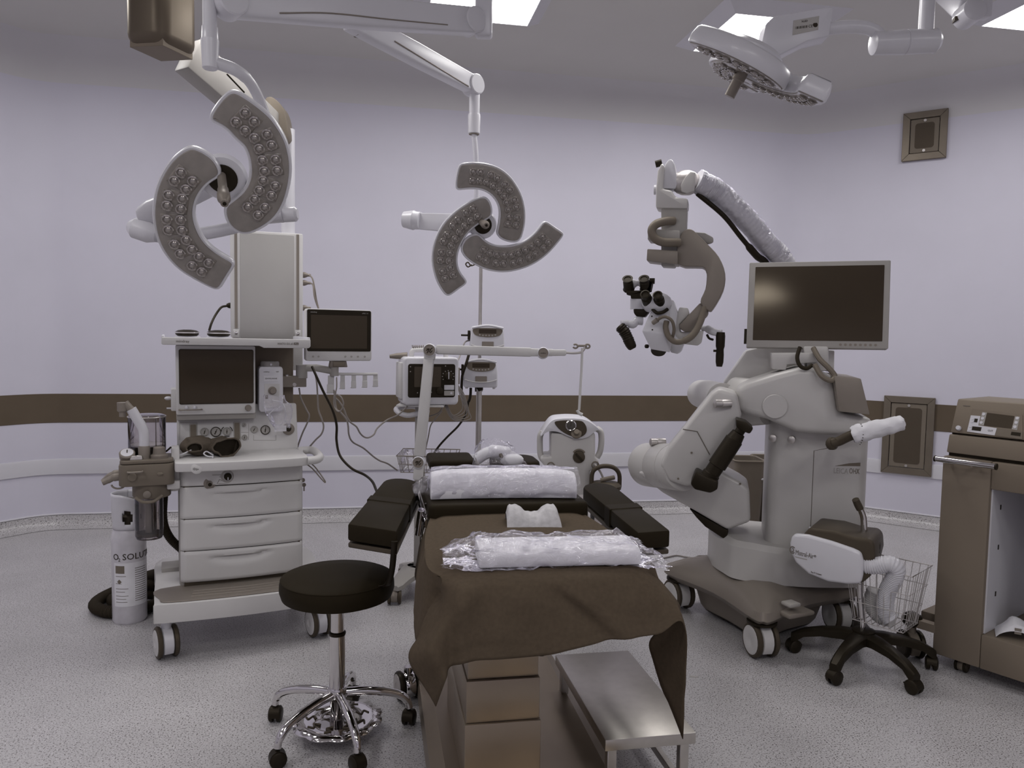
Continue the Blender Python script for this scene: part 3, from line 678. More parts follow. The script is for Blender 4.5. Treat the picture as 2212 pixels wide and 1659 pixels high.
b_ = MB(); plate(b_, vf, rrect(-w*0.55, w*0.7, 0.02, h*0.62, 0.004), -0.002, 0.001); b_.build('front_panel', MT['plastic'], vp, bev=0.001, seg=1)
b_ = MB(); plate(b_, vf, rrect(-w*0.6, w*0.62, h*0.68, h*0.80, 0.002), -0.0015, 0.001); b_.build('name_label', MT['paper'], vp, flat=True)
text('SEVOFLURANE', vf, 0, h*0.725, -0.0018, 0.006, MT['ink'], vp, align='CENTER', wmax=w*1.05)
text('mindray', vf, -w*0.62, h*0.875, -0.0006, 0.006, MT['ink2'], vp); text('V60', vf, w*0.4, h*0.875, -0.0006, 0.006, MT['ink2'], vp)
MB().lathe(vf.p(0.005, 0, h*0.47), -vf.y, [(0.020, 0), (0.020, 0.004), (0.015, 0.006), (0.014, 0.03), (0.012, 0.033)], n=18).build('dial', MT['champ'], vp)
b_ = MB(); plate(b_, vf, rrect(-w*0.48, -w*0.25, h*0.29, h*0.37, 0.001), -0.003, -0.001); b_.build('level_window', MT['grey'], vp, flat=True)
# crumpled clear bag of tubing hanging over the vaporiser
bg = A.sub((x0+x1)/2, VY, z0); rows = []
for j in range(15):
    v = j/14; row = []
    for i in range(19):
        t = 2*math.pi*i/18; ww = 0.055*(0.55+0.6*math.sin(math.pi*min(1, v*0.9+0.12))); c = V((0.012+0.03*v+ww*math.cos(t), -0.055+0.03*math.sin(t), 0.085-0.16*v))
        p = bg.p(*c); row.append(p + wrinkle(p, 28, 0.016))
    rows.append(row)
bag = thing('tubing_bag', 'small crumpled clear bag of tubing hung on the vaporiser', 'plastic bag', bg)
MB().grid(rows).build('film', MT['film'], bag, flat=True)
MB().tube(bez([bg.p(0.0, -0.05, 0.06), bg.p(0.045, -0.055, 0.045), bg.p(0.06, -0.05, -0.02), bg.p(0.03, -0.055, -0.06), bg.p(-0.02, -0.05, -0.02), bg.p(0.02, -0.055, 0.03)], 6), 0.0025, 7).build('tubing', MT['white'], bag)
b_ = MB(); b_.box(bg.sub(0.035, -0.06, -0.075), -0.028, 0.028, -0.002, 0.002, -0.014, 0.014); b_.build('paper_tag', MT['paper'], bag, flat=True)

# two domed black pucks in clear trays on the shelf
for k, (px0, px1) in enumerate(((378, 431), (447, 499))):
    y_ = 0.22; a0, zz = A.q(px0, 722, y_); a1, _ = A.q(px1, 722, y_); r = (a1-a0)/2; f_ = A.sub((a0+a1)/2, y_+0.03, 1.3685)
    t = thing('domed_disc', ('glossy black domed disc on the shelf, nearer the outer end' if k == 0 else 'glossy black domed disc on the shelf, next to the tall pendant column'), 'disc', f_, 'glossy discs on the workstation shelf')
    MB().box(f_, -r*1.02, r*1.08, -r*0.8, r*0.8, 0, 0.012).build('tray', MT['white'], t, bev=0.003)
    MB().lathe(f_.p(0, 0, 0.013), f_.z, [(r*0.80, 0), (r*0.95, 0.006), (r, 0.013), (r*0.97, 0.020), (r*0.75, 0.026), (r*0.3, 0.029)], n=30).build('dome', MT['black'], t)
    MB().tube([f_.p(r*0.98*math.cos(R(q_)), r*0.98*math.sin(R(q_)), 0.031-0.002) for q_ in range(0, 360, 12)], 0.0035, 6, closed=True).build('rim', MT['chrome'], t)

# two drawstring pouches on the worktop
def pouch(px, py, lx, ly, lz, open_, label, yaw):
    P = onz(px, py, 0.835); f_ = Fr(P, A.x.angle(V((1, 0, 0)))+yaw)
    t = thing('drawstring_pouch', label, 'pouch', f_, 'drawstring pouches on the worktop')
    rings = []; n = 28
    for j in range(13):
        v = j/12; ring = []; s = math.sin(math.pi*(0.10+0.86*v))**0.55
        if j > 9: s = 0.62 - 0.1*(j-10) if not open_ else 0.95
        for i in range(n):
            a = 2*math.pi*i/n; zc_ = lz*(0.5+0.5*math.sin(a)) if not open_ else lz*max(0, 0.1+0.9*math.sin(a) if math.sin(a) > 0 else 0.02)
            z_ = lz*(0.5+0.5*math.sin(a)*(s if not open_ else (0.75+0.25*s)))
            k_ = lx*0.5*math.cos(a)*s
            yv = ly*(0.5-v)
            p = f_.p(k_, yv, max(0.002, z_ if not open_ else lz*(0.5+0.5*math.sin(a))*(0.55+0.45*s)))
            w_ = wrinkle(p, 24, 0.012) + wrinkle(p, 60, 0.004); w_.z = max(w_.z, 0.001-(p.z-0.835))
            ring.append(p+w_)
        rings.append(ring)
    mb = MB(); mb.loft(rings, cap=False); mb.add(rings[0], [tuple(range(n))])
    mb.build('cloth', MT['pouch'], t, ang=70)
    MB().add([p*0.98+rings[-1][0]*0.02 + f_.y*0.02 for p in rings[-1]], [tuple(range(n))]).build('mouth', MT['black'], t, flat=True)
    hem = MB(); hem.tube([p for p in rings[-1]], 0.004, 6, closed=True); hem.build('hem', MT['pouch'], t)
    return t, f_
t1, f1 = pouch(427, 984, 0.150, 0.125, 0.092, False, 'grey cloth pouch drawn shut with its white cord hanging off the worktop edge', R(-8))
MB().tube(bez([f1.p(-0.02, -0.06, 0.035), f1.p(-0.05, -0.075, 0.022), f1.p(-0.072, -0.070, 0.012), f1.p(-0.085, -0.085, -0.005), f1.p(-0.10, -0.09, -0.04)], 6), 0.003, 7).build('cord', MT['white'], t1)
t2, f2_ = pouch(481, 983, 0.135, 0.12, 0.084, True, 'grey cloth pouch lying open towards the room beside the closed one', R(14))
MB().tube(bez([f2_.p(-0.06, -0.06, 0.012), f2_.p(-0.085, -0.05, 0.03), f2_.p(-0.10, -0.055, 0.022), f2_.p(-0.085, -0.065, 0.010), f2_.p(-0.065, -0.07, 0.008), f2_.p(-0.07, -0.075, 0.003)], 6), 0.003, 7).build('cord', MT['white'], t2)

# patient monitor on its swing arm
MY = 0.30
x0, z1 = A.q(660, 666, MY); x1, z0 = A.q(804, 780, MY); mw, mh = (x1-x0)/2, (z1-z0)
mf = A.sub((x0+x1)/2, MY, z0, R(3))
pm = thing('patient_monitor', 'flat patient monitor with dark screen on a swing arm beside the workstation', 'monitor', mf)
def mq(px, py): return mf.q(px, py)
b_ = MB(); plate(b_, mf, rrect(-mw, mw, 0, mh, 0.014), 0, 0.05); b_.build('housing', MT['plastic'], pm, bev=0.006)
b_ = MB(); plate(b_, mf, rrect(-mw+0.006, mw-0.006, 0.048, mh-0.004, 0.008), -0.0015, 0.001); bz = b_.build('bezel', MT['black'], pm, flat=True)
b_ = MB(); plate(b_, mf, rrect(-mw+0.024, mw-0.026, 0.062, mh-0.030, 0.001, 1), -0.0025, -0.0016); b_.build('screen', MT['screen2'], bz, flat=True)
text('mindray', mf, -mw+0.022, mh-0.020, -0.0018, 0.007, MT['plastic2'], pm); text('uMEC 12', mf, mw-0.052, mh-0.020, -0.0018, 0.006, MT['plastic2'], pm)
for k, px in enumerate((676, 688, 746, 759, 773, 788)):
    x, _ = mq(px, 770); MB().cyl(mf.p(x, 0.0, 0.022), mf.p(x, -0.002, 0.022), 0.005, n=14).build('key', MT['plastic2'], pm)
b_ = MB(); b_.box(mf, -0.045, 0.045, 0.012, 0.05, -0.032, 0.0, 0.006, 0.0); b_.build('mount_block', MT['champ'], pm, bev=0.003)
b_ = MB(); b_.box(mf, -0.030, 0.028, 0.004, 0.02, -0.028, -0.004); b_.build('mount_latch', MT['grey'], pm, bev=0.002)
ax0 = A.q(645, 790, 0.38); ax1 = A.q(725, 795, MY)
b_ = MB(); b_.tube([A.p(ax0[0]+0.01, 0.38, ax0[1]-0.012), A.p((ax0[0]+ax1[0])/2, 0.36, ax0[1]-0.010), A.p(ax1[0], 0.335, ax1[1]-0.018)], 0.018, 12); b_.build('swing_arm', MT['plastic2'], pm)
MB().cyl(A.p(ax0[0]+0.015, 0.38, ax0[1]+0.004), A.p(ax0[0]+0.015, 0.38, ax0[1]-0.062), 0.028, n=20).build('arm_pivot', MT['plastic2'], pm)
xq, zq = A.q(722, 800, 0.335); MB().cyl(A.p(xq, 0.335, zq+0.02), A.p(xq, 0.335, zq-0.028), 0.022, n=18).build('arm_joint', MT['plastic2'], pm)
hk = [A.q(715, 806, 0.335), A.q(752, 806, 0.335), A.q(815, 808, 0.335)]
MB().tube([A.p(hk[0][0], 0.335, hk[0][1]-0.004), A.p(hk[1][0], 0.335, hk[1][1]-0.005), A.p(hk[2][0], 0.335, hk[2][1])], 0.007, 8).build('hook_bar', MT['plastic'], pm)
for px0, px1, py0, py1 in ((705, 722, 814, 849), (733, 745, 812, 840), (757, 769, 811, 838), (781, 793, 810, 837), (804, 816, 808, 835)):
    a0, c1 = A.q(px0, py0, 0.335); a1, c0 = A.q(px1, py1, 0.335); hf = A.sub((a0+a1)/2, 0.335, c0); w_ = (a1-a0)/2; h_ = c1-c0
    b_ = MB(); b_.box(hf, -w_*0.6, w_, 0.0, 0.003, 0.0, h_+0.006); b_.box(hf, -w_, w_*0.8, -0.018, 0.003, 0.0, 0.003); b_.box(hf, -w_, w_*0.8, -0.018, -0.015, 0.0, h_*0.55)
    b_.build('cable_hook', MT['clear2'] if 'clear2' in MT else MT['plastic'], pm, bev=0.001, seg=1)
# ================================================================ oxygen cylinder
oc = onz(281, 1338); OC = Fr(oc, 0.0)
oxy = thing('oxygen_cylinder', 'white oxygen cylinder with printed label standing on the floor beside the workstation', 'gas cylinder', OC)
ro = 0.077
MB().lathe(oc, (0, 0, 1), [(ro*0.92, 0), (ro, 0.012), (ro, 0.40), (ro*0.97, 0.425), (ro*0.86, 0.452), (ro*0.68, 0.468)], n=36).build('body', MT['cyl'], oxy)
toC = V((-oc.x, -oc.y, 0)).normalized(); a0 = math.atan2(toC.y, toC.x)
# guard collar with hand holes (front opening)
n = 48; zt, zb_ = 0.625, 0.455; rows = []
hole = []
col_ = MB(); NZ = 12
for j in range(NZ+1):
    row = []
    for i in range(n+1):
        a = a0 + math.pi + 2*math.pi*i/n; dv = math.cos(a-a0); top = zt - 0.028*max(0, math.cos((a-a0)-0.9))**2
        z = zb_ + (top-zb_)*j/NZ; rr = ro*0.90 + 0.006*math.sin(math.pi*j/NZ*0.5); row.append(oc+V((rr*math.cos(a), rr*math.sin(a), z)))
    rows.append(row)
P = [p for r in rows for p in r]; F = []
for j in range(NZ):
    for i in range(n):
        am_ = (2*math.pi*(i+0.5)/n) - math.pi; zz = (j+0.5)/NZ
        if (am_+0.05)**2/0.36**2 + (zz-0.36)**2/0.20**2 < 1: continue
        F.append((j*(n+1)+i, j*(n+1)+i+1, (j+1)*(n+1)+i+1, (j+1)*(n+1)+i))
col_.add(P, F); cg = col_.build('valve_guard', MT['white'], oxy, ang=60)
md = cg.modifiers.new('thick', 'SOLIDIFY'); md.thickness = 0.005; md.offset = -1
MB().lathe(oc+V((0, 0, 0.46)), (0, 0, 1), [(0.03, 0), (0.03, 0.05), (0.018, 0.06), (0.018, 0.10), (0.026, 0.105), (0.026, 0.135)], n=18).build('valve', MT['dgrey'], oxy)
MB().ball(oc+V((0.02, -0.02, 0.575)), 0.03, 0.03, 0.018, 12).build('valve_wheel', MT['black'], oxy)
def bendc(x, z, c):
    a = a0 + x/ro; r = ro + 0.0006 + c; return oc + V((r*math.cos(a), r*math.sin(a), z))
text('O', OC, -0.080, 0.315, 0, 0.030, MT['ink'], oxy, bend=bendc); text('2', OC, -0.050, 0.309, 0, 0.016, MT['ink'], oxy, bend=bendc)
text('SOLUTIONS', OC, -0.030, 0.316, 0, 0.030, MT['ink'], oxy, bend=bendc)
lb_ = MB(); rows = [[bendc(-0.075+0.17*i/16, z, -0.0002) for i in range(17)] for z in (0.09, 0.30)]
lb_.grid(rows); lb_.build('paper_label', MT['paper'], oxy)
tx = MB()
for k in range(16):
    z = 0.27-0.0105*k; tx.grid([[bendc(0.024+0.062*i/6, z+d, 0.0) for i in range(7)] for d in (0, 0.003)])
for k, (z, w_) in enumerate(((0.235, 0.05), (0.20, 0.03), (0.175, 0.06), (0.16, 0.045), (0.14, 0.06), (0.125, 0.05), (0.11, 0.055))):
    tx.grid([[bendc(-0.065+w_*i/6, z+d, 0.0) for i in range(7)] for d in (0, 0.0025)])
tx.build('small_print', MT['ink2'], oxy, flat=True)['kind'] = 'stuff'
bx_ = MB(); bx_.grid([[bendc(-0.066+0.045*i/6, z, 0.0) for i in range(7)] for z in (0.25, 0.287)]); bx_.build('maker_block', MT['grey'], oxy)
dm = MB(); dm.add([bendc(-0.046, 0.222, 0.0), bendc(-0.034, 0.21, 0.0), bendc(-0.046, 0.198, 0.0), bendc(-0.058, 0.21, 0.0)], [(0, 1, 2, 3)]); dm.build('hazard_diamond', MT['grey'], oxy, flat=True)
ar = MB(); ar.tube([bendc(0.058, 0.0, 0)+V((0, 0, 0.505+0.022*k)) - V((0, 0, 0)) for k in range(2)], 0.0018, 5); ar.build('turn_arrow', MT['ink'], oxy)

# ================================================================ round stool
sc_ = onz(728, 1585); ST = Fr(sc_, R(10))
stl = thing('round_stool', 'round black padded stool with chrome five-star foot on casters', 'stool', ST)
sx = at(723, 1240, 2.72); sxy = V((sx.x, sx.y, 0)) - V((sc_.x, sc_.y, 0)); sxy = V((0, 0, 0))
zS = 0.572; rs = 0.196
MB().lathe(sc_, (0, 0, 1), [(0.02, zS-0.078), (rs*0.86, zS-0.078), (rs*0.96, zS-0.070), (rs, zS-0.045), (rs*0.995, zS-0.022), (rs*0.97, zS-0.008), (rs*0.90, zS), (rs*0.5, zS+0.008), (0.01, zS+0.010)], n=56).build('seat', MT['leather'], stl)
MB().tube([sc_+V((rs*0.972*math.cos(R(t)), rs*0.972*math.sin(R(t)), zS-0.009)) for t in range(0, 360, 6)], 0.0025, 5, closed=True).build('seam', MT['leather'], stl)
MB().cyl(sc_+V((0, 0, 0.16)), sc_+V((0, 0, 0.365)), 0.0275, n=28).build('gas_column', MT['chrome'], stl)
MB().cyl(sc_+V((0, 0, 0.365)), sc_+V((0, 0, zS-0.07)), 0.0235, n=28).build('gas_piston', MT['chrome'], stl)
MB().lathe(sc_+V((0, 0, 0.358)), (0, 0, 1), [(0.028, 0), (0.0295, 0.004), (0.0295, 0.010), (0.024, 0.014)], n=28).build('column_ring', MT['black'], stl)
MB().lathe(sc_, (0, 0, 1), [(0.022, 0.055), (0.024, 0.12), (0.032, 0.135), (0.034, 0.165), (0.030, 0.172)], n=28).build('hub', MT['chrome'], stl)
SCAST = [(610, 1650), (768, 1657), (870, 1566), (618, 1562), (762, 1512)]
for k, (px, py) in enumerate(SCAST):
    e = onz(px, py); d = V((e.x-sc_.x, e.y-sc_.y, 0)); L = 0.255; d.normalize()
    pts = [sc_+d*0.02+V((0, 0, 0.150)), sc_+d*0.09+V((0, 0, 0.146)), sc_+d*0.17+V((0, 0, 0.132)), sc_+d*0.225+V((0, 0, 0.112)), sc_+d*0.250+V((0, 0, 0.085)), sc_+d*0.256+V((0, 0, 0.062))]
    MB().tube(bez(pts, 6), [0.0155]*12+[0.0145]*12+[0.0125]*7, 14).build('leg', MT['chrome'], stl)
    cf = Fr(sc_+d*L, math.atan2(d.y, d.x)+R(60+47*k))
    c = cf.p(0, 0, 0.027)
    cs = MB(); cs.cyl(cf.p(0, 0, 0.05), cf.p(0, 0, 0.075), 0.006, n=8)
    for s in (-1, 1): cs.lathe(c + cf.x*(s*0.004), cf.x*s, [(0.020, 0), (0.027, 0.003), (0.027, 0.015), (0.021, 0.019)], n=20)
    cs.loft([[c + cf.x*q_ + cf.y*(0.028*math.cos(R(t))) + cf.z*(0.030*math.sin(R(t))) for t in range(-10, 191, 20)] for q_ in (-0.017, 0.017)])
    cs.build('caster', MT['black'], stl)
# scalloped foot plate with S cut-outs
n = 96; ring_o = []; zpl = 0.060
for i in range(n):
    t = 2*math.pi*i/n; rr = 0.150+0.010*abs(math.sin(t*5.5)); ring_o.append(sc_+V((rr*math.cos(t), rr*math.sin(t), zpl-0.004)))
ring_m = [sc_+V((0.120*math.cos(2*math.pi*i/n), 0.120*math.sin(2*math.pi*i/n), zpl)) for i in range(n)]
ring_i = [sc_+V((0.026*math.cos(2*math.pi*i/n), 0.026*math.sin(2*math.pi*i/n), zpl)) for i in range(n)]
fp = MB(); fp.loft([ring_o, ring_m, ring_i], cap=False); fpo = fp.build('foot_plate', MT['chrome'], stl, ang=60)
md = fpo.modifiers.new('thick', 'SOLIDIFY'); md.thickness = 0.003
for k in range(9):
    t = 2*math.pi*k/9+0.25; c = sc_+V((0.090*math.cos(t), 0.090*math.sin(t), zpl+0.0008)); u = V((math.cos(t), math.sin(t), 0)); w_ = V((-math.sin(t), math.cos(t), 0))
    s_ = [c + u*(0.016*math.cos(R(q_))*0.5 + 0.012) + w_*(0.012*math.sin(R(q_))) for q_ in range(60, 271, 30)] + [c + u*(-0.016*math.cos(R(q_))*0.5*-1 - 0.004 + 0.0) + w_*(0.012*math.sin(R(q_))) for q_ in range(90, -121, -30)]
    s_ = [c + u*(0.020*(q_/10-1)) + w_*(0.010*math.sin(math.pi*(q_/10-1)*1.35)) for q_ in range(0, 21, 2)]
    MB().tube(s_, 0.0035, 6).build('cutout', MT['dgrey'], fpo)
# ================================================================ operating table
TX, TW = 0.462, 0.285
TT = Fr((TX, 2.55, 0.0), 0.0)
ot = thing('operating_table', 'operating table with black padded sections on a steel column and wide steel base', 'operating table', TT)
def tb(y): return y-2.55
# base: long steel plate with a sloped skirt, black foot line
bs = MB(); o_ = rrect(-TW, TW, tb(1.62), tb(3.10), 0.07, 6); i_ = rrect(-TW+0.045, TW-0.045, tb(1.66), tb(3.05), 0.05, 6)
bs.loft([[TT.p(a, b, 0.02) for a, b in o_], [TT.p(a, b, 0.055) for a, b in o_], [TT.p(a*0.985, b, 0.085) for a, b in o_], [TT.p(a, b, 0.115) for a, b in i_]])
bs.build('base', MT['dsteel'], ot, ang=25)
bk = MB(); slab(bk, TT, rrect(-TW+0.01, TW-0.01, tb(1.64), tb(3.08), 0.06, 6), 0.006, 0.022); bk.build('base_gasket', MT['black'], ot)
for k, (y0, y1, z0, z1, w_) in enumerate(((2.115, 2.62, 0.11, 0.30, 0.112), (2.122, 2.61, 0.30, 0.425, 0.108), (2.13, 2.60, 0.425, 0.70, 0.104))):
    MB().box(TT, -w_-0.085, w_-0.085, tb(y0), tb(y1), z0, z1-0.001).build('column_cover', MT['dsteel'], ot, bev=0.004)
MB().box(TT, -0.24, 0.24, tb(1.98), tb(3.0), 0.69, 0.735).build('top_frame', MT['steel'], ot, bev=0.004)
for s in (-1, 1):
    MB().box(TT, s*0.278-0.006, s*0.278+0.006, tb(2.62), tb(3.15), 0.745, 0.775).build('side_rail', MT['chrome'], ot, bev=0.002, seg=1)
    MB().box(TT, s*0.272-0.008, s*0.272+0.008, tb(2.7), tb(2.73), 0.70, 0.76).build('rail_post', MT['steel'], ot)
caster(TT, -0.32, tb(2.92), 0.055, ot, heading=R(15), m_house=MT['chrome'], m_tyre=MT['black'], m_disc=MT['satin'])
caster(TT, 0.22, tb(2.98), 0.05, ot, heading=R(5), m_house=MT['chrome'], m_tyre=MT['black'], m_disc=MT['satin'])
# padded sections
def pad(name, x0, x1, y0, y1, z0, z1, r=0.03, m_='leather', bow=0.0, bev=0.016):
    mb = MB(); o_ = rrect(x0, x1, tb(y0), tb(y1), r, 5)
    if bow: o_ = [(a, b + (bow*(1-((a-(x0+x1)/2)/((x1-x0)/2))**2) if b < tb((y0+y1)/2) else 0)) for a, b in bez2(o_, 3)]
    slab(mb, TT, o_, z0, z1); return mb.build(name, MT[m_], ot, bev=bev, seg=3)
pad('foot_pad', -0.262, 0.262, 1.94, 2.61, 0.735, 0.783)
pad('back_pad', -0.272, 0.29, 2.57, 3.12, 0.765, 0.835, 0.03)
pad('head_pad', -0.222, -0.02, 3.24, 3.48, 0.830, 0.874, 0.02)
pad('head_pad', 0.06, 0.27, 3.24, 3.48, 0.818, 0.862, 0.07)
MB().box(TT, -0.2, 0.2, tb(3.0), tb(3.45), 0.76, 0.82).build('head_frame', MT['dgrey'], ot, bev=0.004)
# side clamp with black knob at the left rail
cl = MB(); cl.cyl(TT.p(-0.30, tb(2.72), 0.70), TT.p(-0.292, tb(2.66), 0.80), 0.012, n=14); cl.cyl(TT.p(-0.28, tb(2.72), 0.69), TT.p(-0.27, tb(2.66), 0.79), 0.010, n=14)
cl.build('side_clamp', MT['chrome'], ot)
kp = [onplane(x, y, V((0, 2.70, 0)), V((0, 1, 0))) for x, y in ((924, 1086), (929, 1103), (926, 1122), (925, 1142))]
MB().tube(bez(kp, 5), [0.013]*4+[0.011]*6+[0.014]*6, 12).build('clamp_knob', MT['black'], ot)
# arm boards
def armboard(cs, label, strap_t, tail):
    z = 0.79; P = [onz(px, py, z) for px, py in cs]        # root-left, root-right, tip-right, tip-left
    root = (P[0]+P[1])/2; fr = Fr((root.x, root.y, 0), math.atan2((P[1]-P[0]).y, (P[1]-P[0]).x))
    t = thing('arm_board', label, 'arm board', fr, 'arm boards of the operating table')
    nrm = V((0, 0, 1)); h = 0.058
    lerp = lambda a, b, k: a+(b-a)*k
    def seg(k0, k1, name='pad'):
        q = [lerp(P[0], P[3], k0), lerp(P[1], P[2], k0), lerp(P[1], P[2], k1), lerp(P[0], P[3], k1)]
        if name == 'pad' and k0 == 0:                                   # rounded root end
            a, b = q[0], q[1]; d = (q[3]-q[0]).normalized(); arc = [a+d*0.10] + [lerp(a, b, 0.5-0.5*math.cos(R(t_)))+d*(0.10*(1-math.sin(R(t_)))) for t_ in range(20, 161, 20)] + [b+d*0.10]
            q = arc + [q[2], q[3]]
        MB().prism([p-nrm*h for p in q], nrm*h).build(name, MT['leather'], t, bev=0.008, seg=2)
    seg(0, strap_t-0.004); seg(strap_t+0.004, 1.0)
    q = [lerp(P[0], P[3], 0.1), lerp(P[1], P[2], 0.1), lerp(P[1], P[2], 0.99), lerp(P[0], P[3], 0.99)]
    MB().prism([p-nrm*0.082 for p in q], nrm*0.016).build('board', MT['dgrey'], t, bev=0.003, seg=1)
    s0 = lerp(P[0], P[3], strap_t-0.045); s1 = lerp(P[1], P[2], strap_t-0.045); s2 = lerp(P[1], P[2], strap_t+0.045); s3 = lerp(P[0], P[3], strap_t+0.045)
    u = (P[1]-P[0]).normalized()*0.003
    mb = MB(); mb.hexa([s0-nrm*0.064-u, s1-nrm*0.064+u, s2-nrm*0.064+u, s3-nrm*0.064-u, s0+nrm*0.003-u, s1+nrm*0.003+u, s2+nrm*0.003+u, s3+nrm*0.003-u])
    mb.build('strap', MT['leather'], t, bev=0.003, seg=1)
    if tail:
        T = [at(px, py, d) for px, py, d in tail]; mb = MB(); rows = []
        for p in bez(T, 6): rows.append([p - RT*0.010, p + RT*0.010])
        mb.grid(rows); o = mb.build('strap_tail', MT['black'], t); md = o.modifiers.new('thick', 'SOLIDIFY'); md.thickness = 0.003
    MB().box(fr, -0.03, 0.03, -0.02, 0.14, 0.69, 0.71).build('board_bracket', MT['steel'], t)
    return t
armboard([(836, 1030), (912, 1037), (857, 1147), (751, 1131)], 'black padded arm board with hanging strap on the side towards the workstation', 0.52, [(852, 1170, 2.42), (850, 1200, 2.45), (846, 1235, 2.5), (838, 1262, 2.55), (822, 1268, 2.58)])
armboard([(1250, 1045), (1316, 1041), (1448, 1145), (1378, 1150)], 'black padded arm board on the side towards the microscope', 0.56, None)

# ---- drape over the foot section
def wq(px, py, y): P = onplane(px, py, V((0, y, 0)), V((0, 1, 0))); return P
xL, xR_ = 0.168, 0.752
CT = []
for y in (2.625, 2.45, 2.25, 2.05):
    k = (2.625-y)/0.575; ins = 0.055*(1-k)**2
    CT.append([V((xL-0.045+ins*0.5, y, 0.60-0.02*k)), V((xL-0.030+ins*0.6, y, 0.70)), V((xL+ins, y, 0.785)), V((0.30, y, 0.797)), V((0.46, y, 0.799)), V((0.61, y, 0.797)), V((xR_-ins*0.6, y, 0.785)), V((xR_+0.02-ins*0.6, y, 0.70)), V((xR_+0.035-ins*0.6, y, 0.60))])
CT.append([wq(926, 1318, 2.00), wq(950, 1285, 1.98), V((0.185, 1.945, 0.782)), V((0.30, 1.925, 0.790)), V((0.46, 1.92, 0.792)), V((0.61, 1.925, 0.790)), V((0.735, 1.945, 0.780)), wq(1458, 1300, 1.97), wq(1462, 1345, 2.05)])
CT.append([wq(908, 1375, 1.96), wq(945, 1345, 1.91), wq(997, 1290, 1.885), wq(1060, 1285, 1.882), wq(1178, 1280, 1.880), wq(1308, 1284, 1.882), wq(1424, 1285, 1.888), wq(1464, 1312, 1.91), wq(1405, 1378, 2.02)])
CT.append([wq(891, 1428, 1.92), wq(935, 1400, 1.86), wq(985, 1365, 1.885), wq(1055, 1355, 1.865), wq(1180, 1350, 1.868), wq(1308, 1340, 1.862), wq(1424, 1330, 1.868), wq(1474, 1334, 1.875), wq(1412, 1432, 2.03)])
CT.append([wq(941, 1525, 1.89), wq(963, 1472, 1.85), wq(976, 1437, 1.875), wq(1050, 1427, 1.852), wq(1180, 1414, 1.858), wq(1308, 1386, 1.850), wq(1420, 1371, 1.852), wq(1479, 1357, 1.855), wq(1474, 1597, 1.93)])
def cr(a, b, c, d, t): return 0.5*((2*b) + (c-a)*t + (2*a-5*b+4*c-d)*t*t + (3*b-a-3*c+d)*t**3)
def crline(P, n):
    out = []; Q = [P[0]*2-P[1]] + P + [P[-1]*2-P[-2]]
    for i in range(1, len(Q)-2):
        for k in range(n): out.append(cr(Q[i-1], Q[i], Q[i+1], Q[i+2], k/n))
    return out + [P[-1]]
rowsC = [crline(r, 9) for r in CT]; colsC = [crline([r[i] for r in rowsC], 9) for i in range(len(rowsC[0]))]
rows = [[colsC[i][j] for i in range(len(colsC))] for j in range(len(colsC[0]))]
for j, r in enumerate(rows):
    for i, p in enumerate(r):
        if p.z < 0.775 or j > 36:
            k_ = 0.35 if j > 58 else 1.0; w_ = wrinkle(p, 5, 0.010*k_) + wrinkle(p, 13, 0.004*k_); w_.z *= 0.2; q = p + w_
            if p.y < 1.93 and p.z < 0.79:                 # soft folds running down the front flap
                t = (0.79-p.z)/0.15
                for x0, x1, a, s in ((0.235, 0.225, -0.016, 0.022), (0.29, 0.27, 0.012, 0.03), (0.43, 0.60, 0.016, 0.030), (0.47, 0.655, -0.010, 0.025), (0.36, 0.44, -0.008, 0.03)):
                    q = q + V((0, a*math.exp(-((p.x-(x0+(x1-x0)*t))/s)**2)*min(1, t*3)*max(0.3, 1.2-0.5*t), 0))
            r[i] = q
        if p.z > 0.76 and p.y > 1.95: r[i] = V((p.x, p.y, max(p.z, 0.786)))
dr = MB().grid(rows).build('drape', MT['drape'], ang=80)
tag(dr, 'olive brown cloth drape hanging over the foot end of the operating table', 'drape')
md = dr.modifiers.new('thick', 'SOLIDIFY'); md.thickness = 0.0025; md.offset = 1

# ---- wrapped pads and foam rest on the table
def film_tube(fr, L0, L1, wy, hz, z0, amp, n=46, m=64, flare=0.02, seed=0.0, y0=0.0, ragged=0.03):
    """crumpled film sleeve round a long pad: a closed sleeve flattened on the table"""
    rows = []
    for i in range(n+1):
        u = i/n; x = L0+(L1-L0)*u; row = []
        e = min(u, 1-u)*(L1-L0); op = 1.0 if e > 0.09 else (0.35 + 0.65*(e/0.09))
        for j in range(m+1):
            t = 2*math.pi*j/m; c, s = math.cos(t), math.sin(t)
            yy = y0 + wy*(abs(c)**0.7)*(1 if c > 0 else -1)*(1.0 + (1-op)*0.25); zz = z0 + (hz*op)*(0.5+0.5*(abs(s)**0.6)*(1 if s > 0 else -1))
            p = fr.p(x, yy, zz); a_ = amp*(1.0 if e > 0.09 else 1.6)
            w_ = wrinkle(p+V((seed, 0, 0)), 9, a_*1.6) + wrinkle(p+V((0, seed, 0)), 23, a_*0.9) + wrinkle(p, 55, a_*0.45)
            q = p + w_
            if i in (0, n): q = q + fr.x*(ragged*noise.noise(V((j*0.35, seed, i))))
            q.z = max(q.z, fr.o.z + z0 + 0.0005)
            row.append(q)
        rows.append(row)
    return MB().grid(rows)
a_ = onz(1035, 1229, 0.80); b_ = onz(1385, 1221, 0.80); f1 = Fr((a_+b_)/2, math.atan2(b_.y-a_.y, b_.x-a_.x)); hw = (b_-a_).length/2
f1.o.z = 0.7985
wp = thing('wrapped_pad', 'long white foam pad in a loose clear bag near the foot end of the table', 'wrapped pad', f1, 'plastic-wrapped pads')
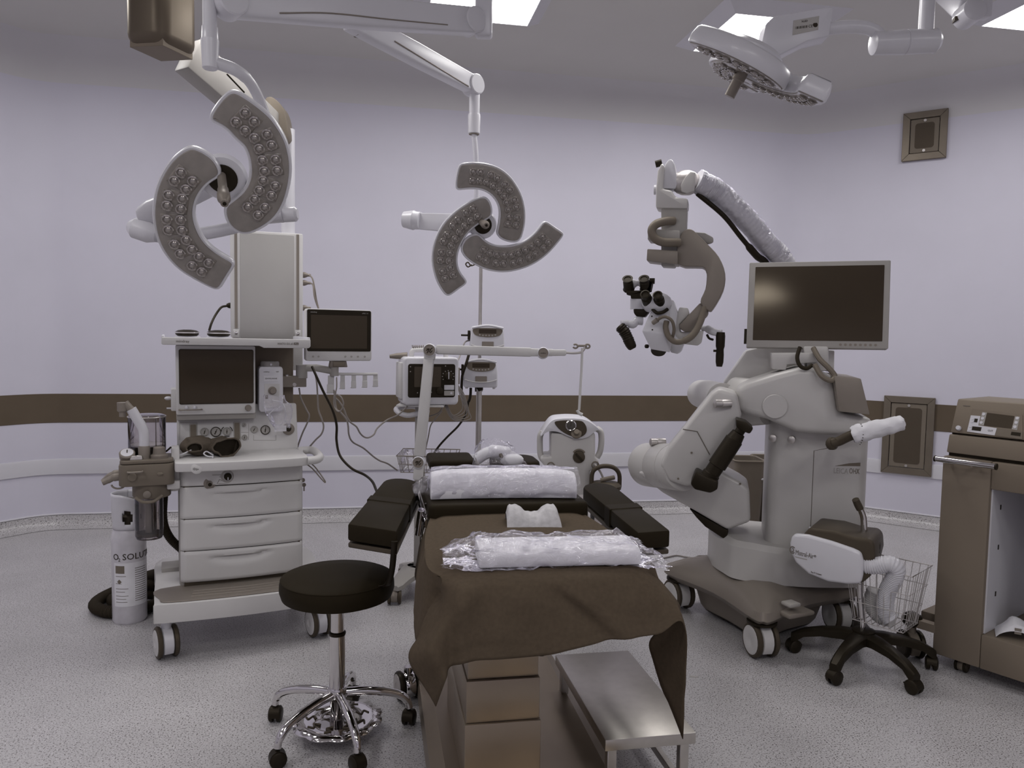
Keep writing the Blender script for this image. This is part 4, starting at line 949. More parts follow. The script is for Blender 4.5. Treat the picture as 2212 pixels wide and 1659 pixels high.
mb = MB(); mb.loft([[f1.p(-hw, y, z) for y, z in ((0, 0.002), (0, 0.035), (0.012, 0.046), (0.135, 0.050), (0.14, 0.002))], [f1.p(hw, y, z) for y, z in ((0, 0.002), (0, 0.035), (0.012, 0.046), (0.135, 0.050), (0.14, 0.002))]])
mb.build('foam', MT['foam'], wp, bev=0.006, seg=2)
film_tube(f1, -hw-0.085, hw+0.055, 0.105, 0.062, 0.0, 0.011, n=60, y0=0.075, seed=3.1).build('film', MT['film'], wp, ang=25)
# contoured foam head rest
c_ = onz(1155, 1140, 0.80); f2 = Fr(c_, R(-4)); f2.o.z = 0.7985
w0 = (onz(1212, 1138, 0.80)-onz(1095, 1141, 0.80)).length/2
rows = []; nu, nv = 30, 14
for j in range(nv+1):
    v = j/nv; row = []
    for i in range(nu+1):
        u = 2*i/nu-1; x = u*w0*(1.0-0.06*v); dip = math.exp(-(u/0.42)**4)
        hmax = 0.058-0.028*dip*(0.35+0.65*v); e = min(1, (1-abs(u))*9)
        z = hmax*math.sin(min(1, v/0.55)*math.pi/2)**0.8*(0.5+0.5*e**0.5) if v < 0.75 else hmax*(0.5+0.5*e**0.5)*math.cos((v-0.75)/0.25*math.pi/2)**0.5
        z += 0.0012*math.sin(u*70+v*6)*(1 if v < 0.8 else 0)
        row.append(f2.p(x, v*0.12, max(0.0, z)))
    rows.append(row)
MT['gel'] = mat('ribbed_foam', (0.50, 0.485, 0.50), 0.6, var=0.12, nscale=60, bump=0.3, bscale=220)
hr = MB().grid(rows).build('head_rest', MT['gel'], ang=60); tag(hr, 'small white contoured foam head rest lying on the drape', 'head rest')
# wrapped bolster on the back section
a_ = onz(930, 1081, 0.836); b_ = onz(1246, 1078, 0.836); f3 = Fr((a_+b_)/2, math.atan2(b_.y-a_.y, b_.x-a_.x)); hw = (b_-a_).length/2
f3.o.z = 0.8355
wb = thing('wrapped_bolster', 'white bolster tightly wrapped in clear film across the middle of the table', 'wrapped bolster', f3, 'plastic-wrapped pads')
prof = [(0, 0.002), (-0.004, 0.03), (0.004, 0.06), (0.022, 0.082), (0.05, 0.092), (0.10, 0.088), (0.128, 0.06), (0.13, 0.002)]
rings = []
for i in range(13):
    u = i/12; x = -hw+2*hw*u; sag = 0.018*(1-(2*u-1)**2)
    rings.append([f3.p(x, y+sag*0.8, z*(0.94 if i in (0, 12) else 1)+sag*0.35*(z/0.09)) for y, z in prof])
mb = MB(); mb.loft(rings); mb.build('bolster', MT['foam'], wb, bev=0.004, ang=50)
rows = []
for i in range(71):
    u = i/70; x = -hw-0.055+(2*hw+0.065)*u; sag = 0.018*(1-(2*u-1)**2); row = []; P_ = bez2(prof, 7, closed=False)
    e = (x+hw)/0.055 if x < -hw else 1.0
    for j, (y, z) in enumerate(P_):
        cz, cy_ = 0.02, 0.02; s = 1.05 if e >= 1 else 0.35+0.45*max(0, e+1)
        p = f3.p(x, 0.065+(y-0.065)*(s if s > 1 else 0.6)+sag*0.8, 0.001+z*s+sag*0.35*(z/0.09)+0.003)
        w_ = wrinkle(p, 16, 0.006 if e >= 1 else 0.028) + wrinkle(p, 42, 0.0035)
        row.append(p+w_)
    rows.append(row)
MB().grid(rows).build('film', MT['film'], wb, ang=25)
# crumpled bag on the head section
P = at(1078, 1008, 3.18); f4 = Fr((P.x, P.y, 0.0), 0.0); f4.o.z = P.z
cb = thing('crumpled_bag', 'crumpled clear bag holding white tubing parts at the head of the table', 'plastic bag', f4, 'plastic-wrapped pads')
rows = []
for j in range(25):
    v = j/24; row = []
    for i in range(37):
        t = 2*math.pi*i/36; s = math.sin(math.pi*min(0.999, 0.5-0.5*v+0.02))**0.6
        wx = 0.125*(0.95-0.55*v**1.2); p = f4.p(wx*math.cos(t)-0.02*v, 0.05*math.sin(t)*(1-0.5*v), 0.115*v)
        w_ = wrinkle(p, 17, 0.022) + wrinkle(p, 45, 0.009); w_.z = w_.z if j else 0
        q = p+w_; q.z = max(q.z, f4.o.z+0.001); row.append(q)
    rows.append(row)
MB().grid(rows).build('film', MT['film'], cb, ang=25)
mb = MB(); mb.tube(bez([f4.p(-0.09, 0, 0.035), f4.p(-0.05, -0.01, 0.06), f4.p(0.0, 0, 0.058), f4.p(0.05, 0.01, 0.045), f4.p(0.085, 0, 0.02)], 6), [0.024]*8+[0.03]*9+[0.02]*8, 12); mb.build('white_part', MT['foam'], cb)
MB().cyl(f4.p(0.0, -0.03, 0.05), f4.p(0.005, -0.034, 0.052), 0.010, n=14).build('port', MT['grey'], cb)
MB().ball(f4.p(0.05, -0.02, 0.03), 0.05, 0.03, 0.028, 14).build('white_part', MT['foam'], cb)

# ================================================================ steel foot step
s_ = [onz(1303, 1597, 0.24), onz(1495, 1580, 0.24), onz(1365, 1407, 0.24), onz(1205, 1412, 0.24)]
sx0, sx1, sy0, sy1 = 0.672, 0.955, 2.085, 2.69
SF = Fr(((sx0+sx1)/2, (sy0+sy1)/2, 0), R(0.5)); hx, hy = (sx1-sx0)/2, (sy1-sy0)/2
fs = thing('foot_step', 'low brushed steel foot step standing beside the operating table', 'step stool', SF)
MB().box(SF, -hx, hx, -hy, hy, 0.205, 0.24).build('top', MT['steel'], fs, bev=0.003, seg=2)
for sx in (-1, 1):
    for sy in (-1, 1):
        MB().box(SF, sx*(hx-0.028)-0.014, sx*(hx-0.028)+0.014, sy*(hy-0.03)-0.014, sy*(hy-0.03)+0.014, 0.006, 0.206).build('leg', MT['steel'], fs, bev=0.002, seg=1)
        MB().cyl(SF.p(sx*(hx-0.028), sy*(hy-0.03), 0), SF.p(sx*(hx-0.028), sy*(hy-0.03), 0.010), 0.014, n=12).build('foot', MT['rubber'], fs)
    MB().box(SF, sx*(hx-0.028)-0.010, sx*(hx-0.028)+0.010, -hy+0.04, hy-0.04, 0.05, 0.075).build('stretcher', MT['steel'], fs, bev=0.002, seg=1)
    MB().box(SF, -hx+0.04, hx-0.04, sx*(hy-0.03)-0.010, sx*(hy-0.03)+0.010, 0.05, 0.075).build('stretcher', MT['steel'], fs, bev=0.002, seg=1)
# ================================================================ surgical lamps
MT['towerp'] = mat('satin_panel', (0.40, 0.385, 0.375), 0.4, 0.1, var=0.02, nscale=6, spec=0.3)
MT['pend'] = mat('dull_pendant_paint', (0.115, 0.092, 0.070), 0.38, 0.3, var=0.04, nscale=6, spec=0.4, tint=(1, 0.9, 0.75))
MT['lens'] = mat('led_lens', (0.33, 0.30, 0.28), 0.08, 0.45, var=0.45, nscale=160, coat=1.0)
MT['glass2'] = glass_mat('lamp_glass', (0.86, 0.83, 0.83), 0.05, 0.35, base=0.06)
lens_mb = MB(); lens_mb.lathe((0, 0, 0), (0, 0, 1), [(0.0135, 0), (0.0135, 0.004), (0.0105, 0.0055), (0.0085, 0.003), (0.007, 0.0045), (0.004, 0.0068), (0.001, 0.0072)], n=14)
lens0 = lens_mb.build('lens', MT['lens']); lens_mesh = lens0.data; bpy.data.objects.remove(lens0)
def petal(root, pf, outer, inner, rmid, tmid, thick, nmod=5, bulge=0.012, name='petal'):
    """crescent lamp head in the plane frame pf (x, z in plane, -y towards the lit side); outer/inner run from root to tail"""
    O = outer + tmid + inner[::-1] + rmid[::-1]
    raw = bez2(O, 6); out = []; acc = 0.0; N_ = len(raw)
    per = sum(math.hypot(raw[(i+1) % N_][0]-raw[i][0], raw[(i+1) % N_][1]-raw[i][1]) for i in range(N_)); step = per/150; nxt = 0.0
    for i in range(N_):
        a, b = raw[i], raw[(i+1) % N_]; l = math.hypot(b[0]-a[0], b[1]-a[1])
        while nxt <= acc+l and len(out) < 150: t = (nxt-acc)/max(l, 1e-9); out.append((a[0]+(b[0]-a[0])*t, a[1]+(b[1]-a[1])*t)); nxt += step
        acc += l
    for _ in range(4):
        M_ = len(out); out = [((out[i-1][0]+2*out[i][0]+out[(i+1) % M_][0])/4, (out[i-1][1]+2*out[i][1]+out[(i+1) % M_][1])/4) for i in range(M_)]
    cx = sum(p[0] for p in out)/len(out); cz = sum(p[1] for p in out)/len(out)
    def shrink(k):
        # move outline points inwards along their normals
        n = len(out); r = []; ar = sum(out[i][0]*out[(i+1) % n][1]-out[(i+1) % n][0]*out[i][1] for i in range(n)); sg = 1 if ar > 0 else -1
        for i in range(n):
            a, b = out[i-1], out[(i+1) % n]; dx, dz = b[0]-a[0], b[1]-a[1]; l = math.hypot(dx, dz) or 1
            r.append((out[i][0]-sg*dz/l*k, out[i][1]+sg*dx/l*k))
        return r
    rings = [[pf.p(a, thick, c) for a, c in shrink(0.022)], [pf.p(a, thick*0.85, c) for a, c in shrink(0.010)], [pf.p(a, thick*0.45, c) for a, c in shrink(0.001)], [pf.p(a, 0.006, c) for a, c in out], [pf.p(a, 0.0, c) for a, c in shrink(0.003)], [pf.p(a, 0.001, c) for a, c in shrink(0.008)]]
    h = MB(); h.loft(rings); ho = h.build(name, MT['white'], root, ang=50)
    cv = MB(); cv.loft([[pf.p(a, 0.0025, c) for a, c in shrink(0.0085)], [pf.p(a, -0.003, c) for a, c in shrink(0.011)], [pf.p(a, -0.0045, c) for a, c in shrink(0.017)]]); cv.build('cover', MT['petal'], ho, ang=50)
    # LED modules along the centre line
    n = len(outer); cl = [((outer[i][0]+inner[i][0])/2, (outer[i][1]+inner[i][1])/2) for i in range(n)]
    wd = [math.hypot(outer[i][0]-inner[i][0], outer[i][1]-inner[i][1]) for i in range(n)]
    L = [0]
    for a, b in zip(cl, cl[1:]): L.append(L[-1]+math.hypot(b[0]-a[0], b[1]-a[1]))
    def pos(s):
        j = 0
        while j < n-2 and L[j+1] < s: j += 1
        t = (s-L[j])/(L[j+1]-L[j]); a, b = cl[j], cl[j+1]; dx, dz = b[0]-a[0], b[1]-a[1]; l = math.hypot(dx, dz)
        return (a[0]+dx*t, a[1]+dz*t), (dx/l, dz/l), wd[j]+(wd[j+1]-wd[j])*t
    for k in range(nmod):
        s = L[-1]*(0.09+0.82*(k+0.5)/nmod); (x, z), (tx, tz), w = pos(s); half = L[-1]*0.82/nmod*0.46; ww = min(w*0.37, half*1.15)
        q = [(x+tx*a*half-tz*b*ww, z+tz*a*half+tx*b*ww) for a, b in ((-1, -1), (1, -1), (1, 1), (-1, 1))]
        md_ = MB(); md_.loft([[pf.p(a, -0.004, c) for a, c in q], [pf.p(x+(a-x)*0.9, -0.0075, z+(c-z)*0.9) for a, c in q]]); md_.build('led_module', MT['module'], ho, bev=0.0012, seg=1)
        for a, b in ((-0.50, -0.5), (0.50, -0.5), (0.50, 0.5), (-0.50, 0.5)):
            P = pf.p(x+tx*a*half-tz*b*ww, -0.0076, z+tz*a*half+tx*b*ww)
            o = bpy.data.objects.new('lens', lens_mesh); COL.objects.link(o); o.parent = ho
            sc = min(half, ww)/0.0275
            M = Matrix((pf.x, pf.z, -pf.y)).transposed().to_4x4() @ Matrix.Scale(sc, 4); M.translation = P
            o.matrix_local = WM[root].inverted() @ M; WM[o] = M
    return ho
def planeframe(c, n, up=V((0, 0, 1))):
    n = n.normalized(); x = up.cross(n)            # n points to the lit side
    x = (-n).cross(up)*-1
    x = n.cross(up)*-1 if False else (up.cross(n)).normalized()
    z = n.cross(x).normalized()
    return Fr(c, x=x, y=-n, z=z)
def pxs(pf, L): return [pf.q(a, b) for a, b in L]
C1 = lambda L: [(200+x/4.148, y/4.148) for x, y in L]
C2 = lambda L: [(250+x/4.148, 280+y/4.148) for x, y in L]
C3 = lambda L: [(860+x/4.879, 320+y/4.879) for x, y in L]
def handle(root, pf, a, b, r=0.020, L=0.12):
    MB().lathe(pf.p(a, -0.004, b), -pf.y, [(r*1.0, 0), (r*0.95, L*0.45), (r*1.15, L*0.50), (r*1.15, L*0.62), (r*1.25, L*0.66), (r*1.25, L*0.82), (r*0.8, L*0.90), (r*0.75, L)], n=20).build('handle', MT['champ'], root)
    MB().cyl(pf.p(a, -L-0.004, b), pf.p(a, -L-0.006, b), r*0.4, n=12).build('handle_bore', MT['black'], root)
def beam(mb, A_, B_, w0, h0, w1, h1, up=V((0, 0, 1))):
    d = (B_-A_).normalized(); s = d.cross(up).normalized(); u = s.cross(d)
    ring = lambda c, w, h: [c - s*w - u*h, c + s*w - u*h, c + s*w + u*h, c - s*w + u*h]
    return mb.loft([ring(A_, w0, h0), ring(A_.lerp(B_, 0.5), (w0+w1)/2, (h0+h1)/2*1.08), ring(B_, w1, h1)])

# ---- lamp over the workstation side (two lamp heads in view)
c1_ = at(480, 408, 2.50); n1 = (-FW*0.82 - UP*0.54 + RT*0.20)
PF1 = planeframe(c1_, n1)
L1 = thing('surgical_lamp', 'large two-petal surgical lamp on a spring arm in front of the workstation', 'surgical lamp', PF1, 'ceiling-hung surgical lamps')
petal(L1, PF1, pxs(PF1, C2([(1230, 930), (1400, 830), (1500, 700), (1560, 520), (1580, 330), (1550, 150)]) + C1([(1700, 1180), (1600, 1040), (1470, 930), (1370, 860), (1280, 810)])),
      pxs(PF1, C2([(965, 700), (1050, 620), (1130, 550), (1180, 460), (1195, 360), (1180, 250), (1140, 150)]) + C1([(1280, 1260), (1190, 1160), (1100, 1110), (1035, 1060)])),
      pxs(PF1, C2([(1110, 938), (1000, 850)])), pxs(PF1, C1([(1225, 812), (1130, 900)])), 0.055)
petal(L1, PF1, pxs(PF1, C2([(600, 180), (500, 260), (410, 390), (350, 540), (325, 720), (335, 860), (370, 1000), (440, 1130), (560, 1260), (720, 1360), (870, 1435)])),
      pxs(PF1, C2([(945, 420), (860, 470), (790, 540), (730, 640), (710, 760), (730, 860), (770, 950), (820, 1020), (890, 1080), (980, 1140), (1065, 1185)])),
      pxs(PF1, C2([(690, 150), (850, 230), (930, 330)])), pxs(PF1, C2([(930, 1440), (1000, 1330), (1070, 1220)])), 0.055)
hx_, hz_ = PF1.q(479, 392)
MB().lathe(PF1.p(hx_, 0.075, hz_), -PF1.y, [(0.03, 0), (0.07, 0.01), (0.078, 0.03), (0.070, 0.045), (0.05, 0.047)], n=30).build('hub', MT['white'], L1)
MB().lathe(PF1.p(hx_, 0.030, hz_), -PF1.y, [(0.047, 0), (0.047, 0.006), (0.040, 0.008)], n=28).build('hub_disc', MT['black'], L1)
hA = PF1.p(PF1.q(477, 384)[0], 0.02, PF1.q(477, 384)[1]); hB = at(485, 440, 2.36); hL = (hB-hA).length
MB().lathe(hA, hB-hA, [(0.014, 0), (0.014, hL*0.5), (0.017, hL*0.52), (0.017, hL*0.66), (0.020, hL*0.68), (0.020, hL*0.84), (0.012, hL*0.92), (0.012, hL)], n=20).build('handle', MT['champ'], L1)
MB().cyl(hB, hB+(hB-hA).normalized()*0.002, 0.006, n=12).build('handle_bore', MT['black'], L1)
bl = [PF1.q(*p) for p in ((470, 395), (300, 462), (277, 480), (283, 500), (330, 512), (420, 465), (490, 430))]
mb = MB(); mb.prism([PF1.p(a, 0.10, c) for a, c in bl], PF1.y*0.035); mb.build('hub_bracket', MT['white'], L1, bev=0.008)
yk = [(290, 492), (340, 510), (400, 508), (450, 503), (510, 490), (570, 470), (605, 463)]
MB().tube(bez([at(px, py, 2.62+0.02*i) for i, (px, py) in enumerate(yk)], 5), 0.022, 14).build('lower_yoke', MT['white'], L1)
MB().lathe(at(280, 488, 2.62), (at(330, 505, 2.62)-at(280, 488, 2.62)), [(0.020, 0), (0.036, 0.02), (0.036, 0.07), (0.024, 0.10)], n=22).build('yoke_end', MT['white'], L1)
jc0 = at(575, 468, 2.76); jc1 = at(643, 462, 2.76)
MB().lathe(jc0, jc1-jc0, [(0.020, 0), (0.026, 0.006), (0.026, (jc1-jc0).length*0.55), (0.024, (jc1-jc0).length*0.56), (0.026, (jc1-jc0).length*0.57), (0.027, (jc1-jc0).length*0.93), (0.018, (jc1-jc0).length)], n=24).build('yoke_joint', MT['white'], L1)
up_ = [(455, 132, 2.50), (480, 140, 2.52), (510, 152, 2.55), (535, 172, 2.60), (553, 200, 2.65), (570, 240, 2.70), (590, 300, 2.74), (605, 380, 2.76), (610, 455, 2.76)]
MB().tube(bez([at(*p) for p in up_], 5), [0.020]*15+[0.018]*15+[0.016]*11, 14).build('upper_yoke', MT['white'], L1)
s0 = at(454, 150, 2.50); s1 = V((s0.x, s0.y, at(454, 2, 2.50).z)); h_ = s1.z-s0.z
MB().lathe(s0, (0, 0, 1), [(0.020, 0), (0.0245, 0.004), (0.0285, h_*0.38), (0.0285, h_*0.42), (0.026, h_*0.425)], n=26).build('shaft_collar', MT['white'], L1)
MB().lathe(s0+V((0, 0, h_*0.40)), (0, 0, 1), [(0.0265, 0), (0.025, h_*0.2), (0.022, h_*0.22), (0.022, h_*1.0)], n=26).build('shaft', MT['white'], L1)
jL = at(497, 6, 2.50); jR = at(1018, 47, 3.08)
sp = MB(); beam(sp, jL, jR, 0.030, 0.046, 0.034, 0.050); sp.build('spring_arm', MT['white'], L1, bev=0.012, seg=3)
s_dir = (jR-jL).normalized().cross(V((0, 0, 1))).normalized()
for c, r in ((jL, 0.049), (jR, 0.049)):
    MB().lathe(c - s_dir*0.042*(1 if s_dir.dot(FW) > 0 else -1), s_dir*(1 if s_dir.dot(FW) > 0 else -1), [(r*0.9, 0), (r, 0.004), (r, 0.080), (r*0.9, 0.084)], n=30).build('joint_cap', MT['white'], L1)
sl = MB(); q0 = jL.lerp(jR, 0.16) - V((0, 0, 0.052)); q1 = jL.lerp(jR, 0.86) - V((0, 0, 0.030)); off = -s_dir*0.033*(1 if s_dir.dot(FW) > 0 else -1)
sl.tube(bez([q0+off+V((0, 0, 0.02)), jL.lerp(jR, 0.35)+off-V((0, 0, 0.02)), jL.lerp(jR, 0.6)+off-V((0, 0, 0.026)), q1+off], 6), 0.0025, 6); sl.build('arm_seam', MT['champ'], L1)
mb = MB(); mb.box(Fr(at(1045, 40, 3.10), R(-10)), -0.035, 0.035, -0.03, 0.03, -0.075, 0.10); mb.build('joint_block', MT['white'], L1, bev=0.012, seg=3)
jt = at(1047, -12, 3.10); MB().cyl(jt, V((jt.x, jt.y, 2.98)), 0.030, n=22).build('drop_tube', MT['white'], L1)
hub_c = at(1230, -330, 3.0); HB = V((hub_c.x, 2.75, 0))
ea = MB(); beam(ea, V((jt.x, jt.y, 2.95)), V((HB.x, HB.y, 2.98)), 0.03, 0.035, 0.035, 0.04); ea.build('extension_arm', MT['white'], L1, bev=0.01)
MB().cyl(V((HB.x, HB.y, 2.94)), V((HB.x, HB.y, ZC)), 0.05, n=24).build('ceiling_post', MT['white'], L1)
MB().lathe(V((HB.x, HB.y, ZC)), (0, 0, -1), [(0.16, 0), (0.16, 0.03), (0.10, 0.06)], n=28).build('ceiling_rose', MT['white'], L1)

# ---- three-petal lamp in the middle
c2_ = at(1042, 486, 3.80); n2 = (-FW*0.93 + RT*0.20 - UP*0.30)
PF2 = planeframe(c2_, n2)
L2 = thing('surgical_lamp', 'three-petal swirl surgical lamp hanging over the middle of the room', 'surgical lamp', PF2, 'ceiling-hung surgical lamps')
PET = [([(1290, 970), (1330, 860), (1347, 740), (1340, 620), (1310, 500), (1255, 390), (1175, 285), (1070, 205), (940, 160), (800, 145), (670, 158)],
        [(1035, 905), (1050, 820), (1062, 730), (1062, 650), (1035, 570), (985, 505), (920, 460), (850, 438), (760, 435), (690, 440), (625, 447)], [(1220, 998), (1100, 970)], [(635, 190), (605, 330), (604, 420)]),
       ([(900, 505), (800, 535), (700, 590), (590, 670), (490, 770), (420, 880), (370, 1010), (350, 1150), (365, 1280), (410, 1420), (490, 1545)],
        [(985, 725), (900, 775), (810, 835), (740, 900), (690, 975), (650, 1060), (630, 1140), (630, 1220), (650, 1290), (690, 1350), (730, 1400)], [(960, 540), (995, 630)], [(540, 1560), (640, 1490), (725, 1430)]),
       ([(700, 1150), (790, 1220), (900, 1275), (1020, 1305), (1140, 1310), (1260, 1290), (1380, 1250), (1490, 1190), (1590, 1110), (1680, 1010), (1745, 925)],
        [(830, 895), (900, 950), (960, 995), (1030, 1018), (1110, 1028), (1200, 1020), (1290, 995), (1370, 950), (1440, 890), (1490, 830), (1530, 775)], [(658, 1060), (710, 950)], [(1750, 895), (1650, 825), (1560, 765)])]
petal_local = []
for o_, i_, r_, t_ in PET:
    args = [pxs(PF2, C3(q)) for q in (o_, i_, r_, t_)]; petal_local.append(args)
    petal(L2, PF2, args[0], args[1], args[2], args[3], 0.05)
hx_, hz_ = PF2.q(1045, 487)
MB().lathe(PF2.p(hx_, 0.07, hz_), -PF2.y, [(0.03, 0), (0.066, 0.01), (0.072, 0.03), (0.064, 0.045), (0.05, 0.047)], n=28).build('hub', MT['white'], L2)
MB().lathe(PF2.p(hx_, 0.026, hz_), -PF2.y, [(0.044, 0), (0.044, 0.006), (0.038, 0.008)], n=28).build('hub_disc', MT['black'], L2)
handle(L2, PF2, *PF2.q(1040, 480), r=0.016, L=0.14)
mb = MB(); b0 = at(1040, 485, 3.90); b1 = at(903, 478, 3.90); beam(mb, b0, b1, 0.015, 0.045, 0.015, 0.040); mb.build('hub_bracket', MT['white'], L2, bev=0.006)
e0 = at(908, 477, 3.90); e1 = at(870, 474, 3.92); MB().lathe(e0, e1-e0, [(0.044, 0), (0.046, 0.03), (0.050, 0.035), (0.040, 0.088), (0.030, 0.092)], n=24).build('bracket_end', MT['white'], L2)
s0 = at(1024, 290, 3.88); top = at(1024, 165, 3.88); h_ = top.z-s0.z
MB().lathe(s0, (0, 0, 1), [(0.024, 0), (0.030, 0.004), (0.032, h_*0.30), (0.030, h_*0.34)], n=24).build('shaft_collar', MT['white'], L2)
MB().cyl(s0+V((0, 0, h_*0.3)), V((s0.x, s0.y, top.z)), 0.027, n=24).build('shaft', MT['white'], L2)
MB().cyl(s0-V((0, 0, 0.002)), s0+V((0, 0, 0.004)), 0.026, n=20).build('collar_base', MT['grey'], L2)
MB().tube(bez([s0, at(1028, 340, 3.90), at(1029, 430, 3.95), at(1015, 470, 3.97), at(980, 482, 3.96)], 5), 0.014, 10).build('yoke', MT['white'], L2)
kR = at(1021, 184, 3.86); kL = at(752, 40, 3.30)
sp = MB(); beam(sp, kL, kR, 0.034, 0.046, 0.032, 0.042); sp.build('spring_arm', MT['white'], L2, bev=0.010, seg=3)
sd2 = (kR-kL).normalized().cross(V((0, 0, 1))).normalized(); sd2 = sd2 if sd2.dot(FW) > 0 else -sd2
MB().lathe(kR - sd2*0.040, sd2, [(0.044, 0), (0.049, 0.004), (0.049, 0.076), (0.044, 0.08)], n=28).build('joint_cap', MT['white'], L2)
MB().tube(bez([kL.lerp(kR, 0.30)-sd2*0.035-V((0, 0, 0.01)), kL.lerp(kR, 0.6)-sd2*0.034-V((0, 0, 0.022)), kL.lerp(kR, 0.92)-sd2*0.033-V((0, 0, 0.035))], 6), 0.003, 6).build('arm_seam', MT['champ'], L2)
tb_ = at(782, 70, 3.37); mb = MB(); mb.box(Fr(tb_-V((0, 0, 0.01)), R(30)), -0.03, 0.03, -0.02, 0.02, -0.012, 0.012); mb.build('arm_tab', MT['dgrey'], L2)
MB().cyl(V((kL.x, kL.y, kL.z-0.03)), V((kL.x, kL.y, 2.86)), 0.032, n=22).build('drop_tube', MT['white'], L2)
ea = MB(); beam(ea, V((kL.x, kL.y, 2.84)), V((HB.x, HB.y, 2.87)), 0.03, 0.035, 0.035, 0.035); ea.build('extension_arm', MT['white'], L2, bev=0.01)

# ---- tilted lamp at the right, seen from its side
c3_ = at(1602, 158, 3.15); n3 = (-RT*0.42 - UP*0.86 + FW*0.30).normalized()
e1 = (RT*0.90 - UP*0.42); e1 = (e1 - n3*e1.dot(n3)).normalized(); e2 = n3.cross(e1).normalized()
PF3 = Fr(c3_, x=e1, y=-n3, z=e2)
L3 = thing('surgical_lamp', 'surgical lamp seen edge-on with its face tilted down, near the top right', 'surgical lamp', PF3, 'ceiling-hung surgical lamps')
ang3 = R(41)
def rot(L, a, s=1.0): return [((x*math.cos(a)-z*math.sin(a))*s, (x*math.sin(a)+z*math.cos(a))*s) for x, z in L]
for k, args in enumerate(petal_local):
    q = [rot(a, ang3, 0.93) for a in args]; petal(L3, PF3, q[0], q[1], q[2], q[3], 0.075)
MB().lathe(PF3.p(0, 0.13, 0), -PF3.y, [(0.03, 0), (0.10, 0.012), (0.125, 0.03), (0.13, 0.075), (0.10, 0.10)], n=36).build('hub', MT['white'], L3)
MB().lathe(PF3.p(0.0, 0.02, 0), -PF3.y, [(0.026, 0), (0.026, 0.05), (0.022, 0.055), (0.022, 0.12)], n=20).build('handle', MT['champ'], L3)
hb0 = at(1650, 75, 3.20)
mb = MB(); hf3 = Fr(at(1715, 66, 3.22), x=(at(1790, 56, 3.22)-at(1640, 74, 3.22)), y=FW)
w_ = (at(1790, 58, 3.22)-at(1640, 74, 3.22)).length/2
plate(mb, hf3, [(-w_, -0.05), (-w_*0.9, 0.025), (-w_*0.7, 0.05), (w_*0.95, 0.062), (w_, 0.055), (w_*0.93, -0.055), (w_*0.3, -0.065), (-w_*0.5, -0.11)], -0.04, 0.04); mb.build('arm_housing', MT['white'], L3, bev=0.012, seg=3)
lb3 = MB(); plate(lb3, hf3, [(-0.02, -0.035), (0.087, -0.025), (0.089, 0.030), (-0.018, 0.024)], -0.0415, -0.0398); lb3.build('rating_plate', MT['label'], L3, flat=True)
text('XLED', hf3, 0.015, 0.012, -0.0417, 0.008, MT['ink'], L3); text('CE', hf3, 0.045, -0.012, -0.0417, 0.011, MT['ink'], L3)
bc = MB()
for k in range(12): bc.box(hf3, -0.008+0.0042*k, -0.008+0.0042*k+(0.0026 if k % 3 else 0.0014), -0.0418, -0.0416, -0.012, -0.002)
bco = bc.build('bar_code', MT['ink'], L3, flat=True); bco['kind'] = 'stuff'
MB().cyl(hf3.p(0.074, -0.0416, -0.004), hf3.p(0.074, -0.0420, -0.004), 0.010, n=18).build('round_symbol', MT['ink'], L3)
MB().tube(bez([at(*p) for p in ((1785, 62, 3.22), (1830, 58, 3.22), (1870, 60, 3.22), (1893, 70, 3.22), (1905, 84, 3.22))], 6), 0.026, 16).build('elbow', MT['white'], L3)
j0 = at(1884, 94, 3.22); j1 = at(2028, 88, 3.22); Lj = (j1-j0).length
MB().lathe(j0, j1-j0, [(0.034, 0), (0.046, 0.004), (0.046, Lj*0.10), (0.050, Lj*0.48), (0.047, Lj*0.49), (0.050, Lj*0.50), (0.047, Lj*0.92), (0.050, Lj*0.94), (0.034, Lj)], n=28).build('pivot', MT['white'], L3)
u0 = at(2000, 70, 3.22); MB().cyl(u0, V((u0.x, u0.y, 2.95)), 0.030, n=24).build('shaft', MT['white'], L3)
a0_ = V((u0.x, u0.y, 2.95)); b0_ = V((HB.x+0.9, HB.y-0.1, 2.97))
ea = MB(); beam(ea, a0_, b0_, 0.03, 0.04, 0.034, 0.045); ea.build('spring_arm', MT['white'], L3, bev=0.01)
MB().cyl(V((b0_.x, b0_.y, 2.92)), V((b0_.x, b0_.y, ZC)), 0.05, n=24).build('ceiling_post', MT['white'], L3)
# ---- a further arm passing the top right corner
k0 = at(2050, -8, 3.9); k1 = at(2100, 14, 3.55); ta = Fr(k1, 0)
L4 = thing('lamp_arm', 'white jointed lamp arm crossing beside the corner light panel', 'lamp arm', ta)
mb = MB(); beam(mb, at(2010, -60, 4.2), at(2092, 22, 3.6), 0.05, 0.055, 0.045, 0.05); mb.build('spring_arm', MT['white'], L4, bev=0.012, seg=3)
MB().lathe(at(2108, 18, 3.50), FW, [(0.045, 0), (0.052, 0.004), (0.052, 0.10), (0.045, 0.104)], n=28).build('joint_cap', MT['white'], L4)
mb = MB(); mb.box(Fr(at(2128, 5, 3.55), R(-10)), -0.028, 0.020, -0.03, 0.03, -0.075, 0.10); mb.build('joint_block', MT['white'], L4, bev=0.008)
mb = MB(); mb.box(Fr(at(2078, 42, 3.57), R(-25)), -0.035, 0.030, -0.02, 0.02, -0.008, 0.010); mb.build('arm_tab', MT['dgrey'], L4)
tt = at(2128, -25, 3.55); MB().cyl(tt, V((tt.x, tt.y, ZC)), 0.03, n=20).build('drop_tube', MT['white'], L4)

